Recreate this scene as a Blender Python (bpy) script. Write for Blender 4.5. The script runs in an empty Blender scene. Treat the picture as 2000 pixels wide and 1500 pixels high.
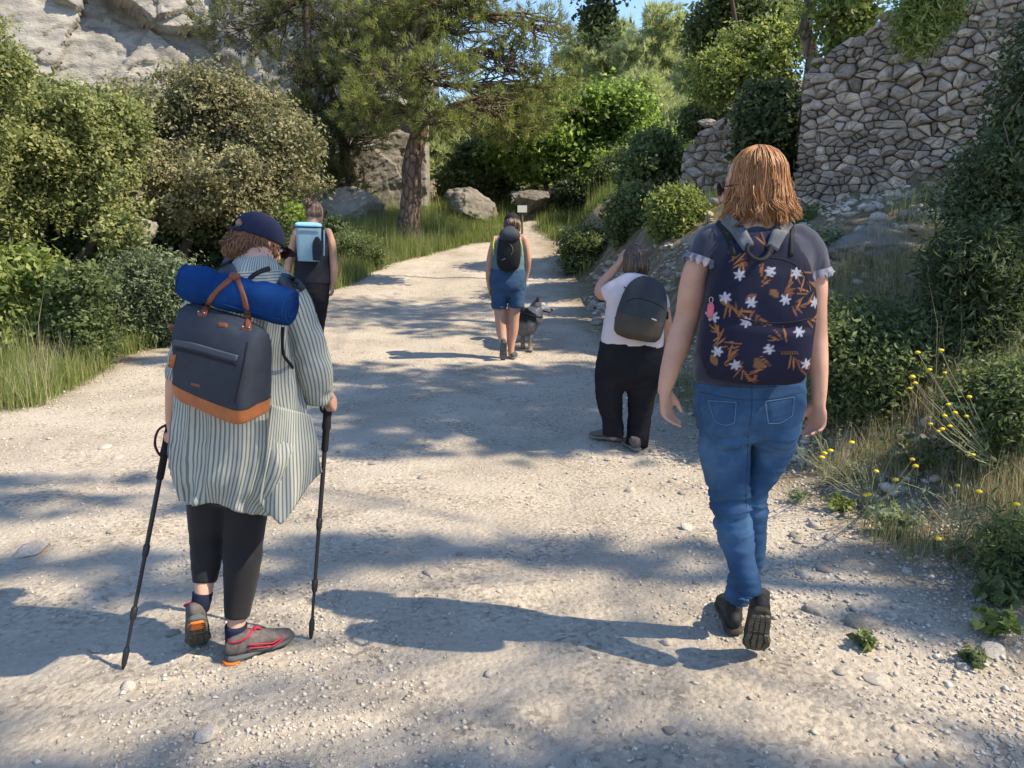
import bpy, bmesh, math, random
import numpy as np
from mathutils import Vector, Matrix, Euler

random.seed(7)
RNG = np.random.default_rng(11)
scene = bpy.context.scene
COL = scene.collection

# ------------------------------------------------------------------ camera
CAM_H = 1.42
FPX = 1500.0                       # focal length in pixels of a 2000 px wide frame
PITCH = math.radians(10.9)
cam_data = bpy.data.cameras.new('camera')
cam_data.sensor_width = 36.0
cam_data.lens = 36.0 * FPX / 2000.0
cam_data.clip_start = 0.05
cam_data.clip_end = 500.0
cam = bpy.data.objects.new('camera', cam_data)
COL.objects.link(cam)
cam.location = (0, 0, CAM_H)
cam.rotation_euler = (math.pi / 2 - PITCH, 0, 0)
scene.camera = cam

# ------------------------------------------------------------------ light
SUN_AZ = Vector((0.975, -0.22))    # horizontal direction towards the sun
SUN_EL = math.radians(47)
SUN_DIR = Vector((SUN_AZ.x * math.cos(SUN_EL), SUN_AZ.y * math.cos(SUN_EL), math.sin(SUN_EL))).normalized()
world = bpy.data.worlds.new('World')
scene.world = world
world.use_nodes = True
wn = world.node_tree.nodes
wl = world.node_tree.links
bg = wn['Background']
sky = wn.new('ShaderNodeTexSky')
sky.sky_type = 'NISHITA'
sky.sun_disc = False
sky.sun_elevation = SUN_EL
sky.sun_rotation = math.atan2(SUN_DIR.x, SUN_DIR.y)
sky.air_density = 1.0
sky.dust_density = 0.2
sky.ozone_density = 3.0
wl.new(sky.outputs[0], bg.inputs[0])
bg.inputs[1].default_value = 0.15
sun_data = bpy.data.lights.new('sun', 'SUN')
sun_data.energy = 4.5
sun_data.angle = math.radians(0.55)
sun_data.color = (1.0, 0.855, 0.645)
sun = bpy.data.objects.new('sun', sun_data)
COL.objects.link(sun)
sun.rotation_euler = SUN_DIR.to_track_quat('Z', 'Y').to_euler()
sun.location = (20, -5, 25)
scene.view_settings.view_transform = 'Standard'
scene.view_settings.look = 'None'
scene.view_settings.gamma = 1.0
scene.view_settings.use_curve_mapping = False
scene.view_settings.exposure = 0.92

# ------------------------------------------------------------------ numbers
def ray(px, py):
    u = (px - 1000.0) / FPX
    v = (750.0 - py) / FPX
    return np.array((u, math.cos(PITCH) + v * math.sin(PITCH), -math.sin(PITCH) + v * math.cos(PITCH)))

def at(px, py, Y):
    d = ray(px, py)
    return np.array((0, 0, CAM_H)) + d * (Y / d[1])

def mpp(Y):                         # metres per photo pixel near distance Y
    return Y / FPX

def _hash(i, j, k, seed):
    h = (i * 374761393 + j * 668265263 + k * 2147483647 % 1013904223 + seed * 1274126177) & 0xFFFFFFFF
    h = ((h ^ (h >> 13)) * 1274126177) & 0xFFFFFFFF
    h = (h ^ (h >> 16)) & 0xFFFFFF
    return h.astype(np.float64) / 0xFFFFFF * 2 - 1

def vnoise(P, seed=0):
    P = np.asarray(P, dtype=np.float64)
    I = np.floor(P).astype(np.int64)
    f = P - I
    u = f * f * f * (f * (f * 6 - 15) + 10)
    i, j, k = I[:, 0] + 5000, I[:, 1] + 5000, I[:, 2] + 5000
    out = 0
    for a in (0, 1):
        for b in (0, 1):
            for c in (0, 1):
                w = (u[:, 0] if a else 1 - u[:, 0]) * (u[:, 1] if b else 1 - u[:, 1]) * (u[:, 2] if c else 1 - u[:, 2])
                out = out + w * _hash(i + a, j + b, (k + c) * 7919, seed)
    return out

FROT = np.array(Euler((0.61, 0.53, 0.87)).to_matrix())
def fbm(P, scale=1.0, octaves=4, seed=0, gain=0.5):
    P = np.asarray(P, dtype=np.float64) * scale
    out = np.zeros(len(P)); amp = 1.0; tot = 0
    for o in range(octaves):
        P = P @ FROT if o or len(P) else P
        out += amp * vnoise(P * (2.03 ** o) + 17.3 * o, seed + o * 31)
        tot += amp; amp *= gain
    return out / tot

def sstep(a, b, x):
    t = np.clip((x - a) / (b - a), 0, 1)
    return t * t * (3 - 2 * t)

# ------------------------------------------------------------------ objects
def tag(o, label=None, cat=None, group=None, kind=None):
    if label: o['label'] = label
    if cat: o['category'] = cat
    if group: o['group'] = group
    if kind: o['kind'] = kind
    return o

def empty(name, loc, label, cat, group=None):
    o = bpy.data.objects.new(name, None)
    COL.objects.link(o)
    o.location = Vector([float(c) for c in loc])
    o.empty_display_size = 0.1
    return tag(o, label, cat, group)

def mesh_np(name, V, F, smooth=False, attrs=None):
    """V (N,3), F (M,3|4) array or list of such arrays / of tuples"""
    me = bpy.data.meshes.new(name)
    V = np.asarray(V, dtype=np.float32)
    if isinstance(F, np.ndarray):
        F = [F]
    if len(F) and not isinstance(F[0], np.ndarray):
        me.from_pydata(V.tolist(), [], [tuple(int(i) for i in f) for f in F])
    else:
        me.vertices.add(len(V))
        me.vertices.foreach_set('co', V.ravel())
        loops = np.concatenate([f.ravel() for f in F]).astype(np.int32)
        sizes = np.concatenate([np.full(len(f), f.shape[1], dtype=np.int32) for f in F])
        starts = np.concatenate([[0], np.cumsum(sizes)[:-1]]).astype(np.int32)
        me.loops.add(len(loops))
        me.loops.foreach_set('vertex_index', loops)
        me.polygons.add(len(sizes))
        me.polygons.foreach_set('loop_start', starts)
        me.update(calc_edges=True)
    if attrs:
        for nm, (dom, arr) in attrs.items():
            arr = np.asarray(arr, dtype=np.float32)
            if arr.ndim == 1:
                a = me.attributes.new(nm, 'FLOAT', dom); a.data.foreach_set('value', arr)
            else:
                if arr.shape[1] == 3:
                    arr = np.hstack([arr, np.ones((len(arr), 1), dtype=np.float32)])
                a = me.attributes.new(nm, 'FLOAT_COLOR', dom); a.data.foreach_set('color', arr.ravel())
    if smooth:
        me.polygons.foreach_set('use_smooth', np.ones(len(me.polygons), dtype=bool))
    me.validate()
    me.update()
    return me

def put(name, me, material, parent=None, world_coords=True):
    """link a mesh object; a mesh in world coordinates is shifted to its parent's origin"""
    o = bpy.data.objects.new(name, me)
    COL.objects.link(o)
    if material is not None and len(me.materials) == 0:
        me.materials.append(material)
    if parent is not None:
        o.parent = parent
        if world_coords:
            L = parent.location
            me.transform(Matrix.Translation((-L.x, -L.y, -L.z)))
    return o

# ------------------------------------------------------------------ materials
MATS = {}
def _nt(name):
    m = bpy.data.materials.new(name)
    m.use_nodes = True
    nt = m.node_tree
    b = nt.nodes['Principled BSDF']
    return m, nt, b

def ramp(nt, stops):
    r = nt.nodes.new('ShaderNodeValToRGB')
    e = r.color_ramp.elements
    while len(e) < len(stops): e.new(0.5)
    for el, (p, c) in zip(e, stops):
        el.position = p; el.color = (*c, 1)
    return r

def noise_node(nt, scale, detail=4, rough=0.55, coords=None, dist=0.0):
    n = nt.nodes.new('ShaderNodeTexNoise')
    n.inputs['Scale'].default_value = scale
    n.inputs['Detail'].default_value = detail
    n.inputs['Roughness'].default_value = rough
    n.inputs['Distortion'].default_value = dist
    if coords is not None: nt.links.new(coords, n.inputs['Vector'])
    return n

def objco(nt, scale=None):
    t = nt.nodes.new('ShaderNodeTexCoord')
    if scale is None: return t.outputs['Object']
    mp = nt.nodes.new('ShaderNodeMapping')
    mp.inputs['Scale'].default_value = scale
    nt.links.new(t.outputs['Object'], mp.inputs['Vector'])
    return mp.outputs['Vector']

def M(name, col, rough=0.85, var=0.18, vscale=9.0, bump=0.25, bscale=220.0, spec=0.25, metal=0.0, bdist=0.002,
      stretch=None, sheen=0.0, attr=None):
    if name in MATS: return MATS[name]
    m, nt, b = _nt(name)
    co = objco(nt, stretch)
    n = noise_node(nt, vscale, 5, 0.6, co)
    lo = tuple(c * (1 - var) for c in col); hi = tuple(min(1, c * (1 + var)) for c in col)
    r = ramp(nt, [(0.3, lo), (0.7, hi)])
    nt.links.new(n.outputs['Fac'], r.inputs['Fac'])
    out = r.outputs['Color']
    if attr:                                           # printed colour stored per vertex
        a = nt.nodes.new('ShaderNodeAttribute'); a.attribute_name = attr
        mx = nt.nodes.new('ShaderNodeMix'); mx.data_type = 'RGBA'; mx.blend_type = 'MULTIPLY'
        mx.inputs['Factor'].default_value = 1
        g = ramp(nt, [(0.3, (1 - var,) * 3), (0.7, (1, 1, 1))])
        nt.links.new(n.outputs['Fac'], g.inputs['Fac'])
        nt.links.new(a.outputs['Color'], mx.inputs['A']); nt.links.new(g.outputs['Color'], mx.inputs['B'])
        out = mx.outputs['Result']
    nt.links.new(out, b.inputs['Base Color'])
    b.inputs['Roughness'].default_value = rough
    b.inputs['Specular IOR Level'].default_value = spec
    b.inputs['Metallic'].default_value = metal
    if sheen:
        b.inputs['Sheen Weight'].default_value = sheen
    if bump:
        nb = noise_node(nt, bscale, 3, 0.6, co)
        bp = nt.nodes.new('ShaderNodeBump')
        bp.inputs['Strength'].default_value = bump
        bp.inputs['Distance'].default_value = bdist
        nt.links.new(nb.outputs['Fac'], bp.inputs['Height'])
        nt.links.new(bp.outputs['Normal'], b.inputs['Normal'])
    MATS[name] = m
    return m

def leaf_mat(name, c0, c1, c2, trans=0.35, tcol=None, rough=0.55, spec=0.3):
    if name in MATS: return MATS[name]
    m, nt, b = _nt(name)
    a = nt.nodes.new('ShaderNodeAttribute'); a.attribute_name = 'tint'
    r = ramp(nt, [(0.05, c0), (0.5, c1), (0.95, c2)])
    nt.links.new(a.outputs['Fac'], r.inputs['Fac'])
    nt.links.new(r.outputs['Color'], b.inputs['Base Color'])
    b.inputs['Roughness'].default_value = rough
    b.inputs['Specular IOR Level'].default_value = spec
    t = nt.nodes.new('ShaderNodeBsdfTranslucent')
    hs = nt.nodes.new('ShaderNodeHueSaturation')
    hs.inputs['Saturation'].default_value = 1.15
    hs.inputs['Value'].default_value = 1.5
    nt.links.new(r.outputs['Color'], hs.inputs['Color'])
    nt.links.new(hs.outputs['Color'], t.inputs['Color'])
    mx = nt.nodes.new('ShaderNodeMixShader')
    mx.inputs[0].default_value = trans
    nt.links.new(b.outputs[0], mx.inputs[1]); nt.links.new(t.outputs[0], mx.inputs[2])
    nt.links.new(mx.outputs[0], nt.nodes['Material Output'].inputs['Surface'])
    MATS[name] = m
    return m

def rock_mat(name, light, mid, dark, scale=3.0, bump=0.6, bdist=0.02, stain=0.35, strata=None):
    if name in MATS: return MATS[name]
    m, nt, b = _nt(name)
    co = objco(nt, strata)
    oi = nt.nodes.new('ShaderNodeObjectInfo')
    add = nt.nodes.new('ShaderNodeVectorMath'); add.operation = 'MULTIPLY_ADD'
    add.inputs[1].default_value = (1, 1, 1)
    comb = nt.nodes.new('ShaderNodeCombineXYZ')
    mul = nt.nodes.new('ShaderNodeMath'); mul.operation = 'MULTIPLY'; mul.inputs[1].default_value = 37.0
    nt.links.new(oi.outputs['Random'], mul.inputs[0])
    for k in range(3): nt.links.new(mul.outputs[0], comb.inputs[k])
    nt.links.new(co, add.inputs[0]); nt.links.new(comb.outputs[0], add.inputs[2])
    v = add.outputs[0]
    n1 = noise_node(nt, scale, 8, 0.62, v, 0.4)
    r1 = ramp(nt, [(0.25, dark), (0.48, mid), (0.72, light)])
    nt.links.new(n1.outputs['Fac'], r1.inputs['Fac'])
    n2 = noise_node(nt, scale * 0.45, 6, 0.7, v)
    r2 = ramp(nt, [(0.35, (1 - stain, 1 - stain, 1 - stain * 0.9)), (0.6, (1.0, 1.0, 1.0))])
    nt.links.new(n2.outputs['Fac'], r2.inputs['Fac'])
    mx = nt.nodes.new('ShaderNodeMix'); mx.data_type = 'RGBA'; mx.blend_type = 'MULTIPLY'; mx.inputs['Factor'].default_value = 1
    nt.links.new(r1.outputs['Color'], mx.inputs['A']); nt.links.new(r2.outputs['Color'], mx.inputs['B'])
    # every stone a little different in tone
    hs = nt.nodes.new('ShaderNodeHueSaturation')
    mr = nt.nodes.new('ShaderNodeMapRange'); mr.inputs['To Min'].default_value = 0.66; mr.inputs['To Max'].default_value = 1.22
    nt.links.new(oi.outputs['Random'], mr.inputs['Value']); nt.links.new(mr.outputs[0], hs.inputs['Value'])
    nt.links.new(mx.outputs['Result'], hs.inputs['Color'])
    nt.links.new(hs.outputs['Color'], b.inputs['Base Color'])
    b.inputs['Roughness'].default_value = 0.93
    b.inputs['Specular IOR Level'].default_value = 0.15
    nb = noise_node(nt, scale * 6, 8, 0.65, v)
    bp = nt.nodes.new('ShaderNodeBump'); bp.inputs['Strength'].default_value = bump; bp.inputs['Distance'].default_value = bdist
    nt.links.new(nb.outputs['Fac'], bp.inputs['Height'])
    nt.links.new(bp.outputs['Normal'], b.inputs['Normal'])
    MATS[name] = m
    return m
# ================================================================== terrain
def xr_edge(y):
    return np.interp(y, [-10, 1, 3, 5, 7, 9, 12.2, 16.5, 19, 22, 26], [2.6, 2.3, 2.1, 1.9, 1.72, 1.70, 1.42, 1.32, 1.2, 1.9, 4.0])
def xl_edge(y):
    return np.interp(y, [-10, 3, 6.3, 8, 10.7, 13, 14.2, 15.2, 17.4, 19.3, 22, 30], [-6.0, -5.2, -4.35, -4.5, -4.65, -4.3, -3.5, -3.2, -2.75, -1.4, -1.0, -0.9])
WALL_A = np.array((3.22, 9.05)); WALL_B = np.array((6.4, 5.9))
WALL2_A = np.array((3.15, 15.0)); WALL2_B = np.array((4.9, 13.4))

def behind(x, y, A, B):
    """signed distance behind a wall line and the position along it"""
    t = (B - A) / np.linalg.norm(B - A)
    n = np.array((-t[1], t[0]))
    if n[1] < 0: n = -n
    return (x - A[0]) * n[0] + (y - A[1]) * n[1], (x - A[0]) * t[0] + (y - A[1]) * t[1]

def height(x, y, detail=True):
    x = np.asarray(x, dtype=np.float64); y = np.asarray(y, dtype=np.float64)
    shp = np.broadcast(x, y).shape
    x = np.broadcast_to(x, shp).ravel(); y = np.broadcast_to(y, shp).ravel()
    z = np.interp(y, [-20, 7.5, 10, 12, 15, 18, 20, 22, 26, 30, 40, 60, 90], [0, 0, 0.10, 0.27, 0.58, 0.98, 1.32, 1.85, 2.5, 3.3, 5.4, 8.5, 12.0])
    # hollow in the track where the fourth walker stands
    z = z - 0.09 * np.exp(-(((x - 0.9) / 1.6) ** 2 + ((y - 5.3) / 1.2) ** 2))
    d = x - xr_edge(y)
    bank = np.interp(d, [-0.25, 0.05, 0.3, 0.75, 1.15, 1.9, 2.6, 6, 30], [0, 0.06, 0.36, 1.12, 1.45, 1.72, 1.88, 2.5, 9.0])
    bank = bank * (0.22 + 0.78 * sstep(3.2, 7.6, y)) + 0.0
    bank = bank * (1 - 0.25 * sstep(12, 18, y))
    z = z + bank
    b, t = behind(x, y, WALL_A, WALL_B)
    z = z + np.interp(t, [-0.2, 0, 0.3, 0.9, 1.6, 2.6], [1.05, 1.2, 1.6, 1.85, 2.2, 2.4]) * sstep(0.05, 0.35, b) * sstep(-0.25, 0.1, t) * (1 - sstep(9, 12, b))
    b2, t2 = behind(x, y, WALL2_A, WALL2_B)
    z = z + 1.2 * sstep(0.05, 0.4, b2) * sstep(-0.4, 0.1, t2) * (1 - sstep(5, 9, b2))
    dl = xl_edge(y) - x
    z = z + np.interp(dl, [0, 0.5, 2, 5, 12, 40], [0, 0.08, 0.25, 0.6, 2.2, 6.0])
    P = np.stack([x, y, np.zeros_like(x)], 1)
    off = np.clip(np.maximum(d, dl), 0, 1.5)
    z = z + 0.05 * fbm(P, 0.7, 3, 5) * (0.6 + 3.0 * off)
    # wheel ruts and bumps
    if detail:
        on = 1 - np.clip(off * 2, 0, 1)
        z = z - 0.022 * on * (np.exp(-((x + 1.5) / 0.35) ** 2) + np.exp(-((x - 0.25) / 0.4) ** 2))
        z = z + 0.014 * fbm(P, 2.6, 4, 9) + 0.0035 * fbm(P, 16, 3, 15) + 0.08 * off * fbm(P, 3.2, 4, 21)
    return z.reshape(shp)

def gz(x, y):
    return float(height(np.array([x]), np.array([y]))[0])

def hit(px, py, far=90.0):
    """where the ray of a photo pixel meets the ground"""
    d = ray(px, py); d = d / d[1]
    Y = np.concatenate([np.arange(0.8, 30, 0.02), np.arange(30, far, 0.2)])
    X = d[0] * Y; Z = CAM_H + d[2] * Y
    h = height(X, Y)
    k = np.nonzero(Z <= h)[0]
    i = k[0] if len(k) else len(Y) - 1
    return np.array((X[i], Y[i], h[i]))

def spaced(lo, hi, c0, c1, fine, growth, mx):
    a = list(np.arange(c0, c1, fine)); s = fine; v = c1
    while v < hi:
        a.append(v); s = min(s * growth, mx); v += s
    a.append(hi); s = fine; v = c0 - fine; left = []
    while v > lo:
        left.append(v); s = min(s * growth, mx); v -= s
    left.append(lo)
    return np.array(left[::-1] + a)

xs = spaced(-60, 60, -2.2, 2.8, 0.034, 1.04, 1.6)
ys = spaced(-18, 110, 1.7, 4.6, 0.032, 1.025, 2.0)
GX, GY = np.meshgrid(xs, ys)
GZ = height(GX, GY)
nx, ny = len(xs), len(ys)
V = np.stack([GX.ravel(), GY.ravel(), GZ.ravel()], 1)
idx = np.arange(nx * ny).reshape(ny, nx)
F = np.stack([idx[:-1, :-1].ravel(), idx[:-1, 1:].ravel(), idx[1:, 1:].ravel(), idx[1:, :-1].ravel()], 1)
xe = V[:, 0]; ye = V[:, 1]
wob = 0.35 * fbm(np.stack([xe, ye, 0 * xe], 1), 1.3, 4, 3)
track = sstep(0.15, -0.55, np.maximum(xe - xr_edge(ye) + wob + 0.25, xl_edge(ye) - xe + wob))
track = track * (1 - sstep(19.5, 22.5, ye) * (1 - 0.9 * np.exp(-((xe - 0.45) / 0.5) ** 2)))
gme = mesh_np('ground', V, F, smooth=True, attrs={'track': ('POINT', track)})

def ground_material():
    m, nt, b = _nt('pale limestone track and earth')
    L = nt.links
    co = objco(nt)
    n1 = noise_node(nt, 1.1, 8, 0.62, co, 0.3)
    r1 = ramp(nt, [(0.28, (0.345, 0.305, 0.25)), (0.5, (0.445, 0.395, 0.325)), (0.75, (0.53, 0.48, 0.405))])
    L.new(n1.outputs['Fac'], r1.inputs['Fac'])
    # gravel speckle
    vo = nt.nodes.new('ShaderNodeTexVoronoi'); vo.inputs['Scale'].default_value = 55.0
    L.new(co, vo.inputs['Vector'])
    sat = nt.nodes.new('ShaderNodeSeparateColor'); L.new(vo.outputs['Color'], sat.inputs[0])
    r2 = ramp(nt, [(0.0, (0.50, 0.49, 0.49)), (0.35, (0.88, 0.86, 0.84)), (0.8, (1.0, 1.0, 1.0)), (1.0, (1.25, 1.22, 1.17))])
    L.new(sat.outputs[0], r2.inputs['Fac'])
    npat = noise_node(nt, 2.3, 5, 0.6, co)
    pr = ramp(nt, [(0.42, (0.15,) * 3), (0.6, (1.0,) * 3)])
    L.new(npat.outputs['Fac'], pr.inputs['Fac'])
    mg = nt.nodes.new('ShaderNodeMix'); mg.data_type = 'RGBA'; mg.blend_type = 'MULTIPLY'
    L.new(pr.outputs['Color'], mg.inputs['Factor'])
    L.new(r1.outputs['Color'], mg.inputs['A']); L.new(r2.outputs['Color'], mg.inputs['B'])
    # fine dark specks
    n3 = noise_node(nt, 38, 6, 0.7, co)
    r3 = ramp(nt, [(0.30, (0.50, 0.47, 0.43)), (0.42, (1, 1, 1))])
    L.new(n3.outputs['Fac'], r3.inputs['Fac'])
    mg2 = nt.nodes.new('ShaderNodeMix'); mg2.data_type = 'RGBA'; mg2.blend_type = 'MULTIPLY'; mg2.inputs['Factor'].default_value = 0.8
    L.new(mg.outputs['Result'], mg2.inputs['A']); L.new(r3.outputs['Color'], mg2.inputs['B'])
    # verge earth
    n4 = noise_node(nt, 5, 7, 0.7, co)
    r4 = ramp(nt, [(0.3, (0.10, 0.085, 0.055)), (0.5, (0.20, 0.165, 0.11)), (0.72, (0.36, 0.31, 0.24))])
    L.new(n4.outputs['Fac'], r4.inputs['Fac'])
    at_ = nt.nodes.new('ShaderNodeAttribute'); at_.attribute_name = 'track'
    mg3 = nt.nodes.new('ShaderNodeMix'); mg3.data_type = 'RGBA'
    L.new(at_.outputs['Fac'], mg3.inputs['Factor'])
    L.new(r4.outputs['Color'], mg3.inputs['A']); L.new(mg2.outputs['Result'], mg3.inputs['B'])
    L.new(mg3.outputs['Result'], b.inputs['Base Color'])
    b.inputs['Roughness'].default_value = 0.95
    b.inputs['Specular IOR Level'].default_value = 0.1
    nb = noise_node(nt, 30, 8, 0.72, co)
    vb = nt.nodes.new('ShaderNodeTexVoronoi'); vb.inputs['Scale'].default_value = 42.0; L.new(co, vb.inputs['Vector'])
    ad = nt.nodes.new('ShaderNodeMath'); ad.operation = 'MULTIPLY_ADD'; ad.inputs[1].default_value = -0.5
    L.new(vb.outputs['Distance'], ad.inputs[0]); L.new(nb.outputs['Fac'], ad.inputs[2])
    bp = nt.nodes.new('ShaderNodeBump'); bp.inputs['Strength'].default_value = 0.9; bp.inputs['Distance'].default_value = 0.015
    L.new(ad.outputs[0], bp.inputs['Height']); L.new(bp.outputs['Normal'], b.inputs['Normal'])
    return m
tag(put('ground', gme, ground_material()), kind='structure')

# ------------------------------------------------------------------ rocks
def ico(sub):
    bm = bmesh.new(); bmesh.ops.create_icosphere(bm, subdivisions=sub, radius=1.0)
    V = np.array([v.co[:] for v in bm.verts]); F = np.array([[v.index for v in f.verts] for f in bm.faces]); bm.free()
    return V, F
ICO = {k: ico(k) for k in (1, 2, 3, 4, 5, 6)}

def rock_verts(sub, seed, cuts=9, rough=0.14, freq=1.6, depth=0.62):
    V, F = ICO[sub]; V = V.copy()
    r = np.random.default_rng(seed)
    for _ in range(cuts):
        n = r.normal(size=3); n /= np.linalg.norm(n)
        c = r.uniform(depth, 0.92)
        d = V @ n - c
        V = V - np.clip(d, 0, None)[:, None] * n * 0.93
    V = V * (1 + rough * fbm(V + seed * 3.1, freq, 5, seed))[:, None]
    return V, F

MAT_LIME = rock_mat('pale loose limestone', (0.60, 0.55, 0.47), (0.46, 0.41, 0.345), (0.28, 0.25, 0.21), 9.0, 0.5, 0.006)
MAT_WALL = rock_mat('weathered wall limestone', (0.68, 0.58, 0.475), (0.50, 0.42, 0.345), (0.25, 0.21, 0.175), 7.0, 0.9, 0.016)
MAT_CLIFF = rock_mat('grey cliff limestone', (0.37, 0.352, 0.32), (0.28, 0.268, 0.243), (0.145, 0.14, 0.13), 1.6, 0.9, 0.07, 0.3, (1, 1, 2.2))
MAT_BOULD = rock_mat('grey boulder limestone', (0.36, 0.33, 0.285), (0.26, 0.24, 0.205), (0.14, 0.13, 0.115), 2.2, 0.8, 0.04)

# gravel: tens of thousands of small stones, one mesh
def pebbles(name, n, sampler, smin, smax, mat, seed, label, octa=False):
    r = np.random.default_rng(seed)
    if octa:
        V0 = np.array([(1, 0, 0), (0, 1, 0), (-1, 0, 0), (0, -1, 0), (0, 0, 1), (.4, .3, -1)], float)
        F0 = np.array([(0, 1, 4), (1, 2, 4), (2, 3, 4), (3, 0, 4), (1, 0, 5), (2, 1, 5), (3, 2, 5), (0, 3, 5)])
    else:
        V0, F0 = ICO[1]
    x, y = sampler(r, n)
    n = len(x)
    s = smin * (smax / smin) ** (r.random(n) ** 2.2)
    z = height(x, y)
    ang = r.uniform(0, 2 * np.pi, n)
    sc = np.stack([s * r.uniform(0.8, 1.35, n), s * r.uniform(0.6, 1.1, n), s * r.uniform(0.4, 0.8, n)], 1)
    J = r.uniform(0.6, 1.2, (n, len(V0), 1))
    P = V0[None] * J * sc[:, None, :]
    c, sn = np.cos(ang)[:, None], np.sin(ang)[:, None]
    X = P[:, :, 0] * c - P[:, :, 1] * sn; Y = P[:, :, 0] * sn + P[:, :, 1] * c
    tilt = r.uniform(-0.5, 0.5, (n, 1))
    Z = P[:, :, 2] + tilt * X * 0.6
    V = np.stack([X + x[:, None], Y + y[:, None], Z + (z + sc[:, 2] * 0.25)[:, None]], 2).reshape(-1, 3)
    F = (F0[None] + (np.arange(n) * len(V0))[:, None, None]).reshape(-1, 3)
    tint = np.repeat(r.random(n), len(F0))
    me = mesh_np(name, V, F, attrs={'tint': ('FACE', tint)})
    o = put(name, me, mat)
    return tag(o, label, 'gravel', kind='stuff')

def gravel_mat():
    m, nt, b = _nt('mixed pale gravel')
    a = nt.nodes.new('ShaderNodeAttribute'); a.attribute_name = 'tint'
    r = ramp(nt, [(0.0, (0.30, 0.26, 0.22)), (0.25, (0.43, 0.385, 0.33)), (0.7, (0.48, 0.435, 0.37)), (1.0, (0.60, 0.555, 0.49))])
    nt.links.new(a.outputs['Fac'], r.inputs['Fac'])
    nt.links.new(r.outputs['Color'], b.inputs['Base Color'])
    b.inputs['Roughness'].default_value = 0.92; b.inputs['Specular IOR Level'].default_value = 0.15
    return m
GRAV = gravel_mat()

def samp_track(r, n):
    # uniform in picture space is not wanted: denser near, clustered by a noise
    y = 1.3 + (r.random(n) ** 1.5) * 9.0
    x = r.uniform(-1, 1, n) * (0.9 * y + 0.5)
    ok = (x > xl_edge(y) - 0.3) & (x < xr_edge(y) + 0.2)
    k = fbm(np.stack([x, y * 0.7, 0 * x], 1), 1.6, 4, 77)
    edge = np.clip((x - (xr_edge(y) - 1.1)) / 1.0, 0, 1) + np.clip((xl_edge(y) + 1.2 - x) / 1.2, 0, 1)
    p = np.clip(0.36 + 1.5 * k + 0.5 * edge - 0.35 * np.exp(-((x + 0.1) / 0.6) ** 2), 0.03, 1)
    ok &= r.random(n) < p
    return x[ok], y[ok]
pebbles('gravel', 120000, samp_track, 0.003, 0.013, GRAV, 3, 'fine pale limestone gravel scattered over the dirt track', True)

def samp_edge(r, n):
    y = 1.5 + r.random(n) ** 1.2 * 7.5
    side = r.random(n) < 0.75
    x = np.where(side, xr_edge(y) - 0.35 + r.normal(0, 0.42, n), xl_edge(y) + 0.4 + r.normal(0, 0.4, n))
    return x, y
pebbles('gravel', 9000, samp_edge, 0.005, 0.020, GRAV, 5, 'coarser broken stones along both edges of the track', True)

def samp_bank(r, n):
    y = 4.0 + r.random(n) ** 1.3 * 9
    x = xr_edge(y) + r.uniform(-0.2, 2.4, n)
    k = fbm(np.stack([x, y, 0 * x], 1), 1.1, 3, 99)
    ok = k > -0.05
    return x[ok], y[ok]
pebbles('rubble', 6500, samp_bank, 0.014, 0.065, GRAV, 6, 'broken limestone rubble lying on the steep right bank')
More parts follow.
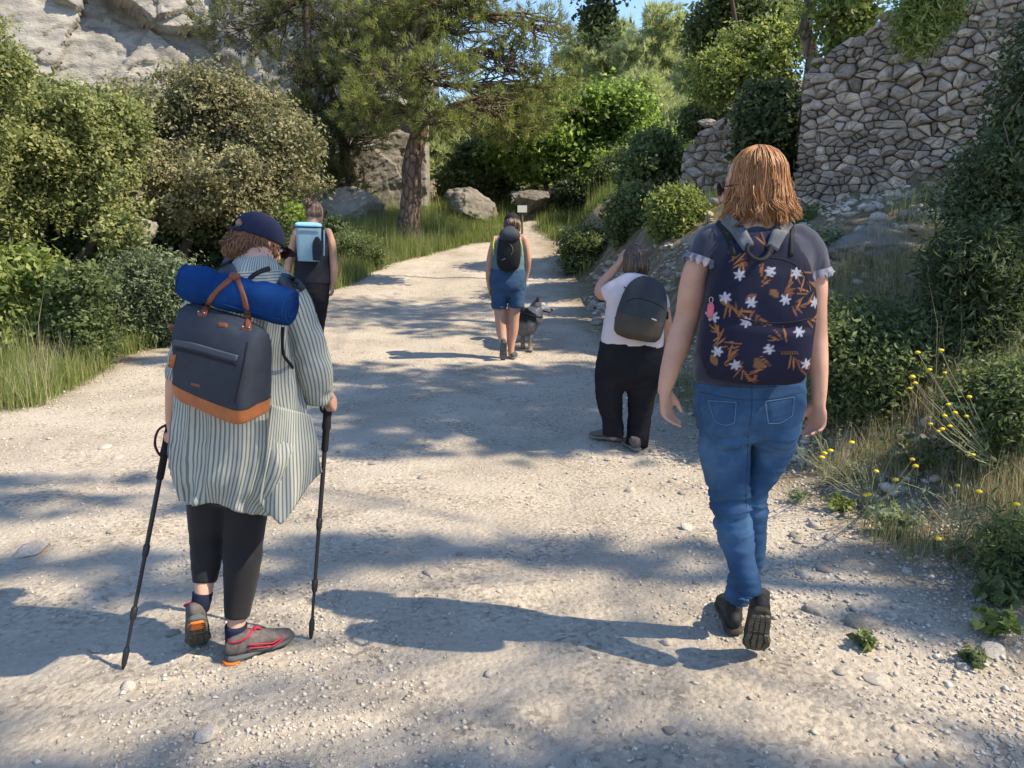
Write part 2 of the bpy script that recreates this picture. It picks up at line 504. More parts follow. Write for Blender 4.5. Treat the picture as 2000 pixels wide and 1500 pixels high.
# ================================================================== rock faces, walls, stones
def cliff(name, A, B, zlo, zhi, nu, nv, seed, label, mat, amp=1.0, back=3.0, lean=0.15, top=None):
    """a rock face standing on the line A-B: a displaced sheet closed behind by its own top and back"""
    A = np.array(A, float); B = np.array(B, float)
    t = (B - A); Ln = np.linalg.norm(t); t = t / Ln
    n = np.array((t[1], -t[0]))
    if n[1] > 0: n = -n                       # towards the track
    u = np.linspace(0, Ln, nu); v = np.linspace(0, 1, nv)
    U, W = np.meshgrid(u, v)
    H = zhi - zlo
    Zt = zlo + W * H
    if top is not None:
        tp = np.interp(U / Ln, np.linspace(0, 1, len(top)), top)
        Zt = zlo + W * H * tp
    P = np.stack([U.ravel(), Zt.ravel(), np.zeros(U.size)], 1)
    rc = np.random.default_rng(seed)
    W2 = P[:, :2] + 0.25 * np.stack([fbm(P, 0.9, 3, seed + 1), fbm(P, 0.9, 3, seed + 2)], 1)
    d = 0.5 * fbm(P * np.array((1, 1.2, 1)), 0.22, 3, seed)
    # slabs broken along joints: every block has its own set-back and tilt
    for cnt, off_, tl_, an in ((26, 0.26, 0.07, (1.0, 0.55)), (150, 0.09, 0.10, (0.8, 1.4)), (1100, 0.035, 0.12, (0.7, 1.7))):
        S_ = np.stack([rc.uniform(-1, Ln + 1, cnt), rc.uniform(zlo - 1, zhi + 1, cnt)], 1)
        ca, sa = math.cos(0.45), math.sin(0.45)
        Rt = np.array(((ca, sa), (-sa, ca))) * np.array(an)[:, None]
        A2 = W2 @ Rt.T; B2 = S_ @ Rt.T
        near = np.empty(len(A2), int)
        for s0 in range(0, len(A2), 4000):
            near[s0:s0 + 4000] = ((A2[s0:s0 + 4000, None, :] - B2[None]) ** 2).sum(2).argmin(1)
        o_ = rc.uniform(-1, 1, cnt) * off_; t_ = rc.normal(0, tl_, (cnt, 2))
        rel = W2 - S_[near]
        d += o_[near] + (rel * t_[near]).sum(1)
    d += 0.08 * fbm(P, 3.0, 5, seed + 3) + 0.025 * fbm(P, 12, 3, seed + 4)
    # hollows eaten into the face
    hol = fbm(P * np.array((0.8, 1.6, 1)), 0.5, 2, seed + 12)
    d -= 0.3 * sstep(0.45, 0.6, hol)
    d = d * amp
    edge = np.minimum(U.ravel() / Ln, 1 - U.ravel() / Ln)
    roll = np.clip(1 - edge / 0.06, 0, 1) ** 2 * back * 0.5 + np.clip((W.ravel() - 0.86) / 0.14, 0, 1) ** 2 * 1.0
    off = d - roll - lean * (Zt.ravel() - zlo)
    X = A[0] + t[0] * U.ravel() + n[0] * off
    Y = A[1] + t[1] * U.ravel() + n[1] * off
    V = np.stack([X, Y, Zt.ravel()], 1)
    idx = np.arange(nu * nv).reshape(nv, nu)
    F = [np.stack([idx[:-1, :-1].ravel(), idx[:-1, 1:].ravel(), idx[1:, 1:].ravel(), idx[1:, :-1].ravel()], 1)]
    # back rows close the body
    top_row = V[idx[-1]]; bk = top_row - np.array((n[0], n[1], 0)) * back; bk2 = bk.copy(); bk2[:, 2] = zlo - 0.5
    o1 = len(V); V = np.vstack([V, bk, bk2])
    a = idx[-1]; b_ = o1 + np.arange(nu); c_ = o1 + nu + np.arange(nu)
    F.append(np.stack([a[:-1], a[1:], b_[1:], b_[:-1]], 1)); F.append(np.stack([b_[:-1], b_[1:], c_[1:], c_[:-1]], 1))
    me = mesh_np(name, V, F, smooth=False)
    o = put(name, me, mat)
    return tag(o, label, 'cliff')

cliff('rock_cliff', (-26, 17.5), (-8.0, 27.5), 1.5, 13.5, 300, 200, 41,
      'tall sunlit grey limestone cliff rising above the oaks at upper left', MAT_CLIFF, 1.0)
cliff('rock_cliff', (-10.2, 26.2), (-4.2, 25.0), 2.0, 12.5, 120, 150, 57,
      'darker limestone cliff face behind the pine branches left of centre', MAT_CLIFF, 0.8)
cliff('rock_outcrop', (-5.6, 20.9), (-2.15, 21.6), 1.2, 5.2, 150, 150, 63,
      'pale rock outcrop standing right behind the big pine trunk', MAT_BOULD, 0.35, 1.5, 0.05, (0.5, 0.55, 0.8, 1.0, 1.0, 0.9))

def boulder(px, py, Y, rx, rz, seed, label, sub=5, ry=None, mat=None, name='boulder', group=None, rot=None):
    c = at(px, py, Y); k = mpp(Y)
    V, F = rock_verts(sub, seed, 16, 0.20, 1.9, 0.42)
    V = V * (1 - 0.09 * np.exp(-(fbm(V + seed, 1.7, 3, seed + 4) / 0.05) ** 2))[:, None]
    V = V + 0.05 * np.stack([fbm(V + q, 5, 4, seed + q) for q in range(3)], 1)
    V = V * np.array((rx * k, (ry or rx) * k, rz * k))
    if rot: 
        R = np.array(Euler(rot).to_matrix()); V = V @ R.T
    me = mesh_np(name, V, F)
    o = put(name, me, mat or MAT_BOULD)
    o.location = c
    tag(o, label, 'boulder', group)
    return o
boulder(925, 402, 21.8, 56, 40, 3, 'grey angular boulder behind the grass right of the pine', rot=(0.2, 0.05, 0.6))
boulder(1035, 396, 22.3, 42, 36, 8, 'dark dome shaped boulder beneath the multi stemmed trees')
boulder(1090, 392, 22.8, 28, 28, 12, 'lighter grey boulder touching the dome shaped one', sub=4)
boulder(700, 402, 20.3, 80, 40, 15, 'long pale boulder lying left of the pine trunk', rot=(0, 0.2, 0.2))
boulder(620, 330, 21.0, 60, 60, 18, 'shaded grey boulder under the dark pine branches')
boulder(262, 470, 10.4, 60, 46, 21, 'grey blue boulder in shade under the left oaks', rot=(0, -0.3, 0))
boulder(340, 430, 12.6, 45, 40, 24, 'small grey boulder behind the oak stems', sub=4)
boulder(1165, 400, 23.5, 30, 18, 27, 'flat pale slab behind the right hand grass', sub=4)
boulder(1240, 385, 24.0, 26, 16, 28, 'small pale rock on the slope beyond the track end', sub=4)
boulder(800, 350, 23.0, 46, 100, 33, 'upright sunlit rock pillar beside the pine trunk', ry=40)
# rock of the right bank
boulder(1720, 480, 6.6, 120, 45, 36, 'broad shaded bedrock ledge below the dry stone wall', ry=90, rot=(0, -0.12, 0.3))
boulder(1440, 520, 7.4, 62, 50, 39, 'grey bedrock hump on the bank behind the right hand walker', ry=60)
boulder(1370, 470, 9.2, 40, 34, 44, 'rounded grey rock on the bank crest above the rubble', sub=4)
boulder(1620, 650, 5.2, 80, 45, 46, 'low grey rock in the shaded scrub of the right bank', ry=70)
boulder(1880, 525, 5.2, 80, 40, 48, 'pinkish broken rock step in the right bank', ry=60)

# ------------------------------------------------------------------ dry stone walls
def voronoi(pts, bounds, k=22):
    x0, x1, y0, y1 = bounds
    out = []
    for i, p in enumerate(pts):
        poly = [np.array((x0, y0)), np.array((x1, y0)), np.array((x1, y1)), np.array((x0, y1))]
        d = ((pts - p) ** 2).sum(1)
        for j in np.argsort(d)[1:k]:
            q = pts[j]; m = (p + q) / 2; n = q - p; new = []
            for a in range(len(poly)):
                A_, B_ = poly[a], poly[(a + 1) % len(poly)]
                da, db = (A_ - m) @ n, (B_ - m) @ n
                if da <= 0: new.append(A_)
                if da * db < 0: new.append(A_ + (B_ - A_) * da / (da - db))
            poly = new
            if len(poly) < 3: break
        if len(poly) >= 3: out.append((p, np.array(poly)))
    return out

def stone_mesh(poly, depth, r, to3d):
    """one bulging wall stone with a broken, chamfered face"""
    c = poly.mean(0)
    # rounder, slightly irregular outline
    pts = []
    for a in range(len(poly)):
        A_, B_ = poly[a], poly[(a + 1) % len(poly)]
        if np.linalg.norm(B_ - A_) > 0.02: pts.append(A_ * 0.88 + B_ * 0.12); pts.append(A_ * 0.12 + B_ * 0.88)
        else: pts.append((A_ + B_) / 2)
    pts = np.array(pts)
    sz = math.sqrt(abs(np.sum(poly[:, 0] * np.roll(poly[:, 1], -1) - np.roll(poly[:, 0], -1) * poly[:, 1])) / 2)
    g = max(0.90, 1 - 0.006 / max(sz, .02))
    pts = c + (pts - c) * g * r.uniform(0.90, 1.05, (len(pts), 1))
    n = len(pts)
    tilt = r.uniform(-0.55, 0.55, 2); lift = r.uniform(-0.02, 0.035)
    V = []
    for s, d in ((0.98, -0.10), (1.03, depth * 0.25), (0.80, depth * 0.95), (0.42, depth * 1.15)):
        q = c + (pts - c) * s
        dd = d + ((q - c) @ tilt + lift) * (1 if d > 0 else 0) + (r.uniform(-0.3, 0.2, n) * depth if d > 0 else 0)
        V += [to3d(a, b) for a, b in zip(q, np.broadcast_to(dd, (n,)))]
    V.append(to3d(c + r.uniform(-.01, .01, 2), depth * r.uniform(0.9, 1.4) + lift))
    F = []
    for k in range(3):
        for a in range(n):
            b = (a + 1) % n
            F.append((k * n + a, k * n + b, (k + 1) * n + b, (k + 1) * n + a))
    for a in range(n): F.append((3 * n + a, 3 * n + (a + 1) % n, 4 * n))
    return V, F

def stone_wall(A, B, zb, zt_fn, size, seed, label, limit=300, shear=0.30, lean=0.12, vis=None):
    A = np.array(A, float); B = np.array(B, float)
    t = B - A; Ln = np.linalg.norm(t); t /= Ln
    n = np.array((t[1], -t[0]))
    if n[1] > 0: n = -n
    base = empty('dry_stone_wall', (A[0], A[1], zb), label, 'wall')
    r = np.random.default_rng(seed)
    H = max(zt_fn(u) for u in np.linspace(0, Ln, 30)) - zb + 0.1
    def to3d(p, d):
        off = n * (d - lean * (p[1]))
        return (A[0] + t[0] * p[0] + off[0], A[1] + t[1] * p[0] + off[1], zb + p[1])
    # points: rows with jitter, stretched along the wall and tilted
    pts = []
    y = 0.0
    while y < H:
        h = size * r.uniform(0.42, 1.05); x = -size - 0.45 + r.uniform(0, size)
        while x < Ln + size:
            w = size * math.exp(r.normal(0.0, 0.55))
            yy = y + r.normal(0, 0.34) * h + shear * 0 
            pts.append((x, yy)); x += w
        y += h
    pts = np.array(pts)
    # work in a sheared frame so that stones lie slightly tilted
    S = np.array(((1, 0), (shear, 1.62)))
    sp = np.stack([pts[:, 0], (pts[:, 1] - shear * 0.6 * np.sin(pts[:, 0] * 1.7) * 0.3) * 1.62 - shear * pts[:, 0] * 0.0], 1)
    sp[:, 0] += 0.35 * pts[:, 1] * shear
    cells = voronoi(sp, (-0.03, Ln + 0.03, -size, H * 1.62 + size))
    stones = []
    for p, poly in cells:
        q = poly.copy(); q[:, 1] /= 1.62
        c = q.mean(0)
        if c[0] < 0 or c[0] > Ln or c[1] < -0.05 or len(q) < 3: continue
        if c[1] > zt_fn(c[0]) - zb + r.uniform(-0.05, 0.03): continue
        area = abs(np.sum(q[:, 0] * np.roll(q[:, 1], -1) - np.roll(q[:, 0], -1) * q[:, 1])) / 2
        stones.append((c, q, area))
    def score(s):
        P = np.array(to3d(s[0], 0)); 
        dist = P[1]
        px = 1000 + P[0] / (P[1] * 0.98) * 1500
        pyv = (P[2] - CAM_H) / P[1]
        inside = (px < 2010) and (pyv < 0.29)
        return -(math.sqrt(s[2]) / dist) + (0 if inside else 100)
    stones.sort(key=score)
    bulkV, bulkF = [], []
    for k, (c, q, area) in enumerate(stones):
        dep = min(0.12, 0.36 * math.sqrt(area)) * r.uniform(0.6, 1.5)
        Vv, Ff = stone_mesh(q, dep, r, to3d)
        if k < limit:
            Vv = np.array(Vv); org = Vv.mean(0)
            me = mesh_np('stone', Vv - org, Ff)
            o = put('stone', me, MAT_WALL, base, False)
            o.location = org - np.array(base.location)
        else:
            o0 = len(bulkV); bulkV += Vv; bulkF += [tuple(i + o0 for i in f) for f in Ff]
    if bulkV:
        tag(put('wall_stones', mesh_np('wall_stones', np.array(bulkV), bulkF), MAT_WALL, base), kind='stuff')
    # earth and rubble core behind the stones
    us = np.linspace(0, Ln, 40); V = []; F = []
    for u in us:
        ht = max(0.1, zt_fn(u) - zb - 0.05)
        V += [to3d((u, -0.3), -0.04), to3d((u, ht), -0.04), to3d((u, ht), -0.5), to3d((u, -0.3), -0.5)]
    for k in range(len(us) - 1):
        a = k * 4; b = a + 4
        F += [(a, b, b + 1, a + 1), (a + 1, b + 1, b + 2, a + 2), (a + 2, b + 2, b + 3, a + 3)]
    F += [(0, 1, 2, 3), tuple(len(V) - 4 + q for q in (3, 2, 1, 0))]
    put('core', mesh_np('core', np.array(V), F), M('wall core earth', (0.15, 0.125, 0.10), 0.95, 0.3, 6, 0.6, 40, bdist=0.02), base)
    return base

WL = float(np.linalg.norm(WALL_B - WALL_A))
def top1(u): return float(np.interp(u / WL, [0, 0.03, 0.07, 0.2, 0.35, 0.6, 1.0], [3.12, 3.38, 3.52, 3.75, 4.08, 4.35, 4.3])) + 0.04 * math.sin(u * 9)
stone_wall(WALL_A, WALL_B, 1.62, top1, 0.112, 5, 'tall dry stone retaining wall on the upper right bank')
W2 = float(np.linalg.norm(WALL2_B - WALL2_A))
def top2(u): return float(np.interp(u / W2, [0, 0.15, 0.4, 1.0], [2.9, 3.5, 3.85, 3.9])) + 0.05 * math.sin(u * 7)
stone_wall(WALL2_A, WALL2_B, 2.05, top2, 0.21, 9, 'smaller dry stone wall farther back left of the tall wall', limit=110, lean=0.25)

# ------------------------------------------------------------------ single stones
RK = []
for s in range(14):
    V_, F_ = rock_verts(2 if s < 7 else 3, 200 + s, 10, 0.12, 1.8, 0.55)
    RK.append(mesh_np('rock', V_, F_)); RK[-1].materials.append(MAT_LIME)
def rock(x, y, s, label, group, name='rock', flat=0.6, k=None, dz=0.25, mat=None):
    r = random
    o = bpy.data.objects.new(name, RK[r.randrange(7) if k is None else k]); COL.objects.link(o)
    sz = s * r.uniform(0.7, flat + 0.1)
    o.scale = (s * r.uniform(0.85, 1.3), s * r.uniform(0.75, 1.1), s * flat * r.uniform(0.8, 1.1))
    o.rotation_euler = (r.uniform(-.25, .25), r.uniform(-.25, .25), r.uniform(0, 6.28))
    o.location = (x, y, gz(x, y) + s * flat * dz)
    return tag(o, label, 'rock', group)
# rubble heap at the right of the track
rr = np.random.default_rng(31)
k = 0
while k < 150:
    px = rr.uniform(1150, 1400); py = rr.uniform(462, 640)
    if py > 625 - 0.45 * (px - 1150) + 20 or py < 500 - 0.16 * (px - 1150): continue
    h = hit(px, py); s = float(rr.uniform(4, 6) + 8 * rr.random() ** 2.5) * mpp(h[1])
    rock(float(h[0]), float(h[1]), s, 'angular pale stone in the rubble heap on the right edge of the track', 'stones of the rubble heap', 'rubble_stone', 0.75); k += 1
for k in range(120):
    px = rr.uniform(1380, 1900); py = rr.uniform(400, 620)
    h = hit(px, py); s = float(rr.uniform(5, 9) + 16 * rr.random() ** 2.5) * mpp(h[1])
    rock(float(h[0]), float(h[1]), s, 'loose shaded limestone block lying on the scrubby right bank', 'blocks on the right bank', 'bank_stone', 0.75)
for k in range(60):                                 # scattered on the track
    Y = float(rr.uniform(1.9, 8)); x = float(rr.uniform(-0.66, 0.66) * Y)
    if x < xl_edge(Y) or x > xr_edge(Y): continue
    rock(x, Y, float(rr.uniform(0.016, 0.034)), 'small loose stone lying singly on the pale track', 'small stones scattered on the track', 'track_stone', 0.6)
for k in range(45):
    Y = float(rr.uniform(1.9, 7.0)); x = float(xr_edge(Y) - 0.55 + rr.normal(0, 0.38))
    rock(x, Y, float(rr.uniform(0.016, 0.04)), 'pale stone in the stony margin at the right of the track', 'stones of the right margin', 'margin_stone', 0.6)
SP = [(60, 1082, .085, 'flat pale slab half buried in the track at far left'),
      (205, 875, .05, 'white stone in the sunny patch left of the striped shirt'),
      (230, 895, .045, 'second white stone in the sunny patch left of the striped shirt, nearer'),
      (190, 1272, .035, 'angular stone just left of the left trekking pole tip'),
      (1228, 960, .05, 'flat pale stone in the sunlit middle of the track'),
      (635, 905, .06, 'pinkish stone beside the right trekking pole'),
      (1600, 1195, .055, 'bluish stone in the shadow band right of the walking shoes'),
      (1685, 1222, .07, 'large flat pale stone on the lower right margin'),
      (1655, 990, .07, 'long pale stone among the yellow flowers'),
      (1640, 985, .04, 'small stone left of the long pale one among the yellow flowers'),
      (1300, 1255, .03, 'grey stone in the shadow of the right walker'),
      (1940, 1280, .05, 'whitish stone beside the little green plant at lower right'),
      (1590, 1030, .045, 'cream stone at the foot of the dry grass'),
      (1710, 1330, .035, 'small grey stone near the lower right corner'),
      (1560, 1060, .03, 'pebble sized cream stone right of the denim leg'),
      (845, 1122, .035, 'reddish flat stone in the middle of the track'),
      (400, 1440, .045, 'grey angular stone at the bottom left'),
      (1140, 1495, .03, 'dark little stone at the bottom edge')]
for px, py, s, lb in SP:
    h = hit(px, py); rock(float(h[0]), float(h[1]), s, lb, None, 'stone', 0.45, k=7 + random.randrange(7), dz=0.2)
# ================================================================== vegetation
def tubes(paths, sides=5):
    """paths: list of (points (k,3), radii (k,)) -> V, F"""
    Vs, Fs, o = [], [], 0
    th = np.linspace(0, 2 * np.pi, sides, endpoint=False)
    for P, R in paths:
        P = np.asarray(P, float); R = np.asarray(R, float); k = len(P)
        T = np.gradient(P, axis=0); T /= np.linalg.norm(T, axis=1)[:, None] + 1e-9
        ref = np.array((0.3, 0.9, 0.1)) if abs(T[0, 2]) > 0.7 else np.array((0.1, 0.2, 0.97))
        S = np.cross(T, ref); S /= np.linalg.norm(S, axis=1)[:, None] + 1e-9
        N = np.cross(T, S)
        ring = P[:, None] + R[:, None, None] * (np.cos(th)[None, :, None] * S[:, None] + np.sin(th)[None, :, None] * N[:, None])
        Vs.append(ring.reshape(-1, 3))
        idx = np.arange(k * sides).reshape(k, sides) + o
        nx_ = np.roll(idx, -1, axis=1)
        Fs.append(np.stack([idx[:-1].ravel(), nx_[:-1].ravel(), nx_[1:].ravel(), idx[1:].ravel()], 1))
        o += k * sides
    return np.vstack(Vs), np.vstack(Fs)

def curve(a, b, r, n=6, bend=0.12, sag=0.0):
    a = np.asarray(a, float); b = np.asarray(b, float)
    t = np.linspace(0, 1, n)[:, None]
    L = np.linalg.norm(b - a)
    j = r.normal(0, bend * L, 3)
    P = a + (b - a) * t + np.sin(np.pi * t) * j
    P = P + (r.normal(0, bend * 0.22 * L, (n, 3)) * np.sin(np.pi * t))
    P[:, 2] -= sag * L * np.sin(np.pi * t[:, 0])
    return P

def clump_points(lobes, n, r, shell=0.5, gap=0.0, gapfreq=1.2, seed=0):
    L = np.array(lobes, float)
    w = (L[:, 3] * L[:, 4] + L[:, 3] * L[:, 5] + L[:, 4] * L[:, 5]); w /= w.sum()
    k = r.choice(len(L), n, p=w)
    D = r.normal(size=(n, 3)); D /= np.linalg.norm(D, axis=1)[:, None]
    rad = shell + (1 - shell) * r.random(n) ** 0.45
    rad *= 1 + 0.32 * fbm(D * 2.2 + k[:, None] * 3.7, 1.3, 3, seed + 3)
    C = L[k, :3] + D * rad[:, None] * L[k, 3:6]
    if gap > 0:
        g = fbm(C, gapfreq, 3, seed + 8)
        ok = g > (-0.6 + gap)
        C, D, k = C[ok], D[ok], k[ok]
    return C, D, k

def leaves(C, D, per, sigma, ln, wd, r, up=0.4, flat=0.5):
    """folded leaf quads (two triangles) around clump centres"""
    n = len(C) * per
    c = np.repeat(C, per, 0) + r.normal(0, 1, (n, 3)) * sigma * np.array((1, 1, 0.8))
    nn = np.repeat(D, per, 0) * flat + r.normal(0, 0.65, (n, 3)); nn[:, 2] += up
    nn /= np.linalg.norm(nn, axis=1)[:, None]
    a = np.cross(nn, r.normal(size=(n, 3))); a /= np.linalg.norm(a, axis=1)[:, None]
    b = np.cross(nn, a)
    s = r.uniform(0.45, 1.45, (n, 1))
    L_, W_ = ln * s, wd * s
    V = np.stack([c + a * L_ / 2, c + b * W_ / 2 - nn * W_ * 0.22, c - a * L_ / 2, c - b * W_ / 2 - nn * W_ * 0.22], 1).reshape(-1, 3)
    i = np.arange(n)[:, None] * 4
    F = np.concatenate([i + np.array((0, 1, 2)), i + np.array((0, 2, 3))], 1).reshape(-1, 3)
    tc = np.repeat(r.random(len(C)), per)
    tint = np.clip(0.55 * tc + 0.45 * r.random(n), 0, 1)
    return V, F, np.repeat(tint, 2)

def needles(C, D, per, ln, wd, r, spread=0.65, up=0.35):
    n = len(C) * per
    c = np.repeat(C, per, 0) + r.normal(0, 0.035, (n, 3))
    d = np.repeat(D, per, 0) + r.normal(0, spread, (n, 3)); d[:, 2] += up
    d /= np.linalg.norm(d, axis=1)[:, None]
    b = np.cross(d, r.normal(size=(n, 3))); b /= np.linalg.norm(b, axis=1)[:, None]
    L_ = ln * r.uniform(0.6, 1.2, (n, 1))
    V = np.stack([c - b * wd / 2, c + b * wd / 2, c + d * L_], 1).reshape(-1, 3)
    F = np.arange(n * 3).reshape(n, 3)
    tc = np.repeat(r.random(len(C)), per)
    return V, F, np.clip(0.6 * tc + 0.4 * r.random(n), 0, 1)

BARK = M('grey brown bark', (0.16, 0.125, 0.095), 0.95, 0.4, 6, 0.9, 26, bdist=0.03, stretch=(1, 1, 0.35))
BARKD = M('dark bark', (0.075, 0.058, 0.045), 0.95, 0.35, 6, 0.8, 26, bdist=0.02, stretch=(1, 1, 0.35))
TWIG = M('pale grey dead twig', (0.30, 0.26, 0.21), 0.9, 0.25, 10, 0.3, 60)

def pine_bark():
    m, nt, b = _nt('plated pine bark')
    co = objco(nt, (1, 1, 0.38))
    vo = nt.nodes.new('ShaderNodeTexVoronoi'); vo.feature = 'DISTANCE_TO_EDGE'; vo.inputs['Scale'].default_value = 9
    ns = noise_node(nt, 5, 5, 0.6, co)
    mxv = nt.nodes.new('ShaderNodeMix'); mxv.data_type = 'RGBA'; mxv.inputs['Factor'].default_value = 0.12
    nt.links.new(co, mxv.inputs['A']); nt.links.new(ns.outputs['Color'], mxv.inputs['B'])
    nt.links.new(mxv.outputs['Result'], vo.inputs['Vector'])
    r = ramp(nt, [(0.0, (0.04, 0.028, 0.02)), (0.12, (0.16, 0.105, 0.075)), (0.5, (0.26, 0.18, 0.135))])
    nt.links.new(vo.outputs['Distance'], r.inputs['Fac'])
    nt.links.new(r.outputs['Color'], b.inputs['Base Color'])
    b.inputs['Roughness'].default_value = 0.95
    bp = nt.nodes.new('ShaderNodeBump'); bp.inputs['Strength'].default_value = 1; bp.inputs['Distance'].default_value = 0.05
    nt.links.new(vo.outputs['Distance'], bp.inputs['Height']); nt.links.new(bp.outputs['Normal'], b.inputs['Normal'])
    return m
PINEBARK = pine_bark()

OAKL = leaf_mat('olive holm oak leaves', (0.09, 0.10, 0.045), (0.21, 0.205, 0.105), (0.40, 0.36, 0.21), 0.28)
OAKY = leaf_mat('yellow green oak leaves', (0.085, 0.115, 0.04), (0.22, 0.245, 0.09), (0.40, 0.41, 0.18), 0.36)
PINL = leaf_mat('yellow green pine needles', (0.08, 0.10, 0.035), (0.19, 0.215, 0.07), (0.35, 0.37, 0.13), 0.42)  # lighter, yellower needle colours for the big pine
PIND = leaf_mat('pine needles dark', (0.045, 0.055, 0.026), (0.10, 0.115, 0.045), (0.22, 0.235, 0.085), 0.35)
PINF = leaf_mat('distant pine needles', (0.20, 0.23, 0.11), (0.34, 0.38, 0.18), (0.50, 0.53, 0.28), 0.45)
BRDL = leaf_mat('bright broad leaves', (0.09, 0.135, 0.035), (0.20, 0.28, 0.075), (0.40, 0.48, 0.17), 0.6)
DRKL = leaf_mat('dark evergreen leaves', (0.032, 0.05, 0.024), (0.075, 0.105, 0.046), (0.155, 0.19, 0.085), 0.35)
MIDL = leaf_mat('mid green shrub leaves', (0.055, 0.08, 0.032), (0.125, 0.165, 0.065), (0.25, 0.29, 0.125), 0.4)
YELL = leaf_mat('fresh yellow green leaves', (0.10, 0.135, 0.035), (0.22, 0.27, 0.08), (0.40, 0.44, 0.16), 0.4)
GRYL = leaf_mat('grey green shrub leaves', (0.08, 0.11, 0.06), (0.16, 0.20, 0.11), (0.30, 0.34, 0.20), 0.3)

def px_lobes(L, Y, base):
    """lobes given where they stand: (px, py, rx_px, rz_px[, dY]) at distance Y -> local metres"""
    out = []
    for l in L:
        px, py, rx, rz = l[:4]; dy = l[4] if len(l) > 4 else 0.0
        c = at(px, py, Y + dy); k = mpp(Y + dy)
        ry = l[5] if len(l) > 5 else (rx + rz) / 2 * k
        out.append((c[0] - base[0], c[1] - base[1], c[2] - base[2], rx * k, ry, rz * k))
    return out

def plant(name, base, lobes, mat, label, cat, kind='leaf', n=900, per=30, sigma=0.10, ln=0.06, wd=0.035, seed=1, stems=None,
          gap=0.25, shell=0.45, trunk_r=0.12, bark=None, twigs=80, group=None, core=0.5, up=0.4, gapfreq=1.2, trunk_pts=None,
          twig_len=1.0, limb=0.3, shoots=0.16):
    r = np.random.default_rng(seed)
    base = np.asarray(base, float)
    # lumpy outline: smaller lobes bud from the main ones
    main = list(lobes); lobes = list(lobes)
    for l in main:
        for q in range(3):
            dd = r.normal(size=3); dd[2] = abs(dd[2]) * 0.7 - 0.1; dd /= np.linalg.norm(dd); f = r.uniform(0.28, 0.48)
            lobes.append((l[0] + dd[0] * l[3] * .85, l[1] + dd[1] * l[4] * .85, l[2] + dd[2] * l[5] * .85, l[3] * f, l[4] * f, l[5] * f))
    root = empty(name, base, label, cat, group)
    C, D, K = clump_points(lobes, n, r, shell, gap, gapfreq, seed)
    # young shoots standing out of the crown break its outline
    ns = int(n * shoots)
    if ns:
        Cs, Ds, Ks = clump_points(lobes, ns, r, 0.9, 0, 1, seed + 4)
        Lq = np.array(lobes)
        up_ = Ds.copy(); up_[:, 2] = np.abs(up_[:, 2]) * 0.6 + 0.4
        ext = r.uniform(0.02, 0.26, (ns, 1)) * np.minimum(Lq[Ks, 3:6].min(1), 0.9)[:, None] * 1.3
        C = np.vstack([C, Cs + up_ * ext]); D = np.vstack([D, up_]); K = np.concatenate([K, Ks])
    # warp the whole crown so that no lobe stays round
    wr_ = np.median(np.array(lobes)[:, 3:6]) 
    C = C + np.stack([fbm(C / wr_ + 11.3 * q_ + seed, 0.9, 3, seed + 60 + q_) for q_ in range(3)], 1) * wr_ * np.array((0.9, 0.9, 0.7))
    if kind == 'leaf':
        V, F, T = leaves(C, D, per, sigma, ln, wd, r, up)
    else:
        V, F, T = needles(C, D, per, ln, wd, r)
    if core:      # sparse larger leaves deep inside the crown, tinted darker as painted inner shade
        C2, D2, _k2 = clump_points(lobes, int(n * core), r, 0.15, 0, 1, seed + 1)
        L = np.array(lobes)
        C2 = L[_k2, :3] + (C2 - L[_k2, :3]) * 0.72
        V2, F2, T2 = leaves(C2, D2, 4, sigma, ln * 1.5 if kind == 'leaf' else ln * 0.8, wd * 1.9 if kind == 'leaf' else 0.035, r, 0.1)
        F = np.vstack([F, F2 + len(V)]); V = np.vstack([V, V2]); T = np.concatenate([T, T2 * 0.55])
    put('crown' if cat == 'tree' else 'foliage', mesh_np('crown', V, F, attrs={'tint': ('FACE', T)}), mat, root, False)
    # wood: trunk, a limb into every lobe, twigs to the clumps
    bark = bark or BARK
    Lb = np.array(main)
    if stems is None:
        cx = Lb[:, :3].mean(0); cx[2] *= 0.75
        stems = [[(0, 0, -0.15), tuple(cx * np.array((0.35, 0.35, 0.5))), tuple(cx)]]
    for st in stems:
        P = np.array(st, float)
        # resample smoothly
        tt = np.linspace(0, len(P) - 1, 14)
        Q = np.stack([np.interp(tt, np.arange(len(P)), P[:, q]) for q in range(3)], 1)
        Q[1:-1] += r.normal(0, 0.012 + trunk_r * 0.12, (12, 3)) * np.array((1, 1, 0.3))
        R = trunk_r * np.linspace(1.15, 0.42, 14); R[0] *= 1.35
        Vt, Ft = tubes([(Q, R)], 12)
        o = put('trunk' if cat == 'tree' else 'stem', mesh_np('trunk', Vt, Ft, True), bark, root, False)
    limbs, paths = [], []
    allst = np.vstack([np.array(s, float)[1:] for s in stems])
    for l in Lb:
        c = l[:3]
        below = allst[np.argmin(((allst - c) ** 2).sum(1) + 2.0 * np.clip(allst[:, 2] - c[2], 0, None) ** 2)]
        P = curve(below, c, r, 8, 0.10)
        limbs.append(P)
        paths.append((P, trunk_r * limb * np.linspace(1.2, 0.35, 8)))
    for q in r.choice(len(C), min(twigs, len(C)), replace=False):
        Lp = limbs[K[q] if K[q] < len(main) else (K[q] - len(main)) // 3]; s = Lp[r.integers(2, 8)]
        e = s + (C[q] - s) * twig_len * r.uniform(0.9, 1.12)
        P = curve(s, e, r, 5, 0.10)
        paths.append((P, max(0.006, trunk_r * 0.10) * np.linspace(1.0, 0.3, 5)))
    Vb, Fb = tubes(paths, 4)
    put('branches', mesh_np('branches', Vb, Fb, True), bark, root, False)
    return root

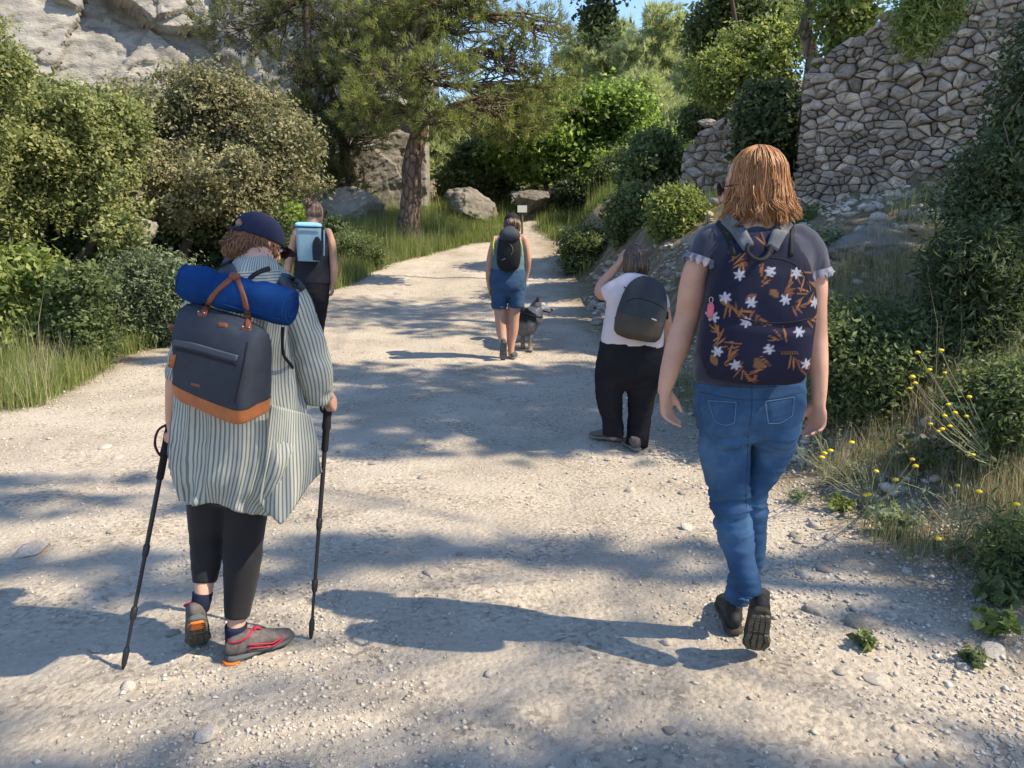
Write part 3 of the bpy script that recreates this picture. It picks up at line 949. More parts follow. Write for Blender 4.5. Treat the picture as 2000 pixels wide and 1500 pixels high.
def gbase(px, Y):
    x = (px - 1000) / FPX * Y / math.cos(PITCH)
    return np.array((x, Y, gz(x, Y) - 0.03))

def shrub(px, py, Y, rx, rz, mat, label, seed, lobes=None, n=420, per=26, ln=0.045, wd=0.026, cat='shrub', name='shrub', gap=0.28, sigma=0.075, hang=False, **kw):
    """a bush growing from the ground; its top is where the photo shows it"""
    b = gbase(px, Y); k = mpp(Y); r = np.random.default_rng(seed + 900)
    tops = lobes or [(px - rx * .55, py - rz * .15, rx * .55, rz * .6), (px + rx * .5, py - rz * .1, rx * .55, rz * .6), (px, py - rz * .45, rx * .6, rz * .6),
                     (px - rx * .15, py, rx * .8, rz * .8, -.1), (px + rx * .8, py + rz * .4, rx * .4, rz * .5), (px - rx * .85, py + rz * .45, rx * .35, rz * .45)]
    L = px_lobes([tuple(t[:2]) + (t[2] * r.uniform(.85, 1.15), t[3] * r.uniform(.85, 1.15)) + tuple(t[4:]) for t in tops], Y, b)
    out = []
    for (x, y, z, a, c, h) in L:
        out.append((x, y, z, a, c, h))
        g = gz(b[0] + x, b[1] + y) - b[2]
        if not hang and z - h * 0.7 > g:                 # fill down to the ground
            m = (z - h * 0.5 + g) / 2
            out.append((x * 0.9, y, m, a * r.uniform(.6, .9), c * .8, max(0.05, (z - h * 0.3 - g) / 2)))
    n = int(n * 0.72); ln *= 1.12; wd *= 1.14
    nn = int(n * (1 + 0.35 * (len(out) - len(L)) / max(1, len(L))))
    if hang:
        q_ = L[0][:3]; kw['stems'] = [[q_, (q_[0] + .03, q_[1] + .1, q_[2] + .12), (q_[0] + .05, q_[1] + .12, q_[2] + .2)]]
    return plant(name, b, out, mat, label, cat, n=nn, per=per, ln=ln, wd=wd, seed=seed, gap=gap, trunk_r=kw.pop('trunk_r', 0.02), twigs=kw.pop('twigs', 50), sigma=sigma, **kw)

# ---- left side
b = gbase(300, 12.0)
plant('oak_tree', b, px_lobes([(320, 245, 115, 85), (430, 235, 110, 85, .4), (520, 300, 90, 95, .3), (300, 345, 100, 85, -.4), (410, 370, 115, 80, -.5),
      (560, 290, 62, 70, .2), (385, 185, 80, 45, .3), (480, 390, 70, 50), (250, 260, 70, 70, .3), (240, 200, 60, 40, 1.2), (580, 360, 40, 40, .2), (340, 150, 30, 20, .5)], 12.0, b), OAKL,
      'rounded olive green holm oak behind the striped walker', 'tree', n=2500, per=26, sigma=0.085, ln=0.062, wd=0.034, seed=21,
      stems=[[(0, 0, -0.2), (-0.2, 0, 0.5), (0.1, 0.1, 1.4)], [(0.15, 0, -0.2), (0.6, 0, 0.7), (1.0, 0.1, 1.6)]], trunk_r=0.10, bark=BARKD, gap=0.46, twigs=200, gapfreq=1.5)
b = gbase(40, 9.6)
plant('oak_tree', b, px_lobes([(120, 240, 95, 75, .2), (100, 320, 115, 80), (190, 350, 85, 75, .2), (30, 260, 70, 75, .1), (210, 270, 60, 60, .4),
      (150, 400, 80, 45), (190, 220, 55, 45, .5), (10, 360, 60, 70, -.3), (25, 440, 50, 60, -.3), (225, 450, 40, 35, -.3)], 9.6, b), OAKY,
      'yellow green oak with dark leaning stems at far left', 'tree', n=2200, per=24, sigma=0.075, ln=0.055, wd=0.032, seed=22,
      stems=[[(0, 0, -0.2), (0.2, 0, 0.6), (0.55, 0, 1.3)], [(0.5, 0.2, -0.2), (0.7, 0.2, 0.7), (1.2, 0.2, 1.5)]], trunk_r=0.08, bark=BARKD, gap=0.47, twigs=200, gapfreq=1.6)
b = gbase(-60, 8.4)
plant('oak_tree', b, px_lobes([(-30, 120, 55, 75), (-60, 220, 70, 80), (-50, 320, 50, 60)], 8.4, b), OAKY,
      'leafy branch end of a tree cut by the upper left edge', 'tree', n=500, per=24, sigma=0.08, ln=0.05, wd=0.03, seed=23, trunk_r=0.07, bark=BARKD)
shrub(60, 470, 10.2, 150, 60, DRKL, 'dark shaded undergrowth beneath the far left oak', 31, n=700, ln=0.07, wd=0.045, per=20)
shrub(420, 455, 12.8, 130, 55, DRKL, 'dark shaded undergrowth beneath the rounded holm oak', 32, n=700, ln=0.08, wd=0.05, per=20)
shrub(40, 545, 8.3, 75, 60, YELL, 'bright green leafy bush at the far left verge', 33, n=420, ln=0.07, wd=0.04)
shrub(160, 560, 8.2, 55, 38, MIDL, 'mid green weedy bush right of the bright one on the left verge', 34, n=260)
shrub(290, 540, 9.4, 85, 50, GRYL, 'grey green bush on the left verge before the shaded boulder', 35, n=480, kind='leaf', ln=0.05, wd=0.018)
shrub(560, 440, 14.6, 45, 55, BRDL, 'small bright green bush behind the blue capped head', 36, n=260, ln=0.06, wd=0.04)
shrub(690, 488, 16.2, 52, 32, MIDL, 'dark green bush right of the walker with the light blue pack', 37, n=420, ln=0.05, wd=0.02, shoots=0.5)
shrub(635, 465, 16.8, 50, 40, DRKL, 'dark bush behind the light blue pack', 39, n=300, ln=0.07, wd=0.045)
shrub(375, 575, 9.8, 40, 45, MIDL, 'tall grassy bush hidden by the blue roll', 40, n=200)

# ---- dark pines behind
b = gbase(600, 20.5)
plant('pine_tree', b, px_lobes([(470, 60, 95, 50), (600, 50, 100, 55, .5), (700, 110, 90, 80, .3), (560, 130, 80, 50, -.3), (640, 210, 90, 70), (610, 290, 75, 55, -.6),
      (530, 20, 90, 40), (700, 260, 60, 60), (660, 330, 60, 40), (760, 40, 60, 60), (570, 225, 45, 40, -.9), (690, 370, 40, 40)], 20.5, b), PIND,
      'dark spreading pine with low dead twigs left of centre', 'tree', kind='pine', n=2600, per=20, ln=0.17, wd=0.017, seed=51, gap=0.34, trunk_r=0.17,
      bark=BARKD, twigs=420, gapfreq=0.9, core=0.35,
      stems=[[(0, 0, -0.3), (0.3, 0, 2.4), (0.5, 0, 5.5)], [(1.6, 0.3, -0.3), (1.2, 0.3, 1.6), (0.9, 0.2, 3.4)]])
# ---- the big pine
YP = 19.0
b = gbase(806, YP)
tp = lambda px, py, dy=0: tuple(at(px, py, YP + dy) - b)
plant('pine_tree', b, px_lobes([(770, 170, 80, 50, -.8), (850, 150, 70, 55, -1), (900, 70, 90, 60), (990, 130, 85, 60), (1050, 60, 80, 45, .3), (960, 220, 95, 50, -.4), (715, 225, 60, 45, -.8),
      (850, 235, 60, 30, -1.1), (800, 80, 70, 60, .6), (1080, 170, 60, 45, .6), (700, 130, 50, 50), (880, 10, 110, 40), (760, 20, 80, 40, .5), (1010, 250, 60, 35)], YP, b), PINL,
      'big pine with a thick reddish trunk standing left of the track', 'tree', kind='pine', n=3000, per=20, ln=0.15, wd=0.016, seed=52, gap=0.38, trunk_r=0.235,
      bark=PINEBARK, twigs=520, gapfreq=0.9, core=0.25, limb=0.22,
      stems=[[(0, 0, -0.4), tp(806, 380), tp(812, 300), tp(818, 235), tp(812, 160), tp(800, 90), tp(835, 30), tp(880, -60)],
             ])
# ---- trees of the middle ground
b = gbase(1090, 23.5)
YB = 23.5
tb = lambda px, py, dy=0: tuple(at(px, py, YB + dy) - b)
plant('broadleaf_tree', b, px_lobes([(1050, 225, 70, 45), (1130, 215, 75, 45, .3), (1200, 235, 75, 60), (1240, 290, 70, 50, -.3), (1100, 285, 80, 40, -.3), (1180, 330, 60, 35, -.6),
      (1010, 300, 50, 35), (1060, 330, 50, 20, -.4)], YB, b), BRDL,
      'bright green multi stemmed tree at the end of the track', 'tree', n=2100, per=20, sigma=0.19, ln=0.15, wd=0.10, seed=61, gap=0.34, trunk_r=0.10, twigs=120, gapfreq=0.8,
      stems=[[(0, 0, -0.3), tb(1060, 350), tb(1045, 290)], [(0.3, 0, -0.3), tb(1082, 350), tb(1086, 260)], [(0.7, 0.2, -0.3), tb(1125, 350), tb(1150, 280), tb(1160, 240)], [(-.3, 0, -.3), tb(1040, 350), tb(1020, 290)]], bark=BARK)
shrub(960, 310, 24.5, 55, 40, MIDL, 'dark green bushy oak left of the multi stemmed tree', 62, n=420, ln=0.13, wd=0.09, sigma=0.15)
shrub(915, 345, 24.0, 45, 55, MIDL, 'scruffy green shrub above the angular grey boulder', 63, n=380, ln=0.11, wd=0.06, sigma=0.15)
shrub(1120, 380, 22.4, 34, 30, DRKL, 'small dark bush right of the dome shaped boulder', 64, n=260, ln=0.09, wd=0.06, sigma=0.1)
shrub(1170, 360, 22.6, 55, 30, YELL, 'light green bush under the multi stemmed tree', 65, n=320, ln=0.10, wd=0.06, sigma=0.12)
shrub(1215, 350, 21.0, 45, 60, MIDL, 'green bush at the right end of the grass', 66, n=420, ln=0.09, wd=0.05, sigma=0.12)
shrub(1285, 335, 16.0, 55, 75, MIDL, 'dark tall shrub left of the farther stone wall', 67, n=800, ln=0.09, wd=0.05, sigma=0.10)
shrub(1255, 415, 14.0, 55, 48, MIDL, 'dark green shrub above the rubble heap', 68, n=560, ln=0.075, wd=0.04, sigma=0.09)
shrub(1325, 408, 11.6, 38, 34, YELL, 'sunlit yellow green bush left of the red haired head', 69, n=360, ln=0.06, wd=0.03, sigma=0.09, shoots=0.5, gap=.36)
shrub(1155, 478, 15.6, 52, 34, MIDL, 'low dark green bush at the right track edge', 70, n=380, ln=0.06, wd=0.028, shoots=0.4)
# ---- far pines on the hill
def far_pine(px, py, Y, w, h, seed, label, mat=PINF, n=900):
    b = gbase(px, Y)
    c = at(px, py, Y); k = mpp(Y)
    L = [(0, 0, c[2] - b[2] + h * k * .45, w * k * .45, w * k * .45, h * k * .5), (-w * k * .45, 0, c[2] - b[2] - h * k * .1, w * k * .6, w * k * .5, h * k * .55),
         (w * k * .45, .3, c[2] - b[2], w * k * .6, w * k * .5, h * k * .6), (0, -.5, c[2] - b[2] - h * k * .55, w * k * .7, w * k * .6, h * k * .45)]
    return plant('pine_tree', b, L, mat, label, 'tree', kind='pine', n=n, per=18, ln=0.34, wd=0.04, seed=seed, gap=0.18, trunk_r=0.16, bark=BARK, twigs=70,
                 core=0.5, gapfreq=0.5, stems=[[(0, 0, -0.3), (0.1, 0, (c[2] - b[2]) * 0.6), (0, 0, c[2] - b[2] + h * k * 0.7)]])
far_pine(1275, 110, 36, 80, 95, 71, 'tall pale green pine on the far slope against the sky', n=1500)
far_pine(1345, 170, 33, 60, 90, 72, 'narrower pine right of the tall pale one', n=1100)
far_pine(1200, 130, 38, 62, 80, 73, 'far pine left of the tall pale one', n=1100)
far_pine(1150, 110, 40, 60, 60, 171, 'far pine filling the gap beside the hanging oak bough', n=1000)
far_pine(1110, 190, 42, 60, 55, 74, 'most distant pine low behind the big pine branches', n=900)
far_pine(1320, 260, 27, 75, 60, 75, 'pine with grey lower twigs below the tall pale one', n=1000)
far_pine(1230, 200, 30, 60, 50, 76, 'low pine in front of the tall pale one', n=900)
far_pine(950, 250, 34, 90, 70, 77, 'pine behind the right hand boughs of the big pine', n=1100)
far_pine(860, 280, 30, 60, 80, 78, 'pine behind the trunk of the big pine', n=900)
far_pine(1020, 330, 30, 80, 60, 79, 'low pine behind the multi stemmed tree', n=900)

# ---- trees and shrubs on the right terrace
b = gbase(1165, 17.5)
b = np.array((4.4, 14.2, gz(4.4, 14.2)))
plant('oak_tree', b, px_lobes([(1168, 40, 26, 26), (1180, -40, 60, 30), (1175, 85, 16, 16, -.2)], 14.0, b), DRKL,
      'dark oak bough hanging into the sky at the top', 'tree', n=300, per=16, sigma=0.11, ln=0.085, wd=0.05, seed=81, gap=0.4, trunk_r=0.04, bark=BARKD, twigs=60,
      stems=[[(0, 0, -0.2), tuple(at(1420, -60, 14.2) - b), tuple(at(1330, -200, 14.2) - b), tuple(at(1200, -60, 14) - b)]])
b = gbase(1450, 15.5)
plant('oak_tree', b, px_lobes([(1440, 30, 70, 45), (1395, 70, 40, 40, .2), (1510, 40, 60, 40, .3), (1430, 120, 45, 30, -.2)], 15.5, b), MIDL,
      'dark leafy oak on the terrace left of the stone wall', 'tree', n=900, per=20, sigma=0.15, ln=0.10, wd=0.06, seed=82, gap=0.42, trunk_r=0.12, bark=BARKD, twigs=80)
shrub(1470, 130, 12.5, 75, 60, YELL, 'sunlit green bush on the terrace left of the tall wall', 83, lobes=[(1400, 130, 36, 30), (1450, 95, 40, 34, .2), (1500, 120, 44, 40), (1540, 80, 34, 44, .1), (1440, 165, 40, 24), (1390, 180, 30, 26)], n=420, ln=0.07, wd=0.032, sigma=0.10, hang=True, shoots=0.6)
shrub(1420, 200, 13.2, 60, 50, MIDL, 'green bush overhanging the farther stone wall', 84, lobes=[(1455, 150, 45, 35), (1500, 175, 40, 40)], n=260, ln=0.07, wd=0.035, sigma=0.10, hang=True, shoots=0.4)
shrub(1500, 240, 10.4, 44, 80, DRKL, 'very dark shrub filling the gap between the two walls', 85, n=620, ln=0.07, wd=0.04, sigma=0.09)
shrub(1380, 240, 17.0, 40, 40, MIDL, 'green scrub on top of the farther stone wall', 86, n=200, ln=0.08, wd=0.05, sigma=0.10, hang=True, shoots=0.4)
b = np.array((3.78, 10.2, gz(3.78, 10.2)))
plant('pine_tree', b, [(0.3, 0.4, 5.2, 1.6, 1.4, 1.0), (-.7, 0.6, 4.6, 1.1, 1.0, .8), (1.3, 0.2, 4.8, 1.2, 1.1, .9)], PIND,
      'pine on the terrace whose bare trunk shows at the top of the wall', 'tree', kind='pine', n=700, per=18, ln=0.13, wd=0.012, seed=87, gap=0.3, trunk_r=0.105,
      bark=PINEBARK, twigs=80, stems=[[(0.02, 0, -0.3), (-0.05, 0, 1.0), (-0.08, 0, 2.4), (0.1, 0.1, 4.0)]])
shrub(1650, 20, 9.6, 50, 40, YELL, 'bright leaves behind the wall top beside the bare trunk', 88, n=200, ln=0.06, wd=0.035)
shrub(1800, 40, 7.0, 46, 46, YELL, 'feathery yellow green plant growing out of the wall top', 89, lobes=[(1800, 30, 42, 36, -.1), (1790, 75, 26, 26, -.2), (1830, 5, 50, 30)], n=300, ln=0.06, wd=0.014, hang=True)
shrub(1960, 240, 5.3, 70, 190, DRKL, 'tall dark shrub overhanging the wall at the right edge', 90,
      lobes=[(2010, 120, 45, 60), (2005, 240, 62, 70), (1960, 340, 75, 50, -.1), (1900, 410, 65, 38, -.1), (2000, 420, 70, 70, -.1), (2060, 300, 80, 90)], n=1050, ln=0.040, wd=0.015, per=22, trunk_r=0.05, gap=.45, shoots=0.5)
shrub(1930, 520, 4.9, 90, 60, DRKL, 'dark broom like shrub below the overhanging one', 91, n=640, ln=0.05, wd=0.012)
shrub(1700, 640, 5.0, 105, 70, MIDL, 'dark green shrub mass right of the flowery backpack', 92,
      lobes=[(1650, 660, 45, 55), (1720, 650, 60, 50, .2), (1790, 690, 80, 60, .1), (1700, 710, 90, 50, -.1), (1850, 700, 80, 60)], n=1050, ln=0.040, wd=0.017, per=24, shoots=0.35)
shrub(1480, 590, 6.3, 50, 40, MIDL, 'small scrub behind the flowery backpack', 93, n=260, ln=0.04, wd=0.02)
shrub(1600, 500, 7.0, 60, 34, GRYL, 'grey green scrub under the tall wall', 94, n=260, ln=0.045, wd=0.02)
shrub(1975, 790, 4.0, 80, 70, MIDL, 'shaded leafy shrub behind the yellow flower stems', 95, n=700, ln=0.035, wd=0.014)
shrub(1590, 440, 8.3, 30, 22, MIDL, 'little shrub at the foot of the tall wall', 96, n=120, ln=0.045, wd=0.025)
shrub(2010, 1060, 3.0, 60, 30, MIDL, 'dense low green clump at the right edge', 97, n=300, ln=0.035, wd=0.007, shoots=0.5)

# ---- trees right of the view that shade the track
def shade_tree(x, y, z0, h, lobes, seed, label, n=700, kind='pine', gap=0.3, mat=PIND):
    b = (x, y, gz(x, y))
    return plant('pine_tree', b, lobes, mat, label, 'tree', kind=kind, n=n, per=20, ln=0.16, wd=0.022, seed=seed, gap=gap, trunk_r=0.13, bark=PINEBARK, twigs=160,
                 sigma=0.12, core=0.6, gapfreq=1.0, stems=[[(0, 0, -0.3), (0.1, 0, h * 0.5), (0, 0, h)]])
SHADE = True

def toward_sun(gx, gy, gz_, h):
    """point at height h above the ground point whose shadow falls on it"""
    t = (h - gz_) / SUN_DIR.z
    return np.array((gx + SUN_DIR.x * t, gy + SUN_DIR.y * t, h))
def shade_crown(trunk, blobs, seed, label, n=700, gap=0.3, kind='pine', limb=0.12):
    """blobs: (ground x, ground y, height, r_along_x, r_y, r_z) - crown lobes placed so their shade falls at that ground point"""
    bx, by = trunk; bz = gz(bx, by)
    L = []
    for gx, gy, h, rx, ry, rz in blobs:
        c = toward_sun(gx, gy, 0, h)
        L.append((c[0] - bx, c[1] - by, c[2] - bz, rx, ry, rz))
    h = max(l[2] for l in L)
    b = (bx, by, bz)
    return plant('pine_tree', b, L, PIND, label, 'tree', kind=kind, n=n, per=20, ln=0.17, wd=0.036, seed=seed, gap=gap, trunk_r=0.14, bark=PINEBARK, twigs=120,
                 sigma=0.12, core=0.5, gapfreq=1.3, limb=limb, stems=[[(0, 0, -0.3), (0.1, 0, h * 0.5), (0, 0, h)]])
shade_crown((8.6, 5.2), [(0.1, 7.3, 8.2, 1.6, 1.0, .8), (-1.0, 6.1, 8.8, 1.2, .9, .7), (1.3, 5.9, 8.0, 1.2, 1.0, .7), (2.9, 6.6, 7.6, 1.3, 1.4, .8), (-2.0, 7.6, 9.0, .9, .7, .5), (3.6, 8.2, 8, 1.3, 1.2, .8), (0.0, 5.55, 8.4, 1.3, .5, .5), (-.9, 7.0, 8.6, 1.1, .8, .6), (.8, 7.3, 8.2, 1.2, .9, .6), (.4, 6.3, 8.4, 1.2, .8, .6)], 101,
            'pine rising out of view above the wall and shading the track', n=1900, gap=0.08)
shade_crown((8.8, 10.5), [(-0.5, 10.6, 8.5, 1.5, .4, .5), (1.2, 9.6, 8.5, 1.4, .45, .5), (-1.5, 12.4, 9.2, 1.3, .4, .5), (0.8, 14.0, 9.0, 1.6, .6, .6), (-3.3, 8.6, 9.5, 1.0, .5, .4), (0.8, 17.5, 9.0, 1.6, .5, .6)], 102,
            'second pine out of view farther along the terrace', n=650, gap=0.3)
shade_crown((9.2, 1.2), [(-0.3, 1.55, 8.6, 1.5, .28, .4), (0.9, 1.75, 8.2, 1.2, .20, .3), (1.9, 3.15, 8.4, 1.5, .14, .25), (-2.1, 1.95, 9.2, 1.0, .2, .3), (-0.2, 3.35, 9.0, 1.3, .11, .2), (-2.6, 4.1, 9.0, 1.1, .30, .3), (-1.7, 3.1, 9, .9, .15, .2), (2.2, 2.6, 8.6, .8, .16, .3), (-2.15, 2.62, 9.2, .42, .18, .25)], 103,
            'pine out of view beyond the right edge of the picture', n=520, gap=0.35, limb=0.05)
# ================================================================== grass and herbs
GRS = leaf_mat('green grass blades', (0.10, 0.135, 0.045), (0.19, 0.24, 0.075), (0.36, 0.37, 0.15), 0.45)
GRSD = leaf_mat('darker grass blades', (0.09, 0.12, 0.05), (0.18, 0.215, 0.09), (0.34, 0.35, 0.18), 0.4)
DRY = leaf_mat('dry straw grass', (0.25, 0.215, 0.12), (0.40, 0.35, 0.22), (0.58, 0.52, 0.36), 0.35)
FLW = M('yellow flower heads', (0.62, 0.46, 0.03), 0.7, 0.2, 30, 0.3, 300)
HERB = leaf_mat('grey green herb leaves', (0.13, 0.17, 0.09), (0.22, 0.27, 0.15), (0.36, 0.41, 0.25), 0.35)

def blades(X, Y, per, h, w, r, spread=0.05, lean=0.5, segs=2, hvar=0.35):
    n = len(X) * per
    Z = height(X, Y)
    c = np.stack([X, Y, Z - 0.01], 1)
    c = np.repeat(c, per, 0) + np.concatenate([r.normal(0, spread, (n, 2)), np.zeros((n, 1))], 1)
    th = np.repeat(h * np.exp(r.normal(0, hvar, len(X))), per) * r.uniform(0.55, 1.15, n)
    a = r.uniform(0, 2 * np.pi, n)
    d = np.stack([np.cos(a), np.sin(a), np.zeros(n)], 1)
    s = np.stack([-np.sin(a), np.cos(a), np.zeros(n)], 1)
    b2 = r.uniform(0, 2 * np.pi, n); s = np.stack([np.cos(b2), np.sin(b2), np.zeros(n)], 1)
    ln = lean * r.random(n) ** 1.3
    ww = (w * r.uniform(0.6, 1.2, n))[:, None]
    up = np.array((0, 0, 1.0))
    tip = c + d * (ln * th)[:, None] + up * (th * np.sqrt(np.clip(1 - ln ** 2 * 0.8, 0.05, 1)))[:, None]
    if segs == 1:
        V = np.stack([c - s * ww / 2, c + s * ww / 2, tip], 1).reshape(-1, 3)
        F = np.arange(n * 3).reshape(n, 3)
        k = 1
    else:
        m = c + d * (ln * th * 0.28)[:, None] + up * (th * 0.55)[:, None]
        V = np.stack([c - s * ww / 2, c + s * ww / 2, m + s * ww * 0.42, m - s * ww * 0.42, tip], 1).reshape(-1, 3)
        i = np.arange(n)[:, None] * 5
        F = np.concatenate([i + np.array((0, 1, 2)), i + np.array((0, 2, 3)), i + np.array((3, 2, 4))], 1).reshape(-1, 3)
        k = 3
    T = np.repeat(np.clip(0.5 * np.repeat(r.random(len(X)), per) + 0.5 * r.random(n), 0, 1), k)
    return V, F, T

def grass(name, X, Y, per, h, w, mat, label, seed, **kw):
    r = np.random.default_rng(seed)
    V, F, T = blades(X, Y, per, h, w, r, **kw)
    me = mesh_np(name, V, F, attrs={'tint': ('FACE', T)})
    return tag(put(name, me, mat), label, 'grass', kind='stuff')

r = np.random.default_rng(400)
# left verge
n = 15000
Y = 4.5 + r.random(n) ** 0.9 * 17.5
X = xl_edge(Y) + 0.25 - r.random(n) ** 1.15 * 3.6 + 0.35 * fbm(np.stack([Y, 0 * Y, 0 * Y], 1), 0.8, 3, 2)
ok = fbm(np.stack([X, Y, 0 * X], 1), 0.9, 3, 12) > -0.33
X, Y = X[ok], Y[ok]
far = Y > 9
grass('grass', X[~far], Y[~far], 9, 0.24, 0.0065, GRS, 'tall green grass along the left verge near the camera', 1, spread=0.05)
grass('grass', X[far], Y[far], 8, 0.34, 0.014, GRS, 'sunlit grass along the far left verge', 2, segs=1, spread=0.07)
k = r.random(len(X)) < 0.22
grass('dry_grass', X[k], Y[k], 5, 0.36, 0.005, DRY, 'pale dry grass stalks mixed into the left verge', 3, lean=0.35)
# end of the track
n = 5200
Y = r.uniform(19.5, 25, n); X = r.uniform(-2.6, 3.4, n)
ok = (np.abs(X - 0.35 - 0.04 * (Y - 19.5)) > 0.35 + 0.25 * (Y < 20.5)) & (fbm(np.stack([X, Y, 0 * X], 1), 0.8, 3, 14) > -0.4)
grass('grass', X[ok], Y[ok], 7, 0.30, 0.018, GRS, 'bright grass clearing where the track narrows to a path', 4, segs=1, spread=0.10)
# right verge, near
n = 6200
Y = 1.9 + r.random(n) ** 0.8 * 4.6
X = 1.42 + 0.12 * (Y - 2) + r.random(n) ** 0.75 * 2.2
dens = fbm(np.stack([X, Y, 0 * X], 1), 1.6, 3, 17) + 0.42 * (X - (1.75 + 0.05 * Y))
ok = (dens > -0.20) & (Y > 2.55 + 0.3 * r.normal(size=n)) 
X1, Y1 = X[ok], Y[ok]
grass('grass', X1, Y1, 7, 0.13, 0.0035, GRSD, 'mixed green grass on the right verge', 5, spread=0.04, lean=0.7)
k = r.random(len(X1)) < 0.9
grass('dry_grass', X1[k], Y1[k], 9, 0.18, 0.0026, DRY, 'fine straw coloured grass on the right verge', 6, spread=0.06, lean=0.8)
# sparse tufts at the margin and on the bank
n = 700
Y = 2.2 + r.random(n) * 9; X = xr_edge(Y) - 0.35 + r.random(n) * 0.8
ok = fbm(np.stack([X, Y, 0 * X], 1), 1.2, 3, 19) > 0.12
grass('grass', X[ok], Y[ok], 9, 0.08, 0.004, GRS, 'sparse little tufts at the foot of the right bank', 7, spread=0.05, lean=0.8)
n = 2600
Y = 4.3 + r.random(n) * 12; X = xr_edge(Y) + r.random(n) * 2.3
ok = fbm(np.stack([X, Y, 0 * X], 1), 0.9, 3, 20) > 0.12
grass('grass', X[ok], Y[ok], 8, 0.20, 0.006, GRSD, 'shaded grass tufts on the right bank', 8, spread=0.06, lean=0.6)

# ---- herbs: countable little plants
def herb(px, py, s, label, seed, mat=HERB, n=26, ln=0.05, wd=0.02, name='herb'):
    h = hit(px, py); r = np.random.default_rng(seed)
    root = empty(name, h, label, 'weed')
    V, F, T = [], [], []
    paths = []
    for k in range(n):
        a = r.uniform(0, 6.28); e = r.uniform(0.4, 1.3); d = np.array((math.cos(a) * math.cos(e), math.sin(a) * math.cos(e), math.sin(e)))
        L = s * r.uniform(0.6, 1.1)
        P = np.stack([d * L * t + np.array((0, 0, 0.15 * L * math.sin(t * 3))) for t in np.linspace(0, 1, 4)])
        paths.append((P, [0.0018, 0.0015, 0.0012, 0.0008]))
    C = np.vstack([p[0][1:] for p in paths]); D = np.vstack([np.gradient(p[0], axis=0)[1:] for p in paths]); D /= np.linalg.norm(D, axis=1)[:, None]
    Vl, Fl, Tl = leaves(C, D, 3, s * 0.08, ln, wd, r, 0.5)
    put('leaves', mesh_np('leaves', Vl, Fl, attrs={'tint': ('FACE', Tl)}), mat, root, False)
    Vb, Fb = tubes(paths, 3)
    put('stems', mesh_np('stems', Vb, Fb), mat, root, False)
    return root
herb(1945, 1245, 0.10, 'little bright green plant among the stones at lower right', 1, YELL, 14, 0.05, 0.026)
herb(1690, 1270, 0.06, 'small flat weed near the bright one at lower right', 2, MIDL, 12, 0.035, 0.02)
herb(1745, 1045, 0.16, 'grey green herb clump in front of the yellow flowers', 3, HERB, 30)
herb(1640, 1005, 0.10, 'small green herb with yellow buds beside the pale stone', 4, YELL, 22, 0.035, 0.015)
herb(1900, 1300, 0.06, 'small weed in the shade at the lower right edge', 5, MIDL, 14, 0.03, 0.018)
herb(1790, 930, 0.22, 'tall leafy herb right of the walker in jeans', 6, MIDL, 30, 0.045, 0.02)
herb(1560, 985, 0.09, 'sparse herb beside the denim leg', 7, HERB, 20, 0.03, 0.01)
herb(1960, 1190, 0.14, 'leafy herb at the right edge below the shrub', 8, MIDL, 26, 0.045, 0.025)
herb(430, 740, 0.0 + 0.10, 'weed on the left track edge', 9, MIDL, 16)
herb(150, 715, 0.16, 'bluish herb in the grass of the left verge', 10, HERB, 30, 0.05, 0.016)
herb(1175, 590, 0.16, 'low herb at the right track edge by the dog', 11, MIDL, 24)
herb(1120, 520, 0.22, 'tuft of herbs below the rubble heap', 12, YELL, 30)

# ---- the yellow flowered plants
def flower_plant(root_pt, heads, label, seed, thick=0.0028, extra=22):
    r = np.random.default_rng(seed)
    root = empty('flowering_plant', root_pt, label, 'plant')
    paths = []
    b0 = np.asarray(root_pt, float)
    for q in range(extra):
        a = r.uniform(0, 6.28)
        e = np.array((math.cos(a) * r.uniform(.05, .3) - 0.12, math.sin(a) * r.uniform(.02, .15), r.uniform(0.12, 0.34)))
        paths.append((curve((0, 0, 0), e, r, 6, 0.08, -0.05), np.linspace(0.002, 0.001, 6)))
    for (px, py, Y) in heads:
        e = at(px, py, Y) - b0
        m = e * 0.5 + np.array((0, 0, -0.10 * np.linalg.norm(e)))
        P = np.array([(1 - t) ** 2 * np.zeros(3) + 2 * t * (1 - t) * m + t * t * e for t in np.linspace(0, 1, 8)])
        P[1:-1] += r.normal(0, 0.004, (6, 3))
        paths.append((P, np.linspace(thick, thick * 0.55, 8)))
        # head: a small domed disc of florets
        V, F = ICO[2]; V = V * np.array((0.0105, 0.0105, 0.006)) * r.uniform(0.8, 1.25) * (1 + 0.25 * r.random((len(V), 1)))
        o = put('flower', mesh_np('flower', V, F), FLW, root, False); o.location = e
    Vb, Fb = tubes(paths, 4)
    put('stems', mesh_np('stems', Vb, Fb), M('silvery herb stems', (0.36, 0.35, 0.22), 0.8, 0.2, 20, 0.2, 200), root, False)
    C = np.vstack([p[0][2:6] for p in paths]); D = r.normal(size=C.shape)
    Vl, Fl, Tl = leaves(C, D, 4, 0.012, 0.03, 0.004, r, 0.4)
    put('leaves', mesh_np('leaves', Vl, Fl, attrs={'tint': ('FACE', Tl)}), HERB, root, False)
    return root
h = hit(1960, 905)
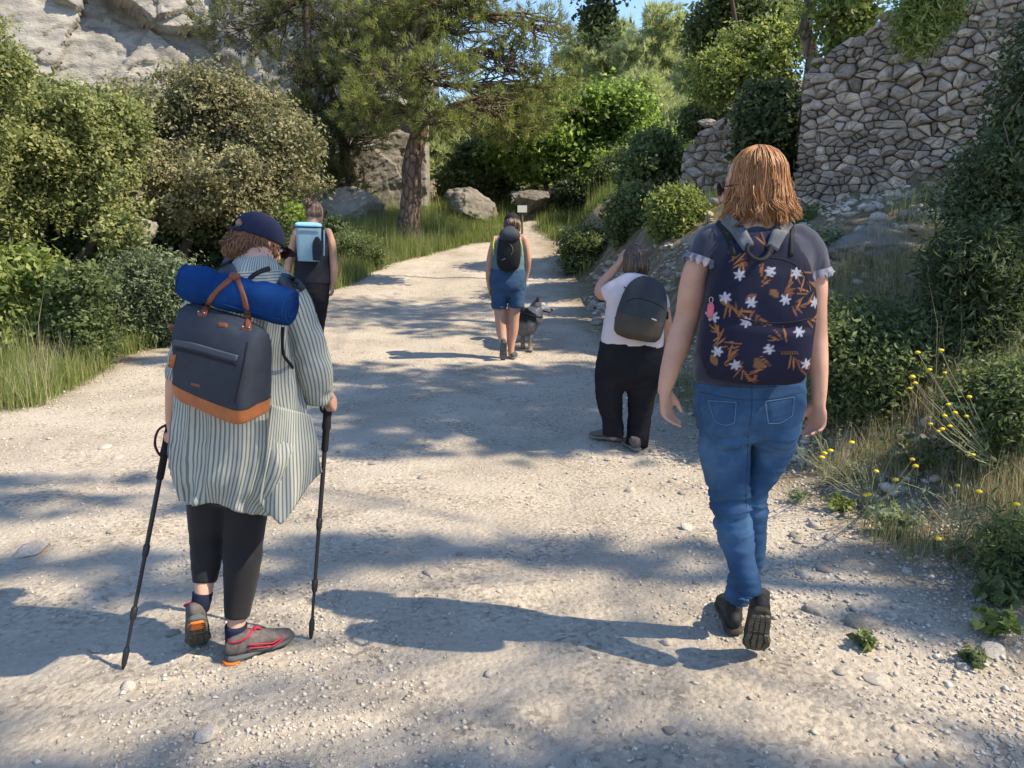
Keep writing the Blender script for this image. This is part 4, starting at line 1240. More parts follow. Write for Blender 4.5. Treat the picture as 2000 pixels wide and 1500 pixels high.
flower_plant((h[0], h[1], h[2]), [(1792, 688, 3.6), (1838, 684, 3.7), (1782, 736, 3.55), (1787, 748, 3.5), (1815, 722, 3.6), (1845, 728, 3.65), (1776, 758, 3.5), (1893, 775, 3.7), (1852, 790, 3.6),
             (1865, 806, 3.6), (1845, 812, 3.55), (1888, 813, 3.65), (1817, 828, 3.4), (1832, 842, 3.45), (1855, 832, 3.5), (1900, 888, 3.5), (1840, 838, 3.5)],
             'silvery plant with long arching stems and yellow button flowers at right', 5, extra=40)
flower_plant(hit(1620, 930), [(1610, 885, 3.55), (1622, 880, 3.5), (1663, 864, 3.5), (1605, 893, 3.45)], 'small plant with yellow flowers beside the right hand of the walker in jeans', 6, extra=14)
flower_plant(hit(1700, 985), [(1711, 920, 3.3), (1750, 937, 3.2), (1697, 965, 3.1), (1690, 967, 3.1), (1782, 897, 3.3), (1788, 910, 3.3)], 'scattered low yellow flowers in the middle of the right verge', 7, extra=18)
flower_plant(hit(1880, 1060), [(1985, 985, 2.9), (1912, 960, 2.9), (1833, 1052, 2.8), (1870, 948, 2.9)], 'few yellow flowers in the green clump at the right edge', 8, extra=16)

# ---- small white sign on a post at the end of the track
sg = empty('sign', (at(1020, 415, 20.6)[0], 20.6, gz(at(1020, 415, 20.6)[0], 20.6)), 'tiny white sign on a short post where the track narrows', 'sign')
c = at(1020, 408, 20.6) - np.array(sg.location); k = mpp(20.6)
V = np.array([(sx * 9 * k, sy * 0.01, sz * 6.5 * k) for sx in (-1, 1) for sy in (-1, 1) for sz in (-1, 1)]) + c
FB = [(0, 1, 3, 2), (4, 6, 7, 5), (0, 4, 5, 1), (2, 3, 7, 6), (0, 2, 6, 4), (1, 5, 7, 3)]
put('board', mesh_np('board', V, FB), M('white sign board', (0.75, 0.72, 0.70), 0.6, 0.05, 8, 0), sg, False)
Vp, Fp = tubes([(np.array([(c[0], c[1] + .03, -0.1), (c[0], c[1] + .03, c[2])]), [0.03, 0.03])], 8)
put('post', mesh_np('post', Vp, Fp), BARK, sg, False)
# ================================================================== figures: tools
from mathutils.bvhtree import BVHTree

def mp(px, py, Y):
    return (Y / ray(px, py)[1]) / FPX

class Fig:
    """positions of one figure, read off at its own distance"""
    def __init__(self, Y): self.Y = Y
    def row(self, px, py, a, b=None, dy=0.0):
        Y = self.Y + dy; k = mp(px, py, Y); c = at(px, py, Y)
        return [c[0], c[1], c[2], a * k, (b if b is not None else a) * k]
    def rows(self, L, dy=0.0, ratio=1.0):
        out = []
        for l in L:
            px, py, a = l[:3]; b = l[3] if len(l) > 3 and l[3] else a * ratio
            out.append(self.row(px, py, a, b, (l[4] if len(l) > 4 else 0.0) + dy))
        return out
    def pt(self, px, py, dy=0.0): return at(px, py, self.Y + dy)

def catmull(P, sub):
    P = np.asarray(P, float)
    if len(P) < 3:
        t = np.linspace(0, 1, sub + 1)[:, None]; return P[0] * (1 - t) + P[-1] * t
    Q = np.vstack([2 * P[0] - P[1], P, 2 * P[-1] - P[-2]]); out = []
    for i in range(1, len(Q) - 2):
        p0, p1, p2, p3 = Q[i - 1], Q[i], Q[i + 1], Q[i + 2]
        for t in np.linspace(0, 1, sub, endpoint=False):
            out.append(0.5 * ((2 * p1) + (-p0 + p2) * t + (2 * p0 - 5 * p1 + 4 * p2 - p3) * t * t + (-p0 + 3 * p1 - 3 * p2 + p3) * t ** 3))
    out.append(P[-1]); return np.array(out)

def loft(path, n=18, sub=5, ref=(1, 0, 0), cap=(1.0, 1.0), p=2.0, phase=0.0):
    """rings along a path of rows [x y z a b]; a lies along ref. -> V, F(list), U (angle, distance)"""
    R = catmull(path, sub) if sub > 1 else np.asarray(path, float)
    C = R[:, :3]; A = np.clip(R[:, 3], 1e-4, None); B = np.clip(R[:, 4], 1e-4, None)
    T = np.gradient(C, axis=0); T /= np.linalg.norm(T, axis=1)[:, None] + 1e-12
    ref = np.asarray(ref, float)
    S = ref - (T @ ref)[:, None] * T; S /= np.linalg.norm(S, axis=1)[:, None] + 1e-12
    N = np.cross(T, S)
    # rounded ends
    def dome(c, t, s, nn, a, b, k, sgn):
        rr = []
        for q in (0.38, 0.7, 0.92):
            rr.append((c + sgn * t * k * min(a, b) * q, s, nn, a * math.sqrt(1 - q * q), b * math.sqrt(1 - q * q)))
        return rr
    rings = [(C[i], S[i], N[i], A[i], B[i]) for i in range(len(C))]
    if cap[0]: rings = dome(C[0], T[0], S[0], N[0], A[0], B[0], cap[0], -1)[::-1] + rings
    if cap[1]: rings = rings + dome(C[-1], T[-1], S[-1], N[-1], A[-1], B[-1], cap[1], 1)
    th = np.linspace(0, 2 * np.pi, n, endpoint=False) + phase
    ct, st_ = np.cos(th), np.sin(th)
    e = 2.0 / p
    ct = np.sign(ct) * np.abs(ct) ** e; st_ = np.sign(st_) * np.abs(st_) ** e
    V, U = [], []
    dist = 0; prev = rings[0][0]
    for (c, s, nn, a, b) in rings:
        dist += float(np.linalg.norm(c - prev)); prev = c
        V.append(c + np.outer(ct, s) * a + np.outer(st_, nn) * b)
        U.append(np.stack([th, np.full(n, dist)], 1))
    k = len(rings)
    V = np.vstack(V); U = np.vstack(U)
    idx = np.arange(k * n).reshape(k, n); nx_ = np.roll(idx, -1, axis=1)
    F = np.stack([idx[:-1].ravel(), nx_[:-1].ravel(), nx_[1:].ravel(), idx[1:].ravel()], 1).tolist()
    if cap[0]: F.append(idx[0][::-1].tolist())
    if cap[1]: F.append(idx[-1].tolist())
    return V, F, U

def ball(c, r, Rm=None, sub=3):
    V, F = ICO[sub]; V = V * np.asarray(r, float)
    if Rm is not None: V = V @ np.asarray(Rm).T
    return V + np.asarray(c, float), F.tolist(), None

def join(parts):
    Vs, Fs, o = [], [], 0
    for q in parts:
        V, F = q[0], q[1]
        Vs.append(V); Fs += [[i + o for i in f] for f in F]; o += len(V)
    return np.vstack(Vs), Fs

def fuse(parts, voxel, smooth=4, factor=0.5, disp=None, name='body'):
    """one continuous surface grown round all the parts"""
    V, F = join(parts)
    me = mesh_np(name, V, F)
    o = bpy.data.objects.new('tmp', me); COL.objects.link(o)
    m = o.modifiers.new('r', 'REMESH'); m.mode = 'VOXEL'; m.voxel_size = voxel; m.use_smooth_shade = True
    if smooth:
        s = o.modifiers.new('s', 'SMOOTH'); s.factor = factor; s.iterations = smooth
    dg = bpy.context.evaluated_depsgraph_get()
    out = bpy.data.meshes.new_from_object(o.evaluated_get(dg))
    bpy.data.objects.remove(o); bpy.data.meshes.remove(me)
    out.name = name
    if disp is not None:
        n = len(out.vertices); co = np.empty(n * 3, np.float32); out.vertices.foreach_get('co', co); co = co.reshape(n, 3).astype(float)
        no = np.empty(n * 3, np.float32); out.vertex_normals.foreach_get('vector', no); no = no.reshape(n, 3)
        co = co + no * disp(co, no)[:, None]
        out.vertices.foreach_set('co', co.astype(np.float32).ravel()); out.update()
    out.polygons.foreach_set('use_smooth', np.ones(len(out.polygons), dtype=bool))
    return out

def folds(P, seed, size=(9, 9, 26), amp=0.006, sharp=True):
    f = fbm(P * np.array(size), 1.0, 3, seed)
    if sharp: f = 1 - 2 * np.abs(f) ** 0.8
    return amp * f

def bvh_of(objs):
    V, F, o = [], [], 0
    for ob in objs:
        me = ob.data; off = Vector(ob.parent.location) if ob.parent else Vector((0, 0, 0))
        off = off + ob.location
        n = len(me.vertices); co = np.empty(n * 3, np.float32); me.vertices.foreach_get('co', co)
        V += (co.reshape(n, 3) + np.array(off)).tolist(); F += [[i + o for i in p.vertices] for p in me.polygons]; o += n
    return BVHTree.FromPolygons(V, F)

def cast(bvh, px, py, off=0.0015):
    d = Vector(ray(px, py)).normalized(); o = Vector((0, 0, CAM_H))
    h = bvh.ray_cast(o, d)
    if h[0] is None: return None
    nrm = h[1] if h[1].dot(d) < 0 else -h[1]
    return np.array(h[0] + nrm * off), np.array(nrm)

def strip(bvh, pts, width_px, th=0.003, sub=8, off=0.001, fallbackY=None):
    """a flat band of cloth laid on a surface along photo points"""
    P = catmull(np.array(pts, float), sub)
    T = np.gradient(P, axis=0); T /= np.linalg.norm(T, axis=1)[:, None] + 1e-9
    Nn = np.stack([-T[:, 1], T[:, 0]], 1)
    W = np.interp(np.linspace(0, 1, len(P)), np.linspace(0, 1, len(width_px)), width_px) if hasattr(width_px, '__len__') else np.full(len(P), width_px)
    rows = []
    last = None
    for i in range(len(P)):
        r_ = []
        for s in (-1, -0.5, 0, 0.5, 1):
            q = P[i] + Nn[i] * s * W[i] / 2
            h = cast(bvh, q[0], q[1], off)
            if h is None and last is not None:
                dd = ray(q[0], q[1]); h = (np.array((0, 0, CAM_H)) + dd * (last[0][1] / dd[1]), last[1])
            if h is not None: last = h
            r_.append(h)
        if all(x is not None for x in r_): rows.append(r_)
    if len(rows) < 2: return None
    V, F = [], []
    for r_ in rows:
        nrm = sum(x[1] for x in r_); nrm /= np.linalg.norm(nrm)
        for k, x in enumerate(r_): V.append(x[0] + nrm * th * (1.0 if 0 < k < 4 else 0.75))
        for k, x in enumerate(r_): V.append(x[0] - nrm * 0.004)
    m = len(rows)
    for i in range(m - 1):
        a, b = i * 10, (i + 1) * 10
        for k in range(4): F.append((a + k, a + k + 1, b + k + 1, b + k))
        F.append((a, b, b + 5, a + 5)); F.append((a + 4, a + 9, b + 9, b + 4))
    F.append((0, 5, 6, 7, 8, 9, 4, 3, 2, 1)); e = (m - 1) * 10
    F.append((e, e + 1, e + 2, e + 3, e + 4, e + 9, e + 8, e + 7, e + 6, e + 5))
    return np.array(V), F, None

def patch(bvh, corners, nu=10, nv=10, th=0.002, off=0.0):
    """a cloth patch (four photo corners, clockwise from top left) laid on a surface"""
    c = np.array(corners, float); V = []; ok = True
    P = np.zeros((nv + 1, nu + 1, 3)); last = None
    for j in range(nv + 1):
        for i in range(nu + 1):
            u, v = i / nu, j / nv
            q = (c[0] * (1 - u) + c[1] * u) * (1 - v) + (c[3] * (1 - u) + c[2] * u) * v
            h = cast(bvh, q[0], q[1], off + th)
            if h is None:
                if last is None: return None
                dd = ray(q[0], q[1]); h = (np.array((0, 0, CAM_H)) + dd * (last[0][1] / dd[1]), last[1])
            last = h
            P[j, i] = h[0] - (h[1] * (th + 0.003) if i in (0, nu) or j in (0, nv) else 0)
    idx = np.arange((nv + 1) * (nu + 1)).reshape(nv + 1, nu + 1)
    F = np.stack([idx[:-1, :-1].ravel(), idx[:-1, 1:].ravel(), idx[1:, 1:].ravel(), idx[1:, :-1].ravel()], 1).tolist()
    return P.reshape(-1, 3), F, None

def seam(bvh, pts, r=0.0012, sub=8, off=0.0006):
    P = catmull(np.array(pts, float), sub); Q = []
    for q in P:
        h = cast(bvh, q[0], q[1], off)
        if h is not None: Q.append(h[0])
    if len(Q) < 2: return None
    V, F = tubes([(np.array(Q), np.full(len(Q), r))], 5)
    return V, F.tolist(), None

def pmesh(name, prt, mat, parent, smooth=True, attrs=None):
    if prt is None: return None
    if isinstance(prt, list): V, F = join([q for q in prt if q is not None])
    else: V, F = prt[0], prt[1]
    return put(name, mesh_np(name, V, F, smooth, attrs), mat, parent)

# ---------------------------------------------------------------- head, hand, shoe
def rotm(yaw=0, pitch=0, roll=0):
    return np.array(Euler((pitch, roll, yaw), 'XYZ').to_matrix())

def head_parts(c, Rm, s=1.0, ears=True):
    """skull, face, nose, lips, chin, ears; face towards local +y"""
    P = []
    def b(x, y, z, a, d, h, sub=3):
        P.append(ball(np.asarray(c) + Rm @ (np.array((x, y, z)) * s), np.array((a, d, h)) * s, Rm, sub))
    b(0, -0.008, 0.035, 0.075, 0.096, 0.082); b(0, 0.030, -0.010, 0.062, 0.064, 0.085); b(0, 0.046, -0.062, 0.046, 0.046, 0.040)
    b(0, 0.082, -0.090, 0.020, 0.018, 0.016); b(0, 0.098, -0.018, 0.011, 0.016, 0.020, 2); b(0, 0.108, -0.030, 0.013, 0.013, 0.010, 2)
    b(0, 0.088, 0.008, 0.009, 0.012, 0.024, 2); b(0, 0.091, -0.055, 0.021, 0.012, 0.0065, 2); b(0, 0.089, -0.066, 0.018, 0.012, 0.0065, 2)
    b(-0.034, 0.066, -0.025, 0.022, 0.024, 0.022, 2); b(0.034, 0.066, -0.025, 0.022, 0.024, 0.022, 2); b(0, 0.079, 0.030, 0.045, 0.016, 0.010, 2)
    if ears:
        for sx in (-1, 1):
            b(sx * 0.076, 0.0, -0.008, 0.007, 0.017, 0.030, 2); b(sx * 0.079, -0.006, 0.004, 0.009, 0.012, 0.018, 2)
    return P

def eye_parts(c, Rm, s=1.0):
    white = [ball(np.asarray(c) + Rm @ (np.array((sx * 0.030, 0.083, 0.008)) * s), np.array((0.0125, 0.009, 0.0065)) * s, Rm, 2) for sx in (-1, 1)]
    return white

def hand_parts(W, d, side, nrm, s=1.0, curl=0.35, thumb_in=0.35, spread=0.12, curls=None):
    """palm, four fingers of unequal length with bent knuckles, thumb from the side of the palm"""
    W = np.asarray(W, float); d = np.asarray(d, float) / np.linalg.norm(d)
    side = np.asarray(side, float); side = side - d * (side @ d); side /= np.linalg.norm(side)
    nrm_ = np.cross(d, side); nrm_ = nrm_ * (1 if nrm_ @ np.asarray(nrm) > 0 else -1)
    P = []
    rows = [[*(W + d * t * s), a * s, b * s] for t, a, b in ((-0.01, .025, .019), (0.015, .028, .018), (0.045, .038, .0165), (0.075, .040, .0145), (0.088, .038, .0125))]
    P.append(loft(rows, 14, 3, side, (0.6, 0.9)))
    Ls = (0.071, 0.079, 0.073, 0.057); Rr = (.0088, .0090, .0085, .0075)
    for k in range(4):
        o = (1.5 - k) * 0.0195
        base = W + (d * (0.080 - 0.004 * abs(k - 1)) + side * o) * s
        dirn = d + side * (1.5 - k) * spread; dirn /= np.linalg.norm(dirn)
        pts = [base - dirn * 0.02 * s]; ang = 0.0; pos = base; pts.append(pos)
        cu = (curls[k] if curls else curl * (1 + 0.12 * k))
        for seg, fr in enumerate((0.42, 0.32, 0.26)):
            ang += cu * (0.75, 1.1, 0.8)[seg]
            v = dirn * math.cos(ang) + nrm_ * math.sin(ang)
            pos = pos + v * Ls[k] * fr * s; pts.append(pos)
        rr = np.array((1.1, 1.06, 0.98, 0.92, 0.78)) * Rr[k] * s
        P.append(loft([[*p_, r_, r_] for p_, r_ in zip(pts, rr)], 10, 4, side, (0.5, 0.9)))
    tb = W + (d * 0.018 + side * 0.024 + nrm_ * 0.006) * s
    v1 = d * 0.72 + side * (0.62 - thumb_in * 0.4) + nrm_ * 0.25; v1 /= np.linalg.norm(v1)
    v2 = d * 0.92 + side * (0.25 - thumb_in * 0.5) + nrm_ * (0.25 + curl * 0.4); v2 /= np.linalg.norm(v2)
    pts = [tb - v1 * 0.012 * s, tb + v1 * 0.012 * s, tb + v1 * 0.040 * s, tb + (v1 * 0.040 + v2 * 0.026) * s, tb + (v1 * 0.040 + v2 * 0.048) * s]
    P.append(loft([[*p_, r_ * s, r_ * s] for p_, r_ in zip(pts, (.013, .0135, .0115, .0105, .008))], 10, 4, nrm_, (0.5, 0.9)))
    return P

def foot_frame(heel, toe, roll=0.0, up=(0, 0, 1)):
    f = np.asarray(toe, float) - np.asarray(heel, float); f /= np.linalg.norm(f)
    up = np.asarray(up, float); x = np.cross(f, up); x /= np.linalg.norm(x); z = np.cross(x, f)
    return np.stack([x, f, z], 1)

def shoe_thing(parent, origin, Fm, s, mats, lug=0, boot=False, sole_t=0.024, trim=None, laces=True):
    """upper, sole and tread of one shoe; origin = middle of the sole's underside"""
    O = np.asarray(origin, float)
    tr = lambda V: O + (V * s) @ Fm.T
    h = 0.115 if boot else 0.088
    up = [loft([[0, y, z, a, b] for y, z, a, b in ((-.118, .050, .026, .030), (-.095, .055, .034, .042), (-.045, .056, .037, .044), (0, .052, .039, .038), (.045, .042, .044, .028), (.09, .034, .044, .021), (.122, .030, .030, .016))],
               16, 4, (1, 0, 0), (0.8, 0.9))[:2],
          loft([[0, -.066, .045, .034, .046], [0, -.070, .075, .034, .046], [0, -.074, h, .036, .045]], 16, 3, (1, 0, 0), (0, .2))[:2],
          loft([[0, -.02, .070, .024, .012], [0, .02, .064, .022, .012], [0, .05, .055, .02, .010]], 10, 3, (1, 0, 0), (1, 1))[:2]]
    me = fuse([(tr(V), F) for V, F in up], 0.0045 * s + 0.001, 3, name='upper')
    shoe = put('shoe', me, mats['upper'], parent)
    sl = loft([[0, y, sole_t * 0.5 + zz, a, sole_t * 0.5] for y, a, zz in ((-.133, .022, .006), (-.115, .034, .002), (-.06, .037, 0), (0, .036, .002), (.05, .045, 0), (.095, .046, .001), (.128, .030, .007), (.138, .016, .010))],
              20, 4, (1, 0, 0), (.4, .4), p=3.2)
    put('sole', mesh_np('sole', tr(sl[0]), sl[1], True), mats['sole'], shoe).location = (0, 0, 0)
    fix = [shoe.children[-1]]
    if lug:
        bx = []
        r = np.random.default_rng(3)
        ys = np.linspace(-.116, .102, lug)
        for yy in ys:
            w = float(np.interp(yy, (-.118, -.06, 0, .05, .105), (.022, .028, .026, .035, .024)))
            for xx in np.linspace(-w, w, 4):
                if -.012 < yy < .008 and lug > 8: continue
                a, b_ = 0.0072, 0.0078
                sk = 0.35 * (1 if xx > 0 else -1)
                V = np.array([(xx + sx * a, yy + sy * b_ + sx * a * sk, z_) for sx in (-1, 1) for sy in (-1, 1) for z_ in (-0.0045, 0.004)])
                bx.append((tr(V), [(0, 1, 3, 2), (4, 6, 7, 5), (0, 4, 5, 1), (2, 3, 7, 6), (0, 2, 6, 4), (1, 5, 7, 3)]))
        V, F = join(bx); o = tag(put('tread', mesh_np('tread', V, F), mats['lug'], shoe), kind='stuff'); fix.append(o)
    if trim:
        th = np.linspace(0, 2 * np.pi, 26)
        P = np.stack([0.036 * np.cos(th), -.074 + .045 * np.sin(th), h + 0.002 + 0.010 * np.sin(th)], 1)
        V, F = tubes([(tr(P), np.full(26, 0.0045 * s))], 6); o = put('collar', mesh_np('collar', V, F, True), trim, shoe); fix.append(o)
    if laces:
        pt_ = []
        for q in range(4):
            y = -0.012 + q * 0.017; z = 0.079 - q * 0.006
            for dx in (1, -1):
                pt_.append((tr(np.array([(-.026 * dx, y - .004, z - .010), (0, y, z + .003), (.026 * dx, y + .004, z - .010)])), np.full(3, 0.0022 * s)))
        V, F = tubes(pt_, 5); o = put('laces', mesh_np('laces', V, F, True), mats['lace'], shoe); fix.append(o)
    # parts of the shoe hang on the shoe, whose own origin is the figure's
    for o in fix: 
        o.data.transform(Matrix.Translation((-parent.location.x, -parent.location.y, -parent.location.z)))
    return shoe

SKIN = M('fair skin', (0.58, 0.33, 0.24), 0.55, 0.10, 14, 0.12, 420, spec=0.35, bdist=0.0006)
SKIN2 = M('tanned skin', (0.46, 0.26, 0.185), 0.55, 0.10, 14, 0.12, 420, spec=0.35, bdist=0.0006)
for k_ in ('fair skin', 'tanned skin'):
    b_ = MATS[k_].node_tree.nodes['Principled BSDF']
    b_.inputs['Subsurface Weight'].default_value = 0.12
    b_.inputs['Subsurface Radius'].default_value = (0.012, 0.005, 0.003)
    b_.inputs['Subsurface Scale'].default_value = 0.6

def hair_mat(name, c0, c1, c2):
    m, nt, b = _nt(name)
    a = nt.nodes.new('ShaderNodeAttribute'); a.attribute_name = 'tint'
    r = ramp(nt, [(0.0, c0), (0.5, c1), (1.0, c2)])
    nt.links.new(a.outputs['Fac'], r.inputs['Fac']); nt.links.new(r.outputs['Color'], b.inputs['Base Color'])
    b.inputs['Roughness'].default_value = 0.38; b.inputs['Specular IOR Level'].default_value = 0.5
    MATS[name] = m
    return m

def strand_mesh(paths, r0, sides=3, rng=None, tints=None):
    rads = [(P, r0 * np.array([0.7] + [1.0] * (len(P) - 3) + [0.8, 0.3])) for P in paths]
    V, F = tubes(rads, sides)
    T = np.concatenate([np.full((len(P) - 1) * sides, t) for (P, _), t in zip(rads, rng.random(len(rads)) if tints is None else tints)])
    return V, F, T
# ================================================================== right walker: jeans and flowery backpack
fr = Fig(2.48)
gR = hit(1455, 1262)
person = empty('person', (gR[0], gR[1], gR[2]), 'woman with wavy red hair in blue jeans walking away with bare arms', 'person')
HC = fr.pt(1472, 365, 0.03); HR = rotm(math.radians(58), math.radians(-6), 0)
body = head_parts(HC, HR, 0.93, False)
body.append(loft(fr.rows([(1482, 398, 33, 36, .03), (1485, 425, 33, 34, .01), (1486, 448, 40, 36), (1485, 470, 80, 40)]), 20, 4))
body.append(loft(fr.rows([(1466, 770, 96, 58), (1470, 650, 92, 54), (1482, 540, 98, 54), (1484, 480, 98, 46), (1484, 460, 70, 34)]), 24, 4))
armL = fr.rows([(1406, 474, 22, 22), (1378, 494, 23, 24), (1358, 530, 24, 26), (1350, 575, 26, 27, .01), (1342, 618, 24, 24, .02), (1326, 668, 24, 23, .0), (1310, 718, 20, 18, -.02), (1298, 762, 14, 13, -.03)])
body.append(loft(armL, 18, 5))
armR = fr.rows([(1558, 478, 22, 22), (1580, 502, 23, 24), (1590, 545, 25, 26), (1590, 600, 24, 25, .01), (1593, 645, 22, 22, .02), (1597, 700, 20, 20, .01), (1600, 750, 16, 16, 0), (1599, 784, 14, 13, 0)])
body.append(loft(armR, 18, 5))
wl = np.array(armL[-1][:3]); wr = np.array(armR[-1][:3])
body += hand_parts(wl, fr.pt(1306, 850, -.02) - wl, (0.60, 0.78, 0.1), (0.8, -0.6, 0.1), 0.90, 0.38, 0.45, 0.04)
body += hand_parts(wr, fr.pt(1592, 870, .02) - wr, (-0.60, 0.76, 0.1), (-0.8, -0.6, 0.1), 0.90, 0.50, 0.4, 0.05)
for L in ([(1415, 800, 40), (1418, 900, 36), (1427, 985, 26), (1438, 1060, 22), (1460, 1150, 14)], [(1506, 800, 36), (1494, 900, 24), (1472, 985, 18), (1464, 1060, 18), (1438, 1150, 15)]):
    dyl = (0, 0, 0.01, -.05, -.12) if L[0][0] < 1450 else (0, .02, .05, .07, .10)
    body.append(loft(fr.rows([(x, y, a, a, d_) for (x, y, a), d_ in zip(L, dyl)]), 14, 4))
put('body', fuse(body, 0.0062, 3), SKIN, person)
pmesh('eyes', eye_parts(HC, HR, 0.93), M('eye white', (0.7, 0.68, 0.65), 0.3, 0.02, 5, 0), person)

# sunglasses
def glasses(c, Rm, s, mat, parent):
    tr = lambda V: np.asarray(c) + (np.asarray(V) * s) @ Rm.T
    fr_, ln_ = [], []
    for sx in (-1, 1):
        th = np.linspace(0, 2 * np.pi, 17)
        P = np.stack([sx * 0.033 + 0.027 * np.cos(th), 0.106 - 0.10 * (np.abs(sx * 0.033 + 0.027 * np.cos(th))) ** 2 * 6, 0.004 + 0.021 * np.sin(th)], 1)
        fr_.append((tr(P), np.full(17, 0.0022 * s)))
        c0 = P[:-1].mean(0); V = np.vstack([tr(P[:-1]), tr([c0 + np.array((0, 0.003, 0))])])
        ln_.append((V, [(k, (k + 1) % 16, 16) for k in range(16)]))
        fr_.append((tr([(sx * 0.060, 0.086, 0.008), (sx * 0.075, 0.05, 0.008), (sx * 0.081, 0.0, 0.006), (sx * 0.079, -0.02, -0.008)]), np.full(4, 0.0024 * s)))
    fr_.append((tr([(-0.008, 0.106, 0.008), (0, 0.108, 0.010), (0.008, 0.106, 0.008)]), np.full(3, 0.002 * s)))
    V, F = tubes(fr_, 6)
    o = put('glasses', mesh_np('glasses', V, F, True), mat, parent)
    V, F = join(ln_); l = put('lens', mesh_np('lens', V, F, True), M('dark lens', (0.02, 0.012, 0.012), 0.12, 0.1, 5, 0, spec=0.6), o)
    l.data.transform(Matrix.Translation(-parent.location))
    return o
glasses(HC, HR, 0.95, M('dark red frame', (0.06, 0.012, 0.015), 0.3, 0.1, 5, 0), person)

# hair: a wavy bob made of locks
AUBURN = hair_mat('auburn hair', (0.11, 0.042, 0.018), (0.31, 0.135, 0.052), (0.60, 0.34, 0.15))
r = np.random.default_rng(5)
hp = []
def hair_shell(c, Rm, sc, zcut, ycut, n=3):
    V, F = ICO[n]; L = V * np.array(sc)
    keep = [f for f in F.tolist() if all((L[i, 1] < ycut or L[i, 2] > 0.055) and L[i, 2] > zcut for i in f)]
    return (np.asarray(c) + L @ Rm.T, keep, None)
def bob(c, Rm, n, bottom_z, rng, flare=1.0, wave=0.010, face=0.95, radius=(0.090, 0.108, 0.100), top=(0, -0.01, 0.035), locks=70, curl=0.016, top_start=(0.0, 1.35)):
    """strands gathered into locks that wave and curl together"""
    paths, tint = [], []
    LK = []
    for k in range(locks):
        LK.append(dict(ph=rng.uniform(-math.pi + face, math.pi - face), w=rng.uniform(0, 6.28), f=rng.uniform(5.5, 9), out=rng.uniform(0.95, 1.10), bz=rng.normal(0, 0.016),
                       cu=rng.uniform(-1, 1.2), t=rng.random(), lean=rng.normal(0, 0.10)))
    for k in range(n):
        lk = LK[rng.integers(locks)]
        ph0 = lk['ph'] + rng.normal(0, 0.16)
        start = rng.uniform(*top_start); depth = rng.uniform(0.90, 1.03) * lk['out'] ** 0.5
        if abs(ph0) > math.pi - face + .1: continue
        pts = []
        for q in np.linspace(start, 1.57, 6):
            dx, dy = math.sin(ph0), -math.cos(ph0)
            pts.append((math.sin(q) * dx * radius[0] * depth, math.sin(q) * dy * radius[1] * depth, math.cos(q) * radius[2] * depth))
        bz_ = bottom_z + lk['bz'] + rng.normal(0, 0.006) + 0.015 * max(0, abs(ph0) - 1.5)
        for t in np.linspace(0, 1, 10)[1:]:
            ph = ph0 * (1 - 0.55 * t) + (lk['ph'] + lk['lean'] * t) * 0.55 * t      # strands close up towards the tip
            dx, dy = math.sin(ph), -math.cos(ph)
            z = (bz_ - top[2]) * t
            out = lk['out'] ** t * (1 + flare * 0.16 * math.sin(t * 2.2))
            a_ = t * lk['f'] + lk['w']
            rad_w = wave * t * math.sin(a_) + curl * lk['cu'] * max(0, t - 0.62) * 2.6
            tan_w = wave * t * math.cos(a_ * 0.9)
            pts.append((dx * (radius[0] * depth * out + rad_w) + tan_w * dy, dy * (radius[1] * depth * out + rad_w) - tan_w * dx, z + (0.010 * abs(lk['cu']) * max(0, t - .8) * 4)))
        P = np.array(pts) + np.array(top)
        P[2:] += np.cumsum(rng.normal(0, 0.0028 if k % 22 == 0 else 0.0008, (len(P) - 2, 3)), 0)
        paths.append(np.asarray(c) + P @ Rm.T); tint.append(np.clip(0.28 + 0.28 * lk['t'] + 0.26 * rng.random() + (0.18 if start < 0.5 else 0), 0, 1))
    return paths, np.array(tint)
bz = -0.104
paths, tints = bob(HC, rotm(math.radians(56), 0, 0), 2500, bz, r, 0.60, 0.011, 0.90, (0.072, 0.090, 0.088), locks=80, curl=0.030)
# the ends curl
V, F, tex = strand_mesh(paths, 0.0016, 3, r, tints)
hair = put('hair', mesh_np('hair', V, F, True, {'tint': ('FACE', tex)}), AUBURN, person)
Rh = rotm(math.radians(58), 0, 0)
shell = loft([[*(HC + Rh @ np.array((0, -0.012, z))), a, b] for z, a, b in ((-0.07, .058, .064), (-0.03, .066, .076), (0.02, .069, .082), (0.055, .066, .080), (0.088, .050, .062), (0.106, .024, .030))], 28, 4, Rh[:, 0], (0.1, .8))
# cut the shell open over the face
Lc = (shell[0] - HC) @ HR
Fk = [f for f in shell[1] if not any((Lc[i, 1] > 0.018 and Lc[i, 2] < 0.062) for i in f)]
sh = put('scalp', mesh_np('scalp', shell[0], Fk, True, {'tint': ('FACE', np.full(len(Fk), 0.22))}), AUBURN, hair)
sh.data.transform(Matrix.Translation(-person.location))

